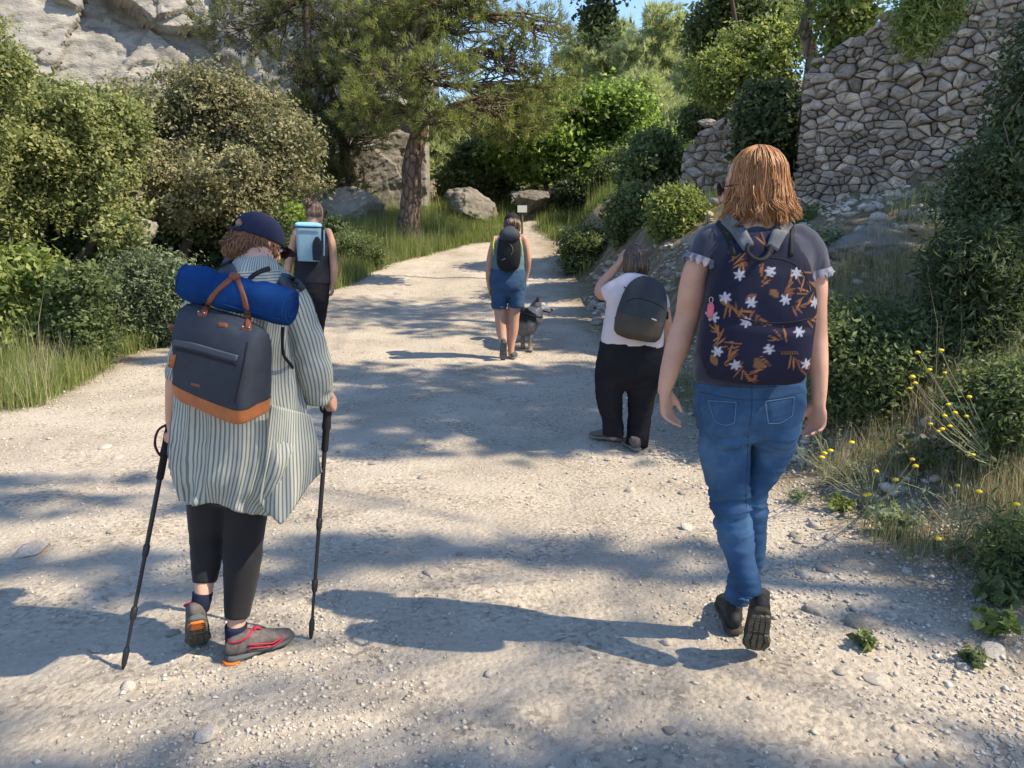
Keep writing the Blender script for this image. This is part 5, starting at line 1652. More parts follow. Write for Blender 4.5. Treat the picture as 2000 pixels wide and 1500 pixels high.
# shirt
NAVY = M('navy jersey', (0.040, 0.045, 0.072), 0.9, 0.2, 12, 0.35, 700, spec=0.15, sheen=0.3)
def disp_shirt(P, N):
    z = P[:, 2]
    return 0.004 * fbm(P * np.array((16, 16, 7)), 1, 3, 3) + folds(P + 0.1 * fbm(P, 4, 2, 3)[:, None], 8, (13, 9, 8), 0.0035) - 0.002
tors = loft(fr.rows([(1462, 744, 110, 72, 0), (1465, 700, 110, 70), (1470, 640, 106, 68), (1479, 580, 107, 66), (1483, 520, 110, 62), (1484, 484, 110, 54), (1485, 462, 92, 44), (1486, 449, 62, 38), (1486, 441, 44, 37)]), 40, 5, cap=(0.08, 0.1))
sl = loft(fr.rows([(1408, 462, 30, 28), (1388, 474, 32, 31), (1376, 496, 31, 32), (1370, 510, 32, 33)]), 26, 4, cap=(1, 0.05))
srt = loft(fr.rows([(1556, 466, 30, 28), (1576, 484, 32, 31), (1588, 512, 31, 32), (1591, 532, 31, 33)]), 26, 4, cap=(1, 0.05))
shirt = put('shirt', fuse([tors, sl, srt], 0.0075, 5, disp=disp_shirt, name='shirt'), NAVY, person)
# frilled sleeve edges
LACE = M('greyed lace trim', (0.20, 0.20, 0.26), 0.9, 0.3, 60, 0.5, 300)
def frill(ring_c, a, b, axis, ref, n=64, amp=0.006):
    axis = np.asarray(axis, float) / np.linalg.norm(axis); ref = np.asarray(ref, float)
    S = ref - axis * (ref @ axis); S /= np.linalg.norm(S); N_ = np.cross(axis, S)
    V = []; 
    for j, (off, grow) in enumerate(((-0.012, 0.99), (0.0, 1.03), (0.012, 1.10))):
        for i in range(n):
            th = 2 * math.pi * i / n; w = 1 + (0.07 * math.sin(th * 13) + 0.04 * math.sin(th * 29 + j)) * (j / 2)
            V.append(np.asarray(ring_c) + axis * (off + 0.004 * math.sin(th * 17) * j) + S * a * grow * w * math.cos(th) + N_ * b * grow * w * math.sin(th))
    F = [(j * n + i, j * n + (i + 1) % n, (j + 1) * n + (i + 1) % n, (j + 1) * n + i) for j in range(2) for i in range(n)]
    return np.array(V), F, None
k = mp(1370, 505, 2.48)
pmesh('sleeve_frill', frill(fr.pt(1370, 509), 33 * k, 34 * k, fr.pt(1364, 525) - fr.pt(1376, 496), (1, 0, 0)), LACE, person)
pmesh('sleeve_frill', frill(fr.pt(1591, 532), 32 * k, 34 * k, fr.pt(1592, 545) - fr.pt(1588, 512), (1, 0, 0)), LACE, person)

# jeans
def jeans_mat():
    m, nt, b = _nt('washed blue denim')
    co = objco(nt)
    n1 = noise_node(nt, 4.5, 4, 0.55, co)
    r1 = ramp(nt, [(0.34, (0.020, 0.052, 0.115)), (0.52, (0.038, 0.092, 0.19)), (0.70, (0.09, 0.175, 0.30))])
    nt.links.new(n1.outputs['Fac'], r1.inputs['Fac'])
    n2 = noise_node(nt, 1.0, 2, 0.6, objco(nt, (900, 900, 60)))
    r2 = ramp(nt, [(0.35, (0.8,) * 3), (0.65, (1.15,) * 3)])
    nt.links.new(n2.outputs['Fac'], r2.inputs['Fac'])
    mx = nt.nodes.new('ShaderNodeMix'); mx.data_type = 'RGBA'; mx.blend_type = 'MULTIPLY'; mx.inputs['Factor'].default_value = 1
    nt.links.new(r1.outputs['Color'], mx.inputs['A']); nt.links.new(r2.outputs['Color'], mx.inputs['B'])
    nt.links.new(mx.outputs['Result'], b.inputs['Base Color'])
    b.inputs['Roughness'].default_value = 0.85; b.inputs['Specular IOR Level'].default_value = 0.2
    nb = noise_node(nt, 500, 2, 0.6, co); bp = nt.nodes.new('ShaderNodeBump'); bp.inputs['Strength'].default_value = 0.3; bp.inputs['Distance'].default_value = 0.001
    nt.links.new(nb.outputs['Fac'], bp.inputs['Height']); nt.links.new(bp.outputs['Normal'], b.inputs['Normal'])
    return m
DENIM = jeans_mat()
zk = fr.pt(1450, 985)[2]; za = fr.pt(1450, 1150)[2]; zb_ = fr.pt(1450, 850)[2]
def disp_jeans(P, N):
    z = P[:, 2]
    knee = np.exp(-((z - zk) / 0.085) ** 2); ank = np.exp(-((z - za) / 0.07) ** 2); butt = np.exp(-((z - zb_) / 0.045) ** 2)
    Q = P.copy(); Q[:, 2] += 0.35 * np.abs(P[:, 0] - 0.78) * 0.5 + 0.05 * fbm(P, 5, 2, 4)
    f = 1 - 2.2 * np.abs(fbm(Q * np.array((5, 5, 34)), 1, 2, 14)) ** 0.75
    g = 1 - 2.2 * np.abs(fbm(Q * np.array((4, 4, 20)), 1, 2, 24)) ** 0.8
    return (f - 0.45) * (0.012 * knee + 0.010 * ank + 0.007 * butt) + g * 0.0042
pel = loft(fr.rows([(1464, 738, 106, 70), (1464, 775, 107, 76), (1463, 805, 106, 76), (1462, 832, 100, 62)]), 36, 4, cap=(0.1, .5))
bl = [loft(fr.rows([(1432, 765, 50, 62, -.008), (1424, 800, 53, 66, -.012), (1416, 840, 50, 58, -.012)]), 20, 3), loft(fr.rows([(1500, 765, 50, 62, -.008), (1508, 800, 52, 64, -.010), (1511, 840, 48, 56, -.008)]), 20, 3)]
lL = loft(fr.rows([(1421, 800, 54, 58), (1414, 850, 50, 52), (1416, 900, 47, 48), (1423, 945, 39, 42), (1428, 985, 37, 40, .0), (1432, 1022, 36, 40, -.02), (1440, 1062, 32, 35, -.05), (1451, 1104, 27, 29, -.085), (1461, 1140, 23, 25, -.11), (1467, 1164, 22, 25, -.125)]), 26, 5, cap=(1, 0))
lR = loft(fr.rows([(1510, 800, 55, 58), (1512, 850, 46, 50, .01), (1499, 900, 35, 42, .03), (1478, 950, 27, 34, .05), (1470, 1000, 26, 32, .06), (1467, 1050, 27, 32, .07), (1462, 1100, 27, 29, .08), (1447, 1140, 25, 27, .09), (1437, 1170, 25, 28, .10)]), 26, 5, cap=(1, 0))
V_, F_ = lL[0], lL[1]
jeans = put('jeans', fuse([pel] + bl + [(lL[0], lL[1] + [list(range(len(lL[0]) - 26, len(lL[0])))])] + [(lR[0], lR[1] + [list(range(len(lR[0]) - 26, len(lR[0])))])], 0.0060, 4, disp=disp_jeans, name='jeans'), DENIM, person)
bj = bvh_of([jeans])
STITCH = M('pale denim stitching', (0.16, 0.24, 0.36), 0.8, 0.1, 30, 0.2)
DKSEAM = M('dark denim seam', (0.025, 0.060, 0.14), 0.85, 0.2, 30, 0.3)
for cs in ([(1384, 782), (1438, 786), (1434, 826), (1396, 822)], [(1494, 784), (1550, 776), (1546, 812), (1500, 826)]):
    o = pmesh('back_pocket', patch(bj, cs, 8, 8, 0.0022), DENIM, person)
    o2 = pmesh('stitching', [seam(bj, [cs[0], ((cs[0][0] + cs[1][0]) / 2, (cs[0][1] + cs[1][1]) / 2), cs[1]], .0010, 5, .003), seam(bj, [cs[0], cs[3]], .0010, 6, .003), seam(bj, [cs[3], ((cs[3][0] + cs[2][0]) / 2, (cs[3][1] + cs[2][1]) / 2 + 6), cs[2]], .0010, 5, .003), seam(bj, [cs[1], cs[2]], .0010, 6, .003)], STITCH, person)
pmesh('seams', [seam(bj, [(1468, 745), (1469, 780), (1467, 815), (1464, 832)], .0015), seam(bj, [(1363, 765), (1415, 776), (1468, 782), (1520, 776), (1566, 766)], .0013), seam(bj, [(1364, 748), (1415, 755), (1468, 757), (1520, 754), (1568, 746)], .0013),
                seam(bj, [(1462, 850), (1459, 900), (1457, 950), (1458, 990)], .0013)], DKSEAM, person)
pmesh('hem', [seam(bj, [(1444, 1160), (1455, 1167), (1468, 1168), (1482, 1166), (1489, 1160)], .0035)], DKSEAM, person)

# boots
BOOT = {'upper': M('black trail shoe', (0.025, 0.025, 0.027), 0.7, 0.3, 40, 0.4, 500), 'sole': M('dusty black rubber', (0.055, 0.048, 0.036), 0.85, 0.4, 20, 0.4, 200),
        'lug': M('worn grey lugs', (0.115, 0.105, 0.085), 0.9, 0.4, 30, 0.3, 300), 'lace': M('black lace', (0.02, 0.02, 0.022), 0.8, 0.1, 30, 0)}
toe = hit(1474, 1281); heel = at(1488, 1192, 2.30)
Fm = foot_frame(heel, toe); L_ = np.linalg.norm(toe - heel)
shoe_thing(person, (toe + heel) / 2 + Fm[:, 1] * 0.005, Fm, 0.98, BOOT, lug=13, boot=True)
heel = hit(1434, 1247); toe = heel + np.array((0.035, 0.26, 0)); toe[2] = heel[2] + .005
Fm = foot_frame(heel, toe)
shoe_thing(person, (toe + heel) / 2 + np.array((0, 0, 0.004)), Fm, 0.98, BOOT, lug=0, boot=True)

# ---------------------------------------------------------------- flowery backpack
def pack_frame(c, yaw, roll, lean):
    R_ = np.array((Matrix.Rotation(yaw, 3, 'Z') @ Matrix.Rotation(roll, 3, 'Y') @ Matrix.Rotation(lean, 3, 'X')))
    return np.asarray(c, float), R_
def pack_shell(c, R_, prof, n=100, sub=6, p=3.2, cap=(0.35, 0.35)):
    """prof: rows (z, half width, half depth, y shift) in the bag's own frame -> V, F, local"""
    V, F, U = loft([[0, ys_, z, a, b] for z, a, b, ys_ in prof], n, sub, (1, 0, 0), cap, p)
    return V, F, V @ R_.T + c
cP, RP = pack_frame(fr.pt(1485, 600, -0.165), math.radians(-6), math.radians(3), math.radians(2))
k = mp(1496, 600, 2.48 - .165)
prof = [(-.205, .150, .060, .008), (-.17, .166, .078, .0), (-.10, .166, .083, 0), (-.02, .164, .082, 0), (.06, .156, .076, 0), (.12, .140, .068, .004), (.165, .112, .056, .010), (.195, .085, .045, .018), (.213, .07, .035, .024)]
prof = [(z * 0.98, a * 0.96, b * 1.05, s_) for z, a, b, s_ in prof]
Vl, Fl, Vw = pack_shell(cP, RP, prof)
# drape: gathered top and slumped sides
def pack_disp(L, seed):
    top = sstep(0.06, 0.2, L[:, 2])
    g = np.abs(fbm(np.stack([L[:, 0] * 26, L[:, 2] * 5, L[:, 1] * 8], 1), 1, 2, seed))
    return -0.010 * top * (1 - np.clip(g * 4, 0, 1)) + 0.006 * fbm(L, 7, 3, seed + 2) + 0.003 * fbm(L, 24, 2, seed + 3)
dirn = Vl / (np.linalg.norm(Vl * np.array((1, 1, 0.35)), axis=1)[:, None] + 1e-6)
# the flap line over the front pocket
dist_pk = np.exp(-((Vl[:, 2] + 0.045 + 0.03 * Vl[:, 0]) / 0.006) ** 2) * (Vl[:, 1] < 0) * (np.abs(Vl[:, 0]) < .135)
low = (Vl[:, 2] < -0.045 - 0.03 * Vl[:, 0]) * (Vl[:, 1] < 0) * (np.abs(Vl[:, 0]) < .14)
dd = pack_disp(Vl, 5) - 0.007 * dist_pk + 0.008 * low
Vl2 = Vl + dirn * dd[:, None] * np.array((1, 1, 0.2))
# subdivide the bag finely enough to carry the printed flowers
def fine(me, levels):
    o = bpy.data.objects.new('tmp', me); COL.objects.link(o)
    m = o.modifiers.new('s', 'SUBSURF'); m.levels = levels; m.render_levels = levels
    out = bpy.data.meshes.new_from_object(o.evaluated_get(bpy.context.evaluated_depsgraph_get()))
    bpy.data.objects.remove(o); return out
me0 = mesh_np('bag', Vl2, Fl, True)
me1 = fine(me0, 2)
n = len(me1.vertices); co = np.empty(n * 3, np.float32); me1.vertices.foreach_get('co', co); Lc = co.reshape(n, 3).astype(float)
colr = np.tile(np.array((0.013, 0.014, 0.038)), (n, 1)) * (1 + 0.25 * fbm(Lc, 9, 3, 5))[:, None]
rp = np.random.default_rng(12)
front = Lc[:, 1] < 0.03
X_, Z_ = Lc[:, 0] + 0.6 * np.where(np.abs(Lc[:, 0]) > 0.13, np.sign(Lc[:, 0]) * (Lc[:, 1] + 0.05) * -0 , 0), Lc[:, 2]
def paint(mask, c): colr[mask] = c
def leaf(cx, cz, L, w, a, c):
    u = (X_ - cx) * math.cos(a) + (Z_ - cz) * math.sin(a); v = -(X_ - cx) * math.sin(a) + (Z_ - cz) * math.cos(a)
    t = u / L
    m_ = front & (t > 0) & (t < 1) & (np.abs(v) < w * np.sin(np.pi * np.clip(t, 0, 1)) ** 0.8 + 0.0004)
    paint(m_, np.array(c) * rp.uniform(0.85, 1.15))
ORG = (0.33, 0.135, 0.05); ORG2 = (0.22, 0.105, 0.05); RUST = (0.16, 0.045, 0.028); WHT = (0.46, 0.46, 0.54)
cl = [(-.105, .115), (.06, .125), (.10, .10), (-.11, .02), (-.035, .00), (.07, .02), (.12, -.02), (-.075, -.02), (.065, -.085), (.085, -.12), (-.115, -.075), (-.05, -.155), (.03, -.16), (-.10, -.17), (.12, -.165), (-.02, .07), (.0, .16), (-.08, .16), (.12, .06), (-.13, -.12), (.04, .05), (-.06, -.10)]
for (cx, cz) in cl:
    a0 = rp.uniform(0, 6.28)
    L0 = rp.uniform(.035, .052)
    for q in range(rp.integers(4, 7)):                       # a sprig of thin leaves
        a = a0 + (q - 2.5) * 0.42 + rp.normal(0, .1)
        sx, sz = cx + math.cos(a0) * 0.009 * q, cz + math.sin(a0) * 0.009 * q
        leaf(sx, sz, L0 * rp.uniform(.7, 1.1), 0.0022, a, ORG if rp.random() < .7 else ORG2)
    if rp.random() < .45: leaf(cx + rp.uniform(-.03, .03), cz + rp.uniform(-.03, .03), .036, .010, rp.uniform(0, 6.28), ORG2 if rp.random() < .5 else RUST)
for (cx, cz) in [(-.118, .030), (-.045, .022), (.050, .035), (-.055, -.035), (.075, .112), (-.085, .098), (.020, -.110), (-.125, -.130), (-.070, -.165), (.10, -.055), (-.145, -.03), (.135, -.15), (.0, .112), (.14, .03)]:
    a0 = rp.uniform(0, 1)
    for q in range(6): leaf(cx, cz, .0180, .0034, a0 + q * 1.047, WHT)
back = (Lc[:, 1] > 0.045)
paint(back, (0.02, 0.02, 0.025))
me1.attributes.new('print', 'FLOAT_COLOR', 'POINT').data.foreach_set('color', np.hstack([colr, np.ones((n, 1))]).astype(np.float32).ravel())
me1.transform(Matrix.Translation(Vector(cP)) @ Matrix(RP.tolist()).to_4x4())
me1.polygons.foreach_set('use_smooth', np.ones(len(me1.polygons), dtype=bool))
bagR = empty('backpack', cP, 'navy backpack printed with orange sprigs and white flowers on the red haired woman', 'backpack')
FLORAL = M('navy floral canvas', (0.5, 0.5, 0.5), 0.8, 0.25, 14, 0.3, 600, spec=0.25, attr='print')
bag = put('bag', me1, FLORAL, bagR)
bb = bvh_of([bag])
BLK = M('black webbing', (0.016, 0.016, 0.019), 0.75, 0.2, 30, 0.3, 500)
GRYST = M('grey padded strap', (0.13, 0.135, 0.145), 0.8, 0.2, 30, 0.35, 500)
bsh = bvh_of([shirt, bag])
pmesh('shoulder_strap', strip(bsh, [(1408, 424), (1428, 440), (1447, 460), (1462, 484)], (22, 26, 28, 24), .008, 6, .002), GRYST, bagR)
pmesh('shoulder_strap', strip(bsh, [(1538, 434), (1526, 448), (1517, 466), (1508, 486)], (26, 28, 27, 24), .008, 6, .002), GRYST, bagR)
pmesh('strap_edge', strip(bsh, [(1396, 430), (1412, 446), (1426, 470), (1432, 500)], (10, 12, 14, 10), .005, 6, .001), BLK, bagR)
pmesh('strap_edge', strip(bsh, [(1548, 442), (1546, 470), (1545, 500)], 8, .004, 6, .001), BLK, bagR)
# carrying loop
P = np.array([fr.pt(x, y, -.235 + d_) for x, y, d_ in ((1462, 474, .045), (1460, 492, -.01), (1472, 505, -.03), (1487, 508, -.035), (1500, 498, -.02), (1506, 476, .03))])
V, F = tubes([(catmull(P, 5), np.full(26, 0.0065))], 8)
pmesh('carry_loop', (V, F.tolist()), BLK, bagR)
pmesh('zip', [seam(bb, [(1432, 617), (1470, 627), (1510, 631), (1550, 629), (1586, 622)], .0030, 8, -.001)], BLK, bagR)
pmesh('zip', [seam(bb, [(1413, 560), (1420, 535), (1445, 512), (1490, 503), (1540, 510), (1572, 535), (1582, 570)], .0022, 8, -.0005)], BLK, bagR)
lab = pmesh('label', patch(bb, [(1519, 684), (1562, 683), (1562, 695), (1519, 697)], 6, 3, .0025), M('dark brown label', (0.035, 0.018, 0.014), 0.6, 0.1, 20, 0.1), bagR)
o = pmesh('lettering', [seam(bb, [(1526 + q * 5, 689), (1528 + q * 5, 692)], .0007, 3, .0035) for q in range(7)], M('tan lettering', (0.30, 0.16, 0.09), 0.6, 0.05, 20, 0), lab)
o.data.transform(Matrix.Translation(-bagR.location))
# pink fob
pk = fr.pt(1388, 604, -.2)
fob = empty('key_fob', pk, 'small pink tag hanging at the left edge of the flowery backpack', 'key fob')
pmesh('tag', loft([[*(pk + np.array((0, 0, z))), a, .006] for z, a in ((-.022, .009), (-.010, .011), (.010, .010), (.018, .006))], 12, 4, cap=(.6, .6), p=3), M('pink leather', (0.55, 0.12, 0.17), 0.5, 0.15, 40, 0.1), fob)
th = np.linspace(0, 6.28, 14)
V, F = tubes([(pk + np.stack([0.006 * np.cos(th), 0 * th, 0.028 + 0.008 * np.sin(th)], 1), np.full(14, .0011))], 5)
pmesh('ring', (V, F.tolist()), M('steel', (0.5, 0.5, 0.5), 0.3, 0.05, 5, 0, metal=1.0), fob)
# ================================================================== left walker: striped tunic, cap, trekking poles
fl = Fig(2.46)
gL = hit(450, 1285)
person = empty('person', (gL[0], gL[1], gL[2]), 'walker in navy cap and long striped tunic with two trekking poles', 'person')
HC = fl.pt(503, 478, 0.10); HR = rotm(math.radians(-38), math.radians(-20), math.radians(3))
body = head_parts(HC, HR, 0.85)
body.append(loft(fl.rows([(504, 492, 32, 34, .08), (500, 516, 34, 36, .04), (498, 540, 50, 40, .01), (495, 562, 78, 42, 0)]), 20, 4))
body.append(loft(fl.rows([(474, 880, 92, 62), (474, 780, 96, 64), (480, 660, 92, 60), (490, 585, 88, 52, -.01), (496, 556, 60, 40, 0)]), 24, 4))
armR = fl.rows([(566, 572, 26, 28), (588, 620, 25, 27), (608, 680, 24, 25), (617, 735, 22, 23, .01), (627, 757, 17, 16, .07), (639, 771, 13, 12, .15)])
body.append(loft(armR, 16, 5))
armL = fl.rows([(415, 575, 26, 28), (385, 620, 25, 27), (362, 680, 23, 24), (345, 740, 20, 20), (338, 785, 15, 14, .03), (335, 822, 12, 11, .06)])
body.append(loft(armL, 16, 5))
wr = np.array(armR[-1][:3]); wl = np.array(armL[-1][:3])
gripR = fl.pt(641, 786, .20); gripL = fl.pt(331, 838, .10)
body += hand_parts(wr, (0.10, 0.55, -0.45), (-0.1, 0.5, 0.85), (-0.9, 0.2, 0.1), 0.86, 1.25, 0.5, 0.02)
body += hand_parts(wl, (0.0, 0.30, -0.85), (0.2, 0.9, 0.3), (-0.9, -0.3, 0.0), 0.86, 1.1, 0.5, 0.02)
body.append(loft(fl.rows([(424, 880, 44, 46, .0), (416, 960, 34, 36, .0), (405, 1050, 22, 24, .02), (404, 1080, 21, 23, .01), (400, 1120, 22, 25, -.0), (398, 1150, 17, 19, -.03), (394, 1175, 15, 18, -.035), (390, 1195, 14, 18, -.03)]), 16, 4))
body.append(loft(fl.rows([(482, 880, 46, 46), (478, 960, 38, 40), (474, 1060, 30, 34, .0), (470, 1130, 26, 28, .0), (463, 1200, 18, 20, -.01), (461, 1235, 17, 20, -.02), (462, 1265, 17, 22, -.01)]), 16, 4))
put('body', fuse(body, 0.0062, 3), SKIN, person)
pmesh('eyes', eye_parts(HC, HR, 0.85), M('eye white', (0.7, 0.68, 0.65), 0.3, 0.02, 5, 0), person)
glasses(HC, HR, 0.87, M('black frame', (0.012, 0.012, 0.014), 0.3, 0.1, 5, 0), person)

# hair below the cap
BRNH = hair_mat('chestnut hair', (0.060, 0.024, 0.012), (0.17, 0.075, 0.034), (0.36, 0.18, 0.085))
r = np.random.default_rng(15)
paths, tints = bob(HC, HR, 1600, -0.050, r, 0.35, 0.005, 1.1, (0.068, 0.083, 0.068), top=(0, -0.008, 0.010), locks=60, curl=0.008, top_start=(1.25, 1.5))
V, F, T = strand_mesh(paths, 0.0016, 3, r, tints)
hair = put('hair', mesh_np('hair', V, F, True, {'tint': ('FACE', T)}), BRNH, person)
# patch of hair seen through the cap's back opening
Vb, Fb, _ = ball(HC + HR @ np.array((0, -0.076, 0.046)), (0.029, 0.015, 0.022), HR, 2)
o = put('hair_tuft', mesh_np('hair_tuft', Vb, Fb, True, {'tint': ('FACE', np.full(len(Fb), 0.75))}), BRNH, hair); o.data.transform(Matrix.Translation(-person.location))
sk = loft([[*(HC + HR @ np.array((0, -0.010, z))), a, b] for z, a, b in ((-0.046, .056, .058), (-0.017, .065, .076), (0.017, .068, .081), (0.042, .065, .078))], 26, 4, HR[:, 0], (0.1, .3))
Lc = (sk[0] - HC) @ HR
Fk = [f for f in sk[1] if not any(Lc[i, 1] > 0.015 for i in f)]
o = put('scalp', mesh_np('scalp', sk[0], Fk, True, {'tint': ('FACE', np.full(len(Fk), 0.2))}), BRNH, hair); o.data.transform(Matrix.Translation(-person.location))

# cap
CAPM = M('navy cotton cap', (0.012, 0.016, 0.045), 0.85, 0.15, 16, 0.35, 600)
nA, nT = 72, 26
V, F = [], []
for j in range(nT + 1):
    th = 1.66 * j / nT
    for i in range(nA):
        ph = 2 * math.pi * i / nA
        x, y, z = math.sin(th) * math.cos(ph), math.sin(th) * math.sin(ph), math.cos(th)
        pan = 1 - 0.012 * max(0, 1 - abs(((ph / (math.pi / 3)) % 1) - 0.0) * 14) - 0.012 * max(0, 1 - abs(((ph / (math.pi / 3)) % 1) - 1.0) * 14)
        V.append(((x * 0.087 * pan), y * 0.109 * pan - 0.008, 0.030 + max(z, -0.2) * 0.094 * (1.0 if z > 0 else 1.0)))
V = np.array(V)
def opened(p_): return p_[1] < -0.05 and ((p_[0] / 0.034) ** 2 + ((p_[2] - 0.034) / 0.036) ** 2 < 1) and p_[2] > 0.034
for j in range(nT):
    for i in range(nA):
        f = (j * nA + i, j * nA + (i + 1) % nA, (j + 1) * nA + (i + 1) % nA, (j + 1) * nA + i)
        c_ = V[list(f)].mean(0)
        if not opened(c_): F.append(f)
capc = HC
W_ = capc + (V * 0.82) @ HR.T
cap = put('cap', mesh_np('cap', W_, F, True), CAPM, person)
m = cap.modifiers.new('thick', 'SOLIDIFY'); m.thickness = 0.003
# strap across the opening, button, brim
tr = lambda V: capc + (np.asarray(V) * 0.82) @ HR.T
sub = []
ths = np.linspace(-0.5, 0.5, 9)
V, F = tubes([(tr([(0.089 * math.sin(a), -0.111 * math.cos(a) - 0.008, 0.024) for a in ths]), np.full(9, 0.006))], 8)
sub.append(put('strap', mesh_np('strap', V, F, True), CAPM, cap))
arc = np.linspace(0, math.pi, 14)
V, F = tubes([(tr([(0.035 * math.cos(a), -0.108 + 0.006 * math.sin(a) * 3 - 0.006, 0.034 + 0.037 * math.sin(a)) for a in arc]), np.full(14, 0.0022))], 6)
sub.append(put('opening_edge', mesh_np('opening_edge', V, F, True), CAPM, cap))
b1 = loft([[*tr([(0, 0.085 + q * 0.068, 0.022 - 0.018 * q * q)])[0], 0.066 * (1 - 0.42 * q ** 3), 0.0020] for q in np.linspace(0, 1, 6)], 24, 3, HR[:, 0], (0, .8))
sub.append(put('brim', mesh_np('brim', b1[0], b1[1], True), CAPM, cap))
WHTM = M('white embroidery', (0.72, 0.72, 0.74), 0.7, 0.05, 20, 0.1)
sq = [(tr([(0.004 + q * 0.006 - .016, -0.0995 - 0.003 * math.sin(q), 0.079 + 0.004 * math.sin(q * 2.3)) for q in np.linspace(0, 5, 12)]), np.full(12, 0.0013)),
      (tr([(-.013, -0.100, .080), (-.013, -0.0985, .088)]), np.full(2, .0012)), (tr([(.002, -0.100, .079), (.003, -0.0985, .087)]), np.full(2, .0012))]
V, F = tubes(sq, 5)
sub.append(put('embroidery', mesh_np('embroidery', V, F, True), WHTM, cap))
bc = bvh_of([cap])
e = patch(bc, [(538, 455), (545, 458), (547, 474), (537, 471)], 4, 4, .0015)
if e: sub.append(put('emblem', mesh_np('emblem', e[0], e[1]), WHTM, cap))
for o in sub: o.data.transform(Matrix.Translation(-person.location))

# ---- striped tunic
def stripe_mat():
    m, nt, b = _nt('cream and slate striped cotton')
    a = nt.nodes.new('ShaderNodeAttribute'); a.attribute_name = 'su'
    ml = nt.nodes.new('ShaderNodeMath'); ml.operation = 'MULTIPLY'; ml.inputs[1].default_value = 2 * math.pi / 0.0112
    sn = nt.nodes.new('ShaderNodeMath'); sn.operation = 'SINE'
    nt.links.new(a.outputs['Fac'], ml.inputs[0]); nt.links.new(ml.outputs[0], sn.inputs[0])
    r_ = ramp(nt, [(0.50, (0.51, 0.52, 0.455)), (0.80, (0.19, 0.215, 0.225))])
    ad = nt.nodes.new('ShaderNodeMath'); ad.operation = 'MULTIPLY_ADD'; ad.inputs[1].default_value = 0.5; ad.inputs[2].default_value = 0.5
    nt.links.new(sn.outputs[0], ad.inputs[0]); nt.links.new(ad.outputs[0], r_.inputs['Fac'])
    n = noise_node(nt, 7, 3, 0.5, objco(nt))
    g = ramp(nt, [(0.3, (0.86,) * 3), (0.7, (1.08,) * 3)]); nt.links.new(n.outputs['Fac'], g.inputs['Fac'])
    mx = nt.nodes.new('ShaderNodeMix'); mx.data_type = 'RGBA'; mx.blend_type = 'MULTIPLY'; mx.inputs['Factor'].default_value = 1
    nt.links.new(r_.outputs['Color'], mx.inputs['A']); nt.links.new(g.outputs['Color'], mx.inputs['B'])
    nt.links.new(mx.outputs['Result'], b.inputs['Base Color'])
    b.inputs['Roughness'].default_value = 0.9; b.inputs['Specular IOR Level'].default_value = 0.1
    t = nt.nodes.new('ShaderNodeBsdfTranslucent'); nt.links.new(mx.outputs['Result'], t.inputs['Color'])
    ms = nt.nodes.new('ShaderNodeMixShader'); ms.inputs[0].default_value = 0.18
    nt.links.new(b.outputs[0], ms.inputs[1]); nt.links.new(t.outputs[0], ms.inputs[2]); nt.links.new(ms.outputs[0], nt.nodes['Material Output'].inputs['Surface'])
    return m
STRIPE = stripe_mat()
NT = 168
rows = fl.rows([(500, 520, 34, 36, .05), (499, 530, 44, 38, .03), (497, 542, 66, 42, .0), (494, 560, 88, 50, -.01), (488, 590, 98, 62, -.01), (480, 640, 104, 72), (474, 700, 112, 80), (471, 760, 120, 84), (472, 820, 126, 88),
                (470, 870, 128, 90), (462, 920, 120, 86), (455, 955, 106, 76), (451, 975, 100, 72)])
V, F, U = loft(rows, NT, 6, (1, 0, 0), (0, 0), 2.15, phase=-math.pi / 2)
nr = len(V) // NT
th = U[:, 0]; hgt = np.repeat(np.linspace(0, 1, nr), NT)
cen = V.reshape(nr, NT, 3).mean(1); cen = np.repeat(cen, NT, 0)
rad = V - cen; rl = np.linalg.norm(rad, axis=1)[:, None]
q = np.stack([np.cos(th) * 1.9, np.sin(th) * 1.9, hgt * 1.1], 1)
amp = 0.009 + 0.024 * sstep(0.3, 1.0, hgt)
fo = amp * (0.5 - 2.0 * np.abs(fbm(q, 1.7, 2, 17)) ** 0.8) + 0.004 * fbm(V, 22, 2, 8)
V = V + rad / rl * fo[:, None] * np.array((1, 1, 0.0))
# the hem swings: lower at both sides, higher in the middle of the back
side = np.abs(np.cos(th)); lf = np.clip(-np.cos(th), 0, 1)
V[:, 2] += (0.020 * (1 - side) - 0.012 * lf + 0.012 * fbm(q * 1.0, 1.5, 2, 9)) * sstep(0.75, 1.0, hgt)
tun = mesh_np('tunic', V, F, True, {'su': ('POINT', th * 0.185)})
tunic = put('tunic', tun, STRIPE, person)
m = tunic.modifiers.new('thick', 'SOLIDIFY'); m.thickness = 0.0025
# flying tail at the right
cn = [(548, 800), (606, 812), (636, 922), (543, 1028)]
cn = np.array([[560, 790], [612, 800], [630, 925], [546, 1026], [515, 960]], float)
nu, nv = 26, 34; P = np.zeros((nv + 1, nu + 1, 3)); su = np.zeros((nv + 1, nu + 1))
for j in range(nv + 1):
    v = j / nv
    for i in range(nu + 1):
        u = i / nu
        topx, topy = 530 + 76 * u, 790 + 20 * u
        bx_ = 512 + (632 - 512) * u; by_ = 985 + 0 * u
        if u < 0.28: by_ = 985 + (1027 - 985) * (u / 0.28)
        else: by_ = 1027 - (1027 - 922) * ((u - 0.28) / 0.72) ** 0.9
        x = topx + (bx_ - topx) * v ** 0.85 + 5 * math.sin(v * 5 + u * 7) * v; y = topy + (by_ - topy) * v
        w = 0.022 * math.sin(u * 8.5 + 1.2 * v) * v + 0.006 * math.sin(u * 22) * v
        P[j, i] = fl.pt(x, y, -0.150 + 0.12 * u + w + 0.02 * v); su[j, i] = u * 0.20 + 0.02 * v
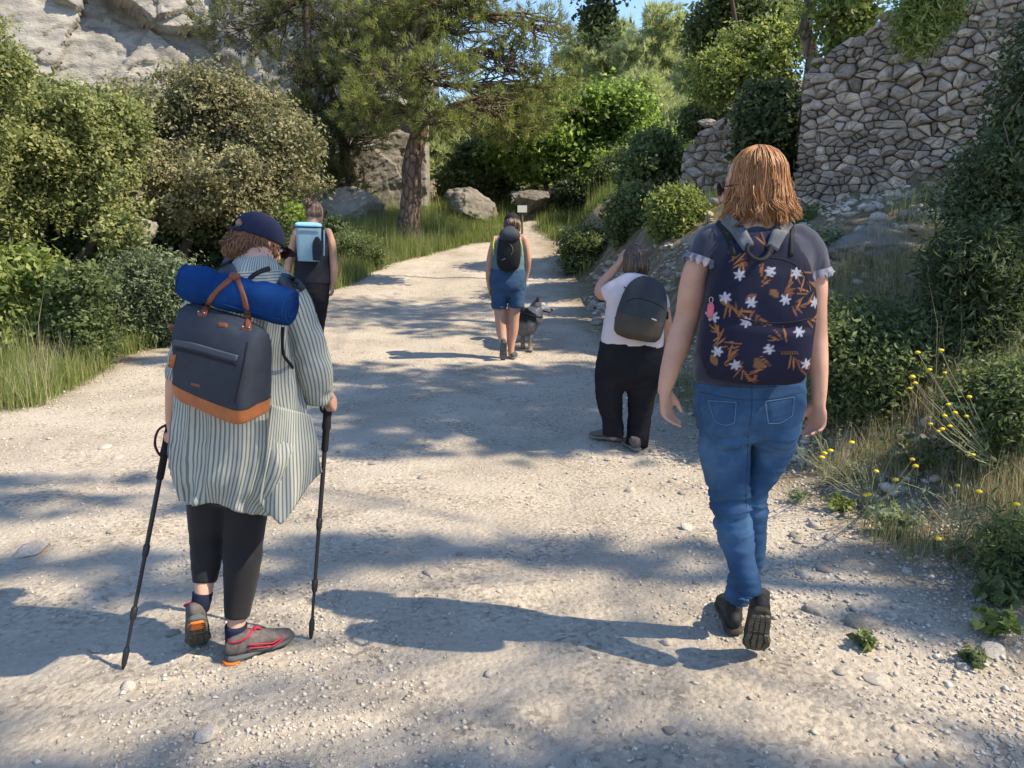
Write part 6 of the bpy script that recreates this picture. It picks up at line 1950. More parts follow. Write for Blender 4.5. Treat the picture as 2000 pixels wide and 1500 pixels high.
idx = np.arange((nv + 1) * (nu + 1)).reshape(nv + 1, nu + 1)
Fq = np.stack([idx[:-1, :-1].ravel(), idx[1:, :-1].ravel(), idx[1:, 1:].ravel(), idx[:-1, 1:].ravel()], 1)
o = put('tunic_tail', mesh_np('tunic_tail', P.reshape(-1, 3), Fq, True, {'su': ('POINT', su.ravel())}), STRIPE, person)
m = o.modifiers.new('thick', 'SOLIDIFY'); m.thickness = 0.002
# sleeves
def sleeve(rows_, n=60, cap=(1, 0), seed=1, rad0=0.05, name='sleeve'):
    V, F, U = loft(rows_, n, 7, (1, 0, 0), cap, 2.0, phase=math.pi)
    d = 0.007 * (1 - 2 * np.abs(fbm(V * np.array((14, 14, 16)) + seed, 1, 2, seed))) 
    k = len(V) // n; c_ = np.repeat(V.reshape(k, n, 3).mean(1), n, 0); rd = V - c_; V = V + rd / (np.linalg.norm(rd, axis=1)[:, None] + 1e-9) * d[:, None]
    o = put(name, mesh_np(name, V, F, True, {'su': ('POINT', U[:, 0] * rad0)}), STRIPE, person)
    m = o.modifiers.new('thick', 'SOLIDIFY'); m.thickness = 0.002
sleeve(fl.rows([(548, 566, 34, 36), (570, 590, 34, 36), (588, 640, 33, 34), (604, 690, 34, 34), (615, 730, 31, 30, .01), (618, 762, 27, 26, .03), (618, 783, 24, 22, .04)]), seed=2)
sleeve(fl.rows([(430, 570, 34, 36), (400, 600, 33, 35), (378, 650, 31, 32), (362, 700, 29, 30), (352, 740, 26, 26)]), seed=3)
# yoke and collar with cross stripes
bt = bvh_of([tunic])
pv = patch(bt, [(446, 530), (546, 524), (578, 566), (436, 572)], 22, 12, .003)
if pv: put('yoke', mesh_np('yoke', pv[0], pv[1], True, {'su': ('POINT', np.repeat(np.linspace(0, .085, 13), 23))}), STRIPE, person)
colr_ = fl.rows([(503, 505, 37, 39, .07), (502, 512, 40, 41, .065), (500, 522, 42, 42, .05), (499, 533, 46, 42, .03)])
V, F, U = loft(colr_, 60, 4, (1, 0, 0), (0, 0), 2.0, phase=-math.pi / 2)
o = put('collar', mesh_np('collar', V, F, True, {'su': ('POINT', U[:, 0] * 0.062)}), STRIPE, person)
m = o.modifiers.new('thick', 'SOLIDIFY'); m.thickness = 0.004

# ---- leggings
LEG = M('black leggings', (0.011, 0.011, 0.014), 0.75, 0.2, 10, 0.2, 600, spec=0.3, sheen=0.1)
zkn = fl.pt(450, 1075)[2]
def disp_leg(P, N):
    return folds(P, 31, (5, 5, 22), 0.002) * np.exp(-((P[:, 2] - zkn) / 0.10) ** 2) + 0.0012 * fbm(P, 9, 2, 3)
A_ = loft(fl.rows([(414, 930, 46, 50, 0), (410, 990, 42, 48, .01), (405, 1040, 33, 38, .02), (404, 1075, 30, 34, .01), (402, 1105, 27, 30, -.0), (400, 1138, 22, 24, -.02)]), 22, 5, cap=(1, .05))
B_ = loft(fl.rows([(480, 930, 48, 50, 0), (480, 990, 43, 48, .01), (476, 1050, 37, 41, .01), (474, 1090, 36, 39, 0), (470, 1140, 32, 34, 0), (465, 1180, 27, 28, -.01), (463, 1206, 24, 25, -.02)]), 22, 5, cap=(1, .05))
C_ = loft(fl.rows([(447, 880, 84, 66), (447, 930, 82, 62), (448, 960, 70, 52)]), 26, 4, cap=(.3, .5))
put('leggings', fuse([A_, B_, C_], 0.0075, 3, disp=disp_leg, name='leggings'), LEG, person)
SOCK = M('navy sock', (0.012, 0.016, 0.04), 0.9, 0.2, 30, 0.4, 500)
pmesh('sock', loft(fl.rows([(396, 1157, 19, 21, -.03), (394, 1172, 18, 21, -.035), (391, 1188, 17, 20, -.03)]), 20, 4, cap=(.1, .1)), SOCK, person)
pmesh('sock', loft(fl.rows([(461, 1221, 21, 23, -.02), (461, 1242, 20, 24, -.02), (463, 1268, 21, 26, -.01)]), 20, 4, cap=(.1, .1)), SOCK, person)
TR = {'upper': M('grey trail shoe mesh', (0.115, 0.10, 0.095), 0.85, 0.3, 60, 0.5, 400), 'sole': M('slate rubber', (0.085, 0.095, 0.095), 0.8, 0.25, 20, 0.3, 200),
      'lug': M('dusty brown lugs', (0.10, 0.085, 0.065), 0.9, 0.4, 30, 0.3, 300), 'lace': M('red lace', (0.42, 0.03, 0.05), 0.7, 0.1, 20, 0)}
RED = M('crimson trim', (0.40, 0.022, 0.05), 0.7, 0.15, 20, 0.1)
toe = hit(388, 1262); heel = at(384, 1213, 2.34)
Fm = foot_frame(heel, toe)
s1 = shoe_thing(person, (toe + heel) / 2 + Fm[:, 1] * 0.01, Fm, 0.93, TR, lug=11, trim=RED)
ORGR = M('orange heel rubber', (0.62, 0.16, 0.02), 0.6, 0.15, 40, 0.3, 100)
O = (toe + heel) / 2 + Fm[:, 1] * 0.01
V, F, _ = loft([[0, y, 0.001, a, 0.006] for y, a in ((-.128, .022), (-.110, .031), (-.085, .033), (-.066, .030))], 16, 3, (1, 0, 0), (.5, .5), p=3)
o = put('heel_pad', mesh_np('heel_pad', O + (V * .93) @ Fm.T, F, True), ORGR, s1); o.data.transform(Matrix.Translation(-person.location))
heel = hit(446, 1296); toe = heel + np.array((0.172, 0.145, 0)); toe[2] = heel[2] + .005
Fm = foot_frame(heel, toe)
s2 = shoe_thing(person, (toe + heel) / 2 + np.array((0, 0, 0.004)), Fm, 0.87, TR, trim=RED)
O = (toe + heel) / 2
V, F, _ = loft([[0, y, 0.005, a, 0.007] for y, a in ((-.136, .020), (-.118, .034), (-.09, .037))], 16, 3, (1, 0, 0), (.5, .5), p=3)
o = put('heel_pad', mesh_np('heel_pad', O + (V * .93) @ Fm.T, F, True), ORGR, s2); o.data.transform(Matrix.Translation(-person.location))
for q, (z0, z1) in enumerate(((.050, .034), (.064, .046))):
    V, F = tubes([(O + (np.array([(.040, -.055, z0), (.045, -.01, z0 - .012), (.0475, .03, z1 - .006), (.040, .075, z1)]) * .93) @ Fm.T, np.full(4, .0026))], 5)
    o = put('side_stripe', mesh_np('side_stripe', V, F, True), RED, s2); o.data.transform(Matrix.Translation(-person.location))
pmesh('pull_tab', loft([[*(O + Fm @ (np.array(p_) * .93)), .010, .004] for p_ in ((0, -.03, .080), (0, -.010, .100), (0, .008, .088))], 10, 3, Fm[:, 0]), RED, person)

# ---------------------------------------------------------------- trekking poles
def pole(grip, tip, label, seed):
    grip = np.asarray(grip, float); tip = np.asarray(tip, float)
    root = empty('trekking_pole', tip, label, 'trekking pole')
    d = (tip - grip); L = np.linalg.norm(d); d /= L
    P = lambda t: grip + d * t
    def tb(name, segs, mat, s=10):
        V, F = tubes([(np.array([P(t) for t, _ in segs]), np.array([r_ for _, r_ in segs]))], s)
        return put(name, mesh_np(name, V, F, True), mat, root)
    blk = M('matt black pole', (0.014, 0.014, 0.016), 0.45, 0.1, 20, 0, spec=0.5); foam = M('black foam grip', (0.018, 0.018, 0.02), 0.9, 0.2, 60, 0.5, 400)
    tb('grip', [(-.035, .004), (-.03, .014), (-.01, .0165), (0, .0145), (.03, .0155), (.06, .0145), (.09, .0165), (.10, .0125), (.17, .0125), (.175, .010)], foam, 14)
    tb('shaft', [(.17, .0082), (L * .52, .0078)], blk)
    tb('shaft', [(L * .50, .0068), (L * .78, .0064)], blk)
    tb('shaft', [(L * .76, .0056), (L - .05, .0050)], blk)
    for t in (.51, .77): tb('lock', [(L * t - .022, .0085), (L * t - .016, .0115), (L * t + .012, .0105), (L * t + .022, .008)], blk)
    tb('tip', [(L - .075, .007), (L - .06, .0105), (L - .02, .0085), (L - .008, .006), (L, .003)], blk)
    return root, d
RB = M('dark wine webbing', (0.085, 0.018, 0.028), 0.8, 0.2, 20, 0.1)
tipL = hit(240, 1308); tipR = hit(607, 1250)
pl, dl_ = pole(gripL, tipL, 'black trekking pole planted to the left of the striped tunic', 1)
pr, dr_ = pole(gripR, tipR, 'black trekking pole planted to the right of the striped tunic', 2)
for (root, g, pts) in ((pl, gripL, [(0, 0, .02), (-.03, -.02, 0), (-.04, -.03, -.05), (-.022, -.02, -.095), (.004, 0, -.075)]), (pr, gripR, [(0, 0, .03), (-.012, -.02, .02), (-.02, -.03, -.01), (-.014, -.02, -.03), (0, 0, -.02)])):
    C = catmull(np.array(pts) + g, 5); V, F = tubes([(C, np.full(len(C), .0045))], 6)
    pmesh('strap', (V, F.tolist()), RB if root is pl else BLK, root)

# ---------------------------------------------------------------- anthracite bag with leather base
cP, RP = pack_frame(fl.pt(434, 706, -0.225), math.radians(-24), math.radians(14), math.radians(8))
prof = [(-.140, .130, .066, .0), (-.130, .136, .074, 0), (-.09, .139, .078, 0), (0, .143, .076, 0), (.06, .147, .066, 0), (.105, .149, .050, .004), (.128, .146, .034, .010), (.138, .140, .022, .014)]
Vl, Fl, Vw = pack_shell(cP, RP, prof, 64, 6, 6.0, (0.2, 0.5))
dirn = Vl / (np.linalg.norm(Vl * np.array((1, 1, 0.35)), axis=1)[:, None] + 1e-6)
Vl2 = Vl + dirn * (0.0035 * fbm(Vl, 9, 3, 4) + 0.0015 * fbm(Vl, 30, 2, 5))[:, None]
Vw = Vl2 @ RP.T + cP
bagL = empty('backpack', cP, 'anthracite bag with tan leather base on the walker in the striped tunic', 'backpack')
zc = np.array([Vl[list(f), 2].mean() for f in Fl])
ANTH = M('anthracite canvas', (0.034, 0.042, 0.060), 0.8, 0.2, 10, 0.35, 600, spec=0.25)
LEATH = M('tan leather', (0.36, 0.125, 0.045), 0.5, 0.18, 20, 0.15, 200, spec=0.4)
LEATD = M('brown leather', (0.17, 0.055, 0.028), 0.5, 0.18, 20, 0.15, 200, spec=0.4)
def submesh(V, F, keep):
    F2 = [f for f, k_ in zip(F, keep) if k_]; used = sorted({i for f in F2 for i in f}); mpv = {v: i for i, v in enumerate(used)}
    return V[used], [[mpv[i] for i in f] for f in F2]
sideF = np.array([abs(Vl[list(f), 0].mean()) > .135 for f in Fl])
a_ = submesh(Vw, Fl, zc > -.098); pmesh('bag', a_, ANTH, bagL)
a2 = submesh(Vw, Fl, zc <= -.085)
c_ = a2[0] - cP; Vb = cP + c_ * 1.012
bot = pmesh('leather_base', (Vb, a2[1]), LEATH, bagL)
bagm = [o for o in bagL.children if o.name.startswith('bag')][0]
# blue roll on top
axA, axB = fl.pt(364, 550, -.19), fl.pt(568, 602, -.25)
roll = empty('rolled_mat', (axA + axB) / 2, 'rolled blue fleece blanket strapped on top of the anthracite bag', 'blanket')
kk = mp(460, 575, 2.24)
t = np.linspace(0, 1, 9)
rr_ = [32, 37, 36, 35.5, 35, 35, 36, 37, 35]
V, F, U = loft([[*(axA * (1 - q) + axB * q), r_ * kk, r_ * kk * .93] for q, r_ in zip(t, rr_)], 56, 8, (0, 0, 1), (0.12, 0.12), 2.3)
c_ = axA + np.outer(((V - axA) @ (axB - axA)) / ((axB - axA) @ (axB - axA)), axB - axA)
rd = V - c_; al = ((V - axA) @ (axB - axA)) / ((axB - axA) @ (axB - axA))
squeeze = -0.008 * np.exp(-((al - .28) / .05) ** 2) - 0.006 * np.exp(-((al - .62) / .05) ** 2)
V = V + rd / (np.linalg.norm(rd, axis=1)[:, None] + 1e-9) * (0.004 * fbm(V, 14, 3, 6) + 0.003 * fbm(V * np.array((6, 6, 40)), 1, 2, 3) + squeeze)[:, None]
FLEECE = M('royal blue fleece', (0.009, 0.042, 0.155), 0.95, 0.25, 14, 0.6, 400, spec=0.05, sheen=0.0, bdist=0.003)
rl_ = pmesh('roll', (V, F), FLEECE, roll)
ax = (axB - axA) / np.linalg.norm(axB - axA); s1_ = np.array((0, 0, 1.0)); s1_ -= ax * (s1_ @ ax); s1_ /= np.linalg.norm(s1_); s2_ = np.cross(ax, s1_)
for e_, sg_ in ((axB, 1), (axA, -1)):
    a = np.linspace(0, 6 * math.pi, 70); q = np.linspace(.95, .10, 70) * 36 * kk
    V, F = tubes([(e_ + ax * sg_ * .004 + np.outer(np.cos(a) * q, s1_) + np.outer(np.sin(a) * q * .93, s2_), np.full(70, .0032))], 6)
    pmesh('rolled_edge', (V, F.tolist()), FLEECE, roll)
V, F = tubes([(np.array([axA + (axB - axA) * q + s1_ * math.cos(2.1) * 38 * kk + s2_ * math.sin(2.1) * 36 * kk for q in np.linspace(0.01, .99, 30)]), np.full(30, .003))], 6)
pmesh('hem', (V, F.tolist()), FLEECE, roll)

b2 = bvh_of([bagm, rl_]); b3 = bvh_of([bagm])
pmesh('handle', strip(b2, [(398, 616), (408, 592), (425, 568), (452, 545)], (11, 10, 9, 9), .004, 8, .002), LEATD, bagL)
pmesh('handle', strip(b2, [(485, 642), (484, 612), (477, 580), (464, 546)], (11, 10, 9, 9), .004, 8, .002), LEATD, bagL)
hb = cast(b2, 459, 544, .006)
if hb: pmesh('handle_clasp', ball(hb[0], (.018, .012, .014), None, 2), LEATD, bagL)
STUD = M('brass stud', (0.75, 0.6, 0.4), 0.3, 0.05, 10, 0, metal=1.0)
for cs in ([(381, 602), (411, 607), (404, 622), (383, 618)], [(470, 634), (494, 634), (495, 648), (470, 646)]):
    pmesh('leather_tab', patch(b3, cs, 4, 4, .003), LEATD, bagL)
for (x, y) in ((390, 611), (401, 614), (476, 640), (488, 642), (460, 541)):
    h_ = cast(b2, x, y, .006)
    if h_: pmesh('stud', ball(h_[0], (.0028, .0028, .0028), None, 1), STUD, bagL)
pmesh('oval_badge', patch(b3, [(423, 627), (447, 630), (446, 642), (423, 640)], 6, 4, .0025), LEATD, bagL)
pmesh('zip', strip(b3, [(341, 681), (380, 690), (425, 703), (462, 713)], 6, .0012, 8, .0005), BLK, bagL)
pmesh('pocket_welt', strip(b3, [(340, 668), (380, 676), (425, 689), (464, 700)], 12, .003, 8, .0008), M('lighter anthracite tape', (0.065, 0.075, 0.095), 0.7, 0.1, 20, 0.2), bagL)
pmesh('zip_pull', strip(b3, [(340, 692), (337, 705), (334, 718)], (8, 9, 8), .005, 6, .002), LEATH, bagL)
lb = pmesh('label', patch(b3, [(371, 745), (393, 750), (392, 759), (370, 754)], 5, 3, .0025), LEATD, bagL)
pmesh('side_zip', seam(b3, [(484, 668), (474, 720), (462, 770), (458, 790)], .0022, 8, .0005), BLK, bagL)
# straps over the shoulders
bs_ = bvh_of([tunic, bagm])
pmesh('shoulder_strap', strip(bs_, [(424, 516), (440, 524), (448, 538), (450, 552)], (32, 34, 34, 30), .010, 6, .003), M('anthracite strap', (0.045, 0.055, 0.075), 0.8, 0.2, 20, 0.3), bagL)
pmesh('shoulder_strap', strip(bs_, [(545, 545), (560, 552), (576, 560), (586, 570)], (20, 28, 28, 20), .010, 6, .003), MATS['anthracite strap'], bagL)
pmesh('strap', strip(bs_, [(525, 526), (508, 532), (495, 540), (484, 550)], (9, 8, 8, 8), .005, 6, .002), BLK, bagL)
o_ = np.array([fl.pt(552, 640, -.16), fl.pt(553, 690, -.12), fl.pt(570, 715, -.06), fl.pt(578, 735, .0)])
V, F = tubes([(catmull(o_, 5), np.full(16, .005))], 6)
pmesh('side_strap', (V, F.tolist()), BLK, bagL)
pmesh('side_tab', loft([fl.row(334, 640, 6, 4, -.2), fl.row(350, 632, 8, 4, -.2), fl.row(362, 624, 6, 4, -.2)], 10, 3, (0, 1, 0)), M('wine red tab', (0.22, 0.05, 0.06), 0.6, 0.1, 20, 0.1), bagL)
# ================================================================== three walkers farther on, and the dog
def simple_hair(c, Rm, s, mat, parent, n, zend, face=1.0, rad=(0.082, 0.102, 0.092), wave=0.006, thick=0.005, seed=1, up_bun=None, name='hair'):
    r = np.random.default_rng(seed)
    paths = []
    for k in range(n):
        ph = r.uniform(-math.pi + face, math.pi - face); dx, dy = math.sin(ph), -math.cos(ph)
        dep = r.uniform(0.95, 1.05); st_ = r.uniform(0.1, 1.3); pts = []
        for q in np.linspace(st_, 1.57, 5): pts.append((math.sin(q) * dx * rad[0] * dep, math.sin(q) * dy * rad[1] * dep, math.cos(q) * rad[2] * dep + 0.03))
        zz = zend + r.normal(0, 0.008)
        for t in np.linspace(0, 1, 6)[1:]:
            o = 1 + 0.10 * math.sin(t * 2.6) - (0.25 * max(0, t - 0.6))
            pts.append((dx * rad[0] * dep * o, dy * rad[1] * dep * o, 0.03 + (zz - 0.03) * t))
        paths.append(np.asarray(c) + (np.array(pts) * s + r.normal(0, .001, (len(pts), 3))) @ Rm.T)
    V, F, T = strand_mesh(paths, thick, 4, r)
    h = put(name, mesh_np(name, V, F, True, {'tint': ('FACE', T)}), mat, parent)
    sh = loft([[*(np.asarray(c) + Rm @ (np.array((0, -0.010, z)) * s)), a * s, b * s] for z, a, b in ((max(zend, -.06), .068, .070), (-0.02, .078, .090), (0.03, .080, .098), (0.07, .074, .090), (0.10, .055, .068), (0.118, .025, .03))], 22, 3, Rm[:, 0], (0.2, .8))
    Lc = (sh[0] - c) @ Rm / s
    Fk = [f for f in sh[1] if not any((Lc[i, 1] > 0.02 and Lc[i, 2] < 0.062) for i in f)]
    o = put('scalp', mesh_np('scalp', sh[0], Fk, True, {'tint': ('FACE', np.full(len(Fk), 0.25))}), mat, h); o.data.transform(Matrix.Translation(-parent.location))
    return h
def garment(name, parts, mat, parent, vox=0.009, amp=0.004, seed=1, size=(9, 9, 16)):
    return put(name, fuse(parts, vox, 4, disp=lambda P, N: folds(P, seed, size, amp) + amp * 0.3, name=name), mat, parent)

# ---------------------------------------------------------------- 4: woman with the grey backpack, hand at her face
g = hit(1238, 876); f4 = Fig(float(g[1]) + 0.02)
person = empty('person', g, 'woman in pale lilac t-shirt and black trousers lifting a hand to her face', 'person')
HC = f4.pt(1241, 511, .05); HR = rotm(math.radians(25), math.radians(-8), 0); hs = 0.90
body = head_parts(HC, HR, hs)
body.append(loft(f4.rows([(1241, 528, 15, 16, .04), (1240, 540, 16, 17, .02), (1239, 550, 30, 20)]), 16, 4))
body.append(loft(f4.rows([(1233, 720, 52, 40), (1236, 640, 50, 40), (1238, 580, 46, 34), (1239, 555, 36, 24)]), 20, 4))
aL = f4.rows([(1206, 562, 14, 15), (1188, 572, 14, 15, .02), (1174, 570, 14, 14, .06), (1178, 553, 11, 11, .09), (1194, 533, 9, 9, .09), (1208, 516, 7, 7, .08)])
body.append(loft(aL, 14, 5, (0, 1, 0)))
w_ = np.array(aL[-1][:3])
body += hand_parts(w_, (0.45, 0.05, 0.85), (-0.5, 0.75, 0.2), (0.8, 0.2, -0.2), 0.85, 0.25, 0.3)
aR = f4.rows([(1275, 562, 14, 15), (1292, 590, 13, 14), (1300, 625, 12, 12), (1302, 655, 9, 9, .02), (1302, 680, 7, 7, .04)])
body.append(loft(aR, 14, 5)); w_ = np.array(aR[-1][:3])
body += hand_parts(w_, (0.0, 0.2, -0.95), (0.2, 0.9, 0.2), (-1, 0, 0), 0.85, 0.5, 0.3)
body.append(loft(f4.rows([(1205, 700, 26, 28), (1190, 760, 22, 24), (1195, 835, 11, 12, 0.01), (1198, 850, 10, 11, .02)]), 12, 4))
body.append(loft(f4.rows([(1258, 700, 26, 28), (1252, 760, 23, 24), (1246, 845, 11, 12, 0), (1243, 862, 10, 11, .01)]), 12, 4))
put('body', fuse(body, 0.0085, 2), SKIN2, person)
pmesh('eyes', eye_parts(HC, HR, hs), M('eye white', (0.7, 0.68, 0.65), 0.3, 0.02, 5, 0), person)
DKBR = hair_mat('dark brown hair', (0.030, 0.018, 0.013), (0.075, 0.043, 0.028), (0.20, 0.12, 0.07))
simple_hair(HC, HR, hs, DKBR, person, 420, -0.095, 1.15, seed=4)
TEE = M('pale lilac jersey', (0.60, 0.53, 0.55), 0.9, 0.06, 8, 0.2, 500, spec=0.1)
tr_ = loft(f4.rows([(1234, 674, 61, 46), (1236, 650, 60, 46), (1240, 610, 57, 44), (1240, 580, 55, 40), (1238, 560, 50, 32), (1239, 548, 36, 24), (1240, 539, 22, 19, .01)]), 34, 4, cap=(.08, .1))
s1 = loft(f4.rows([(1214, 560, 20, 20), (1197, 570, 21, 21, .01), (1184, 578, 19, 19, .03)]), 18, 4, (0, 1, 0), cap=(1, .1))
s2 = loft(f4.rows([(1268, 562, 20, 20), (1285, 585, 20, 20), (1291, 604, 18, 18)]), 18, 4, cap=(1, .1))
garment('shirt', [tr_, s1, s2], TEE, person, 0.012, 0.0025, 3)
BTR = M('black loose trousers', (0.014, 0.014, 0.018), 0.9, 0.2, 8, 0.25, 500, spec=0.15)
pel = loft(f4.rows([(1233, 668, 60, 46), (1231, 700, 63, 50), (1229, 728, 63, 48), (1229, 742, 56, 38)]), 30, 4, cap=(.1, .5))
l1 = loft(f4.rows([(1200, 715, 36, 42), (1191, 750, 29, 36), (1191, 785, 24, 28), (1195, 815, 20, 24), (1198, 848, 20, 25, .0)]), 20, 4, cap=(1, .05))
l2 = loft(f4.rows([(1260, 715, 34, 42), (1253, 755, 30, 36), (1251, 795, 23, 28), (1247, 835, 21, 25), (1243, 870, 21, 26, -.02)]), 20, 4, cap=(1, .05))
garment('trousers', [pel, l1, l2], BTR, person, 0.011, 0.006, 5, (6, 6, 12))
SNK = {'upper': M('dusty rose sneaker', (0.16, 0.125, 0.115), 0.85, 0.2, 40, 0.3), 'sole': M('grey sneaker sole', (0.22, 0.20, 0.18), 0.8, 0.2, 30, 0.2), 'lug': None, 'lace': M('pale lace', (0.4, 0.35, 0.33), 0.8, 0.1, 20, 0)}
h1 = hit(1212, 864); t1 = h1 + np.array((-0.20, 0.10, 0)); Fm = foot_frame(h1, t1); shoe_thing(person, (h1 + t1) / 2 + np.array((0, 0, .010)), Fm, 0.98, SNK)
h2 = hit(1245, 884); t2 = h2 + np.array((-0.05, 0.22, 0)); Fm = foot_frame(h2, t2); shoe_thing(person, (h2 + t2) / 2 + np.array((0, 0, .010)), Fm, 0.95, SNK)
cP, RP = pack_frame(f4.pt(1256, 600, -0.20), math.radians(10), math.radians(13), math.radians(-4))
prof = [(-.185, .150, .055, 0), (-.16, .168, .070, 0), (-.08, .176, .078, 0), (0, .170, .076, 0), (.07, .155, .068, 0), (.12, .132, .055, .006), (.155, .100, .04, .012), (.175, .065, .025, .02)]
Vl, Fl, Vw = pack_shell(cP, RP, [(z * 1.12, a * 0.96, b, s_) for z, a, b, s_ in prof], 56, 6, 3.2)
Vw = (Vl * (1 + 0.03 * fbm(Vl, 9, 3, 7))[:, None]) @ RP.T + cP
bg4 = empty('backpack', cP, 'plain dark grey backpack on the woman in the lilac t-shirt', 'backpack')
zc = np.array([Vl[list(f), 2].mean() for f in Fl])
GB = M('charcoal nylon', (0.040, 0.046, 0.052), 0.85, 0.15, 10, 0.3, 500); GB2 = M('dusty brown nylon', (0.066, 0.056, 0.045), 0.85, 0.2, 10, 0.3, 500)
bag = pmesh('bag', submesh(Vw, Fl, zc > -.075), GB, bg4); pmesh('base_panel', submesh(Vw, Fl, zc <= -.075), GB2, bg4)
b4 = bvh_of([bag] + [o for o in bg4.children if o.name.startswith('base_panel')])
pmesh('zip', seam(b4, [(1222, 590), (1240, 583), (1262, 586), (1286, 596), (1298, 604)], .0035, 8, -.001), BLK, bg4)
pmesh('label', patch(b4, [(1271, 619), (1285, 624), (1284, 629), (1270, 624)], 4, 2, .003), M('white label', (0.6, 0.6, 0.6), 0.6, 0.05, 10, 0), bg4)
P = catmull(np.array([f4.pt(1240, 552, -.14), f4.pt(1246, 545, -.19), f4.pt(1262, 549, -.2), f4.pt(1268, 560, -.15)]), 6); V, F = tubes([(P, np.full(len(P), .006))], 6)
pmesh('carry_loop', (V, F.tolist()), BLK, bg4)
P = catmull(np.array([f4.pt(1222, 560, -.10), f4.pt(1200, 598, -.02), f4.pt(1198, 612, -.04), f4.pt(1205, 625, -.14)]), 6); V, F = tubes([(P, np.full(len(P), .010))], 6)
pmesh('shoulder_strap', (V, F.tolist()), BLK, bg4)
P = catmull(np.array([f4.pt(1193, 592, .0), f4.pt(1189, 612, -.01), f4.pt(1187, 634, .0)]), 6); V, F = tubes([(P, np.full(len(P), .008))], 6)
pmesh('loose_strap', (V, F.tolist()), BLK, bg4)
P = catmull(np.array([f4.pt(1290, 570, -.10), f4.pt(1302, 600, -.02), f4.pt(1303, 622, -.08)]), 6); V, F = tubes([(P, np.full(len(P), .010))], 6)
pmesh('shoulder_strap', (V, F.tolist()), BLK, bg4)

# ---------------------------------------------------------------- 3: walker in blue shorts
g = hit(992, 703); f3 = Fig(float(g[1]) + 0.05)
person = empty('person', g, 'walker in blue knee length shorts and dark cap beside the dog', 'person')
HC = f3.pt(1000, 438, .10); HR = rotm(math.radians(0), math.radians(-28), 0); hs = 1.0
body = head_parts(HC, HR, hs)
body.append(loft(f3.rows([(999, 446, 9, 10, .07), (997, 455, 11, 11, .02), (996, 462, 20, 12)]), 14, 4))
body.append(loft(f3.rows([(992, 540, 28, 22), (993, 500, 29, 21), (995, 470, 27, 17)]), 18, 4))
for L in ([(968, 468, 8, 9), (961, 490, 7.5, 8), (956, 515, 7, 7.5), (955, 540, 6.5, 6.5, .02), (956, 562, 4.5, 4.5, .04)], [(1022, 466, 8, 9), (1029, 488, 7.5, 8), (1031, 510, 7, 7.5), (1028, 535, 6, 6, .04), (1024, 552, 4.5, 4.5, .05)]):
    A_ = f3.rows(L); body.append(loft(A_, 12, 5)); w_ = np.array(A_[-1][:3]); sx = 1 if L[0][0] < 1000 else -1
    body += hand_parts(w_, (0.05 * sx, 0.1, -0.98), (0.1, 0.95, 0), (sx, 0, 0), 0.95, 0.4, 0.3)
body.append(loft(f3.rows([(975, 580, 14, 15), (977, 615, 11.5, 12), (979, 645, 10.5, 11.5, -.01), (983, 668, 7.5, 8, -.06), (987, 682, 5.5, 6.5, -.09)]), 12, 5))
body.append(loft(f3.rows([(1007, 580, 14, 15), (1003, 615, 12, 12, .02), (1002, 645, 10.5, 11, .03), (999, 672, 7, 7.5, .02), (998, 694, 5.5, 6.5, .01)]), 12, 5))
put('body', fuse(body, 0.011, 2), SKIN2, person)
pmesh('eyes', eye_parts(HC, HR, hs), M('eye white', (0.7, 0.68, 0.65), 0.3, 0.02, 5, 0), person)
simple_hair(HC, HR, hs, DKBR, person, 300, -0.075, 1.1, seed=6)
def simple_cap(c, Rm, s, mat, parent):
    V, F, _ = loft([[*(np.asarray(c) + Rm @ (np.array((0, -0.004, z)) * s)), a * s, b * s] for z, a, b in ((0.015, .090, .110), (0.05, .089, .108), (0.085, .075, .092), (0.112, .05, .062), (0.125, .02, .025))], 24, 4, Rm[:, 0], (0.05, .5))
    o = put('cap', mesh_np('cap', V, F, True), mat, parent)
    b1 = loft([[*(np.asarray(c) + Rm @ (np.array((0, 0.085 + q * 0.068, 0.022 - 0.012 * q * q)) * s)), 0.076 * (1 - 0.42 * q ** 3) * s, 0.0025] for q in np.linspace(0, 1, 5)], 18, 3, Rm[:, 0], (0, .8))
    b = put('brim', mesh_np('brim', b1[0], b1[1], True), mat, o); b.data.transform(Matrix.Translation(-parent.location))
simple_cap(HC, HR, hs, M('charcoal cap', (0.014, 0.014, 0.02), 0.85, 0.15, 20, 0.2), person)
TANK = M('light blue tank top', (0.09, 0.16, 0.20), 0.9, 0.12, 10, 0.2)
garment('tank_top', [loft(f3.rows([(992, 542, 32, 25), (993, 510, 32, 24), (994, 480, 29, 21), (996, 466, 24, 16), (997, 460, 15, 13)]), 26, 4, cap=(.1, .1))], TANK, person, 0.012, 0.003)
SHRT = M('blue denim shorts', (0.032, 0.070, 0.14), 0.9, 0.2, 8, 0.3)
garment('shorts', [loft(f3.rows([(992, 526, 33, 26), (992, 548, 36, 29), (992, 562, 35, 28), (991, 570, 31, 22)]), 26, 4, cap=(.1, .5)),
                   loft(f3.rows([(977, 556, 18, 22), (975.5, 580, 16, 20), (975, 602, 14.5, 17)]), 18, 3, cap=(1, .05)), loft(f3.rows([(1008, 556, 18, 22), (1009, 580, 16, 20), (1009, 600, 15, 17)]), 18, 3, cap=(1, .05))], SHRT, person, 0.012, 0.005, 4, (8, 8, 10))
GSH = {'upper': M('slate walking shoe', (0.07, 0.085, 0.085), 0.85, 0.2, 40, 0.3), 'sole': M('dark grey sole', (0.10, 0.11, 0.11), 0.8, 0.3, 30, 0.3), 'lug': M('grey tread', (0.16, 0.17, 0.17), 0.9, 0.3, 30, 0.2), 'lace': M('black lace', (0.02, 0.02, 0.022), 0.8, 0.1, 30, 0)}
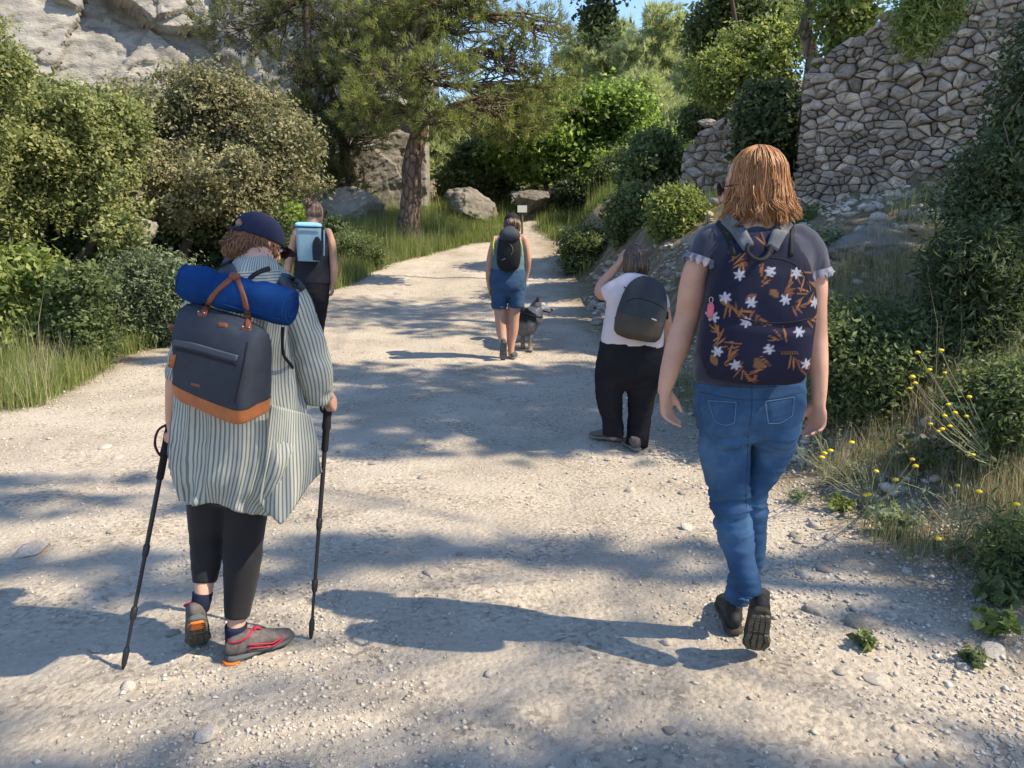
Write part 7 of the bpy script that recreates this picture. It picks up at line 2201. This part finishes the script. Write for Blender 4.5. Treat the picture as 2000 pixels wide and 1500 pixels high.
toe = hit(983, 704); heel = f3.pt(985, 670, -.19); d_ = heel - toe; heel = toe + d_ / np.linalg.norm(d_) * .25
Fm = foot_frame(heel, toe); shoe_thing(person, (toe + heel) / 2, Fm, 0.95, GSH, lug=9)
heel = hit(1000, 703); toe = heel + np.array((0.03, .25, 0)); Fm = foot_frame(heel, toe); shoe_thing(person, (toe + heel) / 2 + np.array((0, 0, .004)), Fm, 0.95, GSH)
cP, RP = pack_frame(f3.pt(994, 490, -0.19), math.radians(0), math.radians(3), math.radians(4))
prof = [(-.20, .085, .05, 0), (-.17, .115, .075, 0), (-.10, .130, .088, 0), (0, .132, .09, 0), (.10, .120, .08, 0), (.17, .10, .065, .004), (.215, .085, .05, .01), (.24, .06, .03, .015)]
Vl, Fl, Vw = pack_shell(cP, RP, [(z * 1.02, a, b, s_) for z, a, b, s_ in prof], 44, 5, 2.5)
bg3 = empty('backpack', cP, 'black hiking daypack with lime straps on the walker in blue shorts', 'backpack')
bag = pmesh('bag', (Vw, Fl), M('black hiking nylon', (0.012, 0.012, 0.014), 0.7, 0.2, 10, 0.3), bg3)
b3_ = bvh_of([bag])
pmesh('lid', loft([[*(cP + RP @ np.array((0, y, z))), a, b] for y, z, a, b in ((-.02, .135, .105, .085), (-.02, .17, .115, .092), (-.01, .21, .098, .075), (0, .24, .06, .045))], 24, 4, RP[:, 0], (.4, .6), 2.6), M('charcoal lid', (0.04, 0.045, 0.058), 0.75, 0.2, 10, 0.3), bg3)
LIME = M('lime webbing', (0.38, 0.48, 0.03), 0.7, 0.1, 20, 0.1)
for pts, w in (([(966, 463, -.03), (963, 480, -.09), (965, 498, -.10)], .008), ([(1014, 466, -.08), (1019, 482, -.12), (1020, 500, -.12)], .006)):
    P = catmull(np.array([f3.pt(*p_) for p_ in pts]), 6); V, F = tubes([(P, np.full(len(P), w))], 6); pmesh('strap', (V, F.tolist()), LIME, bg3)
pmesh('logo', seam(b3_, [(980, 508), (987, 505)], .003, 4, .002), M('grey print', (0.25, 0.26, 0.27), 0.7, 0.05, 10, 0), bg3)
pmesh('front_cord', seam(b3_, [(996, 475), (1002, 488), (998, 498)], .003, 5, .002), M('olive cord', (0.20, 0.18, 0.03), 0.7, 0.05, 10, 0), bg3)

# ---------------------------------------------------------------- 2: far woman with the light blue pack
Y2 = 7.9; f2 = Fig(Y2)
gx = f2.pt(608, 700)[0]; g = np.array((gx, Y2, gz(gx, Y2)))
person = empty('person', g, 'woman in black top with hair bun looking right at the left of the track', 'person')
def zpx(z, Yq=Y2):                                     # photo row of a height at this distance
    lo, hi = 0, 1500
    for _ in range(40):
        m_ = (lo + hi) / 2
        if at(600, m_, Yq)[2] > z: lo = m_
        else: hi = m_
    return lo
pg = zpx(g[2])
HC = f2.pt(615, 414, .02); HR = rotm(math.radians(-48), math.radians(-4), 0); hs = 0.88
body = head_parts(HC, HR, hs)
body.append(loft(f2.rows([(613, 424, 11, 11.5, .01), (611, 434, 12, 12), (610, 444, 26, 14)]), 14, 4))
body.append(loft(f2.rows([(612, 560, 29, 23), (611, 500, 27, 20), (610, 460, 29, 18), (610, 450, 24, 14)]), 18, 4))
for L in ([(580, 454, 9, 9), (573, 478, 8.5, 9), (566, 505, 8, 8), (561, 530, 7.5, 7, -.02), (559, 556, 5, 5, .0)], [(640, 454, 9, 9), (648, 478, 8.5, 9), (651, 505, 8, 8), (652, 532, 7.5, 7), (649, 556, 5, 5, .02)]):
    A_ = f2.rows(L); body.append(loft(A_, 12, 5)); w_ = np.array(A_[-1][:3]); sx = 1 if L[0][0] < 600 else -1
    body += hand_parts(w_, (0.05 * sx, 0.05, -0.98), (0.2, 0.9, 0), (sx, 0, 0), 0.95, 0.45, 0.3)
kA = pg - 14
body.append(loft(f2.rows([(604, 570, 15, 16), (604, 620, 12, 13), (606, 655, 10, 11), (606, kA - 20, 7, 8), (606, kA + 8, 6, 7)]), 12, 4))
body.append(loft(f2.rows([(626, 570, 15, 16), (622, 620, 12, 13, .08), (619, 655, 10, 11, .10), (618, kA - 20, 7, 8, .06), (616, kA + 8, 6, 7, .04)]), 12, 4))
put('body', fuse(body, 0.011, 2), SKIN2, person)
pmesh('eyes', eye_parts(HC, HR, hs), M('eye white', (0.7, 0.68, 0.65), 0.3, 0.02, 5, 0), person)
glasses(HC, HR, 1.0, M('black frame', (0.012, 0.012, 0.014), 0.3, 0.1, 5, 0), person)
LTBR = hair_mat('light brown hair', (0.06, 0.035, 0.024), (0.14, 0.085, 0.055), (0.32, 0.21, 0.14))
h_ = simple_hair(HC, HR, hs, LTBR, person, 260, -0.050, 1.15, seed=8, thick=0.004)
bc_ = f2.pt(601, 396, -.05); r = np.random.default_rng(3); paths = []
for q in range(60):
    a = r.uniform(0, 6.28); ax_ = r.normal(size=3); ax_ /= np.linalg.norm(ax_); b_ = np.cross(ax_, (0.3, 0.5, 0.8)); b_ /= np.linalg.norm(b_); c2 = np.cross(ax_, b_)
    t = np.linspace(a, a + 4.0, 9); R0 = r.uniform(.030, .047) * (1 + (0.3 if q < 8 else 0))
    paths.append(bc_ + R0 * (np.outer(np.cos(t), b_) + np.outer(np.sin(t), c2)))
V, F, T = strand_mesh(paths, .006, 4, r)
o = put('bun', mesh_np('bun', V, F, True, {'tint': ('FACE', T)}), LTBR, h_); o.data.transform(Matrix.Translation(-person.location))
BTOP = M('black sleeveless top', (0.015, 0.017, 0.024), 0.9, 0.15, 10, 0.2)
garment('top', [loft(f2.rows([(610, 552, 36, 28), (610, 520, 34, 25), (611, 490, 32, 23), (611, 462, 34, 20), (611, 450, 29, 16), (611, 442, 18, 14)]), 26, 4, cap=(.1, .1))], BTOP, person, 0.012, 0.004)
garment('trousers', [loft(f2.rows([(613, 545, 30, 26), (613, 575, 29, 26), (614, 592, 25, 20)]), 24, 4, cap=(.2, .5)), loft(f2.rows([(605, 580, 17, 21), (604, 620, 14, 17), (606, 660, 12, 14), (606, kA - 6, 9, 11)]), 16, 4, cap=(1, .1)),
                     loft(f2.rows([(625, 580, 17, 21), (622, 620, 14, 17, .06), (619, 655, 12, 14, .08), (617, kA - 6, 9, 11, .05)]), 16, 4, cap=(1, .1))], BTR, person, 0.012, 0.004, 6)
for dx, dy in ((-4 * mpp(Y2), 0), (8 * mpp(Y2), .04)):
    heel = np.array((g[0] + dx, g[1] + dy - .05, 0)); heel[2] = gz(heel[0], heel[1]); toe = heel + np.array((0, .25, 0)); toe[2] = gz(toe[0], toe[1])
    Fm = foot_frame(heel, toe); shoe_thing(person, (toe + heel) / 2 + np.array((0, 0, .004)), Fm, 0.9, BOOT)
cP, RP = pack_frame(f2.pt(603, 474, -0.17), math.radians(10), math.radians(2), 0)
prof = [(-.18, .098, .04, 0), (-.165, .106, .050, 0), (0, .118, .058, 0), (.12, .121, .060, 0), (.155, .121, .055, 0)]
Vl, Fl, Vw = pack_shell(cP, RP, prof, 48, 5, 6.0, (.1, .1))
bg2 = empty('backpack', cP, 'light blue roll top backpack on the woman with the hair bun', 'backpack')
LB = M('grey blue tarpaulin', (0.20, 0.32, 0.40), 0.6, 0.12, 10, 0.15); LB2 = M('sky blue tarpaulin', (0.20, 0.46, 0.78), 0.6, 0.1, 10, 0.15)
bag = pmesh('bag', (Vw, Fl), LB, bg2)
pmesh('roll_top', loft([[*(cP + RP @ np.array((0, -.002, z))), a, b] for z, a, b in ((.150, .124, .060), (.163, .128, .064), (.18, .127, .058), (.188, .120, .04))], 36, 4, RP[:, 0], (.2, .3), 6), LB2, bg2)
P = np.array([cP + RP @ np.array((x, -.078, .150)) for x in (-.135, -.05, .05, .135)]); V, F = tubes([(P, np.full(4, .007))], 6); pmesh('band', (V, F.tolist()), BLK, bg2)
P = np.array([cP + RP @ np.array(q) for q in ((.150, -.03, .13), (.150, -.04, 0), (.145, -.03, -.12))]); V, F = tubes([(catmull(P, 4), np.full(9, .010))], 6); pmesh('buckle_strap', (V, F.tolist()), LB, bg2)
pmesh('side_pocket', loft([[*(cP + RP @ np.array((.085, -.05, z))), a, .03] for z, a in ((-.16, .045), (-.08, .05), (0, .045), (.05, .02))], 16, 4, RP[:, 0], (.4, .6)), M('black mesh pocket', (0.02, 0.025, 0.035), 0.9, 0.2, 30, 0.3), bg2)

# ---------------------------------------------------------------- the dog
gd = hit(1030, 686); fd = Fig(float(gd[1]))
dog = empty('dog', gd, 'grey and white husky like dog with open mouth looking right beside the walker in shorts', 'dog')
HCd = fd.pt(1055, 597, -.02)
Rd = rotm(math.radians(-112), math.radians(-6), 0)        # local +y is the muzzle, pointing right and a little to the camera
def dp(x, y, z): return HCd + Rd @ np.array((x, y, z))
S = 1.05
B_ = []
def e_(c, r_, Rm=Rd, sub=3): B_.append(ball(c, r_, Rm, sub))
e_(dp(0, -.01, .01), (.068, .085, .068)); e_(dp(0, .05, -.012), (.045, .05, .043)); e_(dp(-.03, .02, -.03), (.04, .05, .04)); e_(dp(.03, .02, -.03), (.04, .05, .04))
B_.append(loft([[*dp(0, .05, -.012), .040, .034], [*dp(0, .10, -.026), .030, .026], [*dp(0, .135, -.030), .025, .020], [*dp(0, .150, -.030), .017, .014]], 14, 4, Rd[:, 0], (1, 1)))
B_.append(loft([[*dp(0, .04, -.050), .032, .018], [*dp(0, .09, -.068), .023, .012], [*dp(0, .122, -.075), .016, .009]], 12, 4, Rd[:, 0], (1, 1)))   # open lower jaw
for sx in (-1, 1):
    B_.append(loft([[*dp(sx * .042, -.020, .055), .030, .016], [*dp(sx * .050, -.020, .085), .022, .011], [*dp(sx * .054, -.018, .112), .009, .006]], 12, 4, Rd[:, 1] * -1, (1, 1)))
# neck, trunk (deep chest narrowing to the belly), running back-left behind the walker
nk = [[*dp(0, -.03, -.02), .085, .085], [*fd.pt(1044, 612, .02), .105, .10], [*fd.pt(1036, 622, .08), .125, .12]]
B_.append(loft(nk, 18, 5, (1, 0, 0), (1, 1)))
ch = fd.pt(1031, 628, .08)
body_rows = [[*(ch + np.array((0.02, -.06, .0))), .100, .13], [*(ch + np.array((-0.02, .04, -.01))), .125, .165], [*(ch + np.array((-0.06, .20, -.005))), .120, .150], [*(ch + np.array((-0.09, .38, .015))), .105, .120], [*(ch + np.array((-0.11, .52, .03))), .100, .115], [*(ch + np.array((-0.12, .60, .03))), .07, .08]]
B_.append(loft(body_rows, 22, 5, (1, 0, 0), (1, 1)))
def leg(P_, rs): B_.append(loft([[*p_, a, a * 1.1] for p_, a in zip(P_, rs)], 12, 5, (1, 0, 0), (1, .8)))
for (fx, fy, dx_) in ((1021, 680, -.05), (1036, 686, .045)):
    ft = hit(fx, fy); sh_ = ch + np.array((dx_ * 1.1, -.02, -.04))
    P_ = [sh_, (sh_ + ft) / 2 + np.array((0, .03, .06)), ft + np.array((0, .012, .16)), ft + np.array((0, .010, .06)), ft + np.array((0, -.01, .028))]
    leg(P_, (.055, .044, .030, .025, .030))
    e_(ft + np.array((0, -.03, .022)), (.034, .045, .022), np.eye(3)); 
    for q in (-1, -.33, .33, 1): e_(ft + np.array((q * .022, -.066, .017)), (.011, .018, .014), np.eye(3), 2)
hip = ch + np.array((-.11, .50, .0))
for dx_ in (-.06, .06):
    hx = hip + np.array((dx_, .03, -.03)); fy_ = hx[1] + .08; ft = np.array((hx[0], fy_, gz(hx[0], fy_)))
    P_ = [hx, hx + np.array((0, -.05, -.14)), ft + np.array((0, .07, .17)), ft + np.array((0, .035, .07)), ft + np.array((0, 0, .03))]
    leg(P_, (.085, .060, .032, .026, .030)); e_(ft + np.array((0, -.025, .022)), (.034, .045, .022), np.eye(3))
tl = ch + np.array((-.12, .60, .06))
B_.append(loft([[*tl, .045, .045], [*(tl + np.array((-.01, .08, .10))), .060, .060], [*(tl + np.array((-.01, .04, .20))), .062, .062], [*(tl + np.array((0, -.05, .22))), .045, .045], [*(tl + np.array((0, -.09, .18))), .02, .02]], 14, 5, (1, 0, 0), (1, 1)))
dm = fuse(B_, 0.010, 2, disp=lambda P, N: 0.006 * fbm(P * np.array((60, 60, 30)), 1, 2, 6) + 0.005 * fbm(P, 25, 2, 9), name='body')
n = len(dm.vertices); co = np.empty(n * 3, np.float32); dm.vertices.foreach_get('co', co); co = co.reshape(n, 3).astype(float)
no = np.empty(n * 3, np.float32); dm.vertex_normals.foreach_get('vector', no); no = no.reshape(n, 3)
L = (co - HCd) @ Rd
BLKF, GRYF, WHTF, TANF = np.array((.05, .054, .062)), np.array((.26, .27, .29)), np.array((.68, .67, .66)), np.array((.36, .30, .25))
nz = fbm(co, 14, 3, 4)
c_ = np.tile(GRYF, (n, 1)) * (1 + .3 * nz)[:, None]
up_ = co[:, 2] - (ch[2] - .02)
dark = sstep(-.01, .05, up_ + .02 * nz)[:, None]; c_ = c_ * (1 - dark) + BLKF * dark
legs = sstep(ch[2] - .16, ch[2] - .24, co[:, 2] + .01 * nz)[:, None]; c_ = c_ * (1 - legs) + TANF * legs
# ruff and chest pale; collar of grey
dn = np.linalg.norm(co - (HCd + np.array((.02, .03, -.085))), axis=1)
ruff = sstep(.135, .10, dn + .01 * nz)[:, None] * (co[:, 0] > HCd[0] - .045)[:, None]; c_ = c_ * (1 - ruff) + WHTF * .85 * ruff
head_ = (np.linalg.norm(L * np.array((1, .8, 1)), axis=1) < .125)
hd = head_[:, None]; c_ = np.where(hd, GRYF * .7, c_)
face = head_ & (L[:, 1] > .035) & ((np.abs(L[:, 0]) > .012) | (L[:, 1] > .085)) & (L[:, 2] < .045) & (L[:, 2] > -.09)
c_ = np.where(face[:, None], WHTF, c_)
cheek = head_ & (L[:, 2] < -.015); c_ = np.where(cheek[:, None], WHTF * .9, c_)
crown = head_ & (L[:, 2] > .045); c_ = np.where(crown[:, None], BLKF * 1.4, c_)
eye_d = np.minimum(np.linalg.norm(L - np.array((-.030, .058, .012)), axis=1), np.linalg.norm(L - np.array((.030, .058, .012)), axis=1))
c_ = np.where((eye_d < .013)[:, None], BLKF * .6, c_)
c_ = np.where((np.linalg.norm(L - np.array((0, .150, -.024)), axis=1) < .020)[:, None], BLKF * .5, c_)
mouth = head_ & (L[:, 1] > .05) & (np.abs(L[:, 2] + .052 + .12 * (L[:, 1] - .05)) < .009); c_ = np.where(mouth[:, None], np.array((.03, .012, .012)), c_)
dm.attributes.new('coat', 'FLOAT_COLOR', 'POINT').data.foreach_set('color', np.hstack([np.clip(c_, 0, 1), np.ones((n, 1))]).astype(np.float32).ravel())
FUR = M('dog coat', (0.5, 0.5, 0.5), 0.95, 0.3, 30, 0.7, 160, spec=0.1, attr='coat', bdist=0.008)
db = put('body', dm, FUR, dog)
# tufts of guard hair over the coat
r = np.random.default_rng(9); pick = r.choice(n, 14000); Pn = co[pick]; Nn = no[pick]
d_ = Nn * 0.55 + np.array((-.1, .55, -.35)); d_ /= np.linalg.norm(d_, axis=1)[:, None]
ln_ = np.where(head_[pick], .012, .034) * r.uniform(.6, 1.2, len(pick)); ln_ = np.where(Pn[:, 2] < ch[2] - .22, .009, ln_)
bb_ = np.cross(d_, r.normal(size=d_.shape)); bb_ /= np.linalg.norm(bb_, axis=1)[:, None]
V = np.stack([Pn - bb_ * .0018, Pn + bb_ * .0018, Pn + d_ * ln_[:, None]], 1).reshape(-1, 3); F = np.arange(len(V)).reshape(-1, 3)
fm = mesh_np('fur', V, F, False, {'coat': ('POINT', np.clip(np.repeat(c_[pick], 3, 0), 0, 1))})
put('fur', fm, FUR, dog)
pmesh('tongue', loft([[*dp(0, .07, -.058), .016, .004], [*dp(0, .11, -.066), .016, .004], [*dp(.004, .128, -.085), .013, .004]], 10, 3, Rd[:, 0], (1, 1)), M('pink tongue', (0.45, 0.13, 0.14), 0.4, 0.1, 20, 0), dog)
pmesh('nose', ball(dp(0, .153, -.022), (.012, .010, .010), Rd, 2), M('black nose', (0.012, 0.012, 0.013), 0.3, 0.1, 20, 0), dog)
for sx in (-1, 1): pmesh('eye', ball(dp(sx * .030, .066, .012), (.006, .006, .006), Rd, 2), M('pale blue iris', (0.10, 0.14, 0.18), 0.15, 0.1, 20, 0), dog)
th = np.linspace(0, 2 * math.pi, 22)
cc = fd.pt(1041, 615, .03)
V, F = tubes([(cc + np.stack([.115 * np.cos(th), .112 * np.sin(th), -.03 * np.cos(th)], 1), np.full(22, .008))], 6)
pmesh('collar', (V, F.tolist()), M('dark dog collar', (0.02, 0.02, 0.03), 0.7, 0.1, 20, 0), dog)
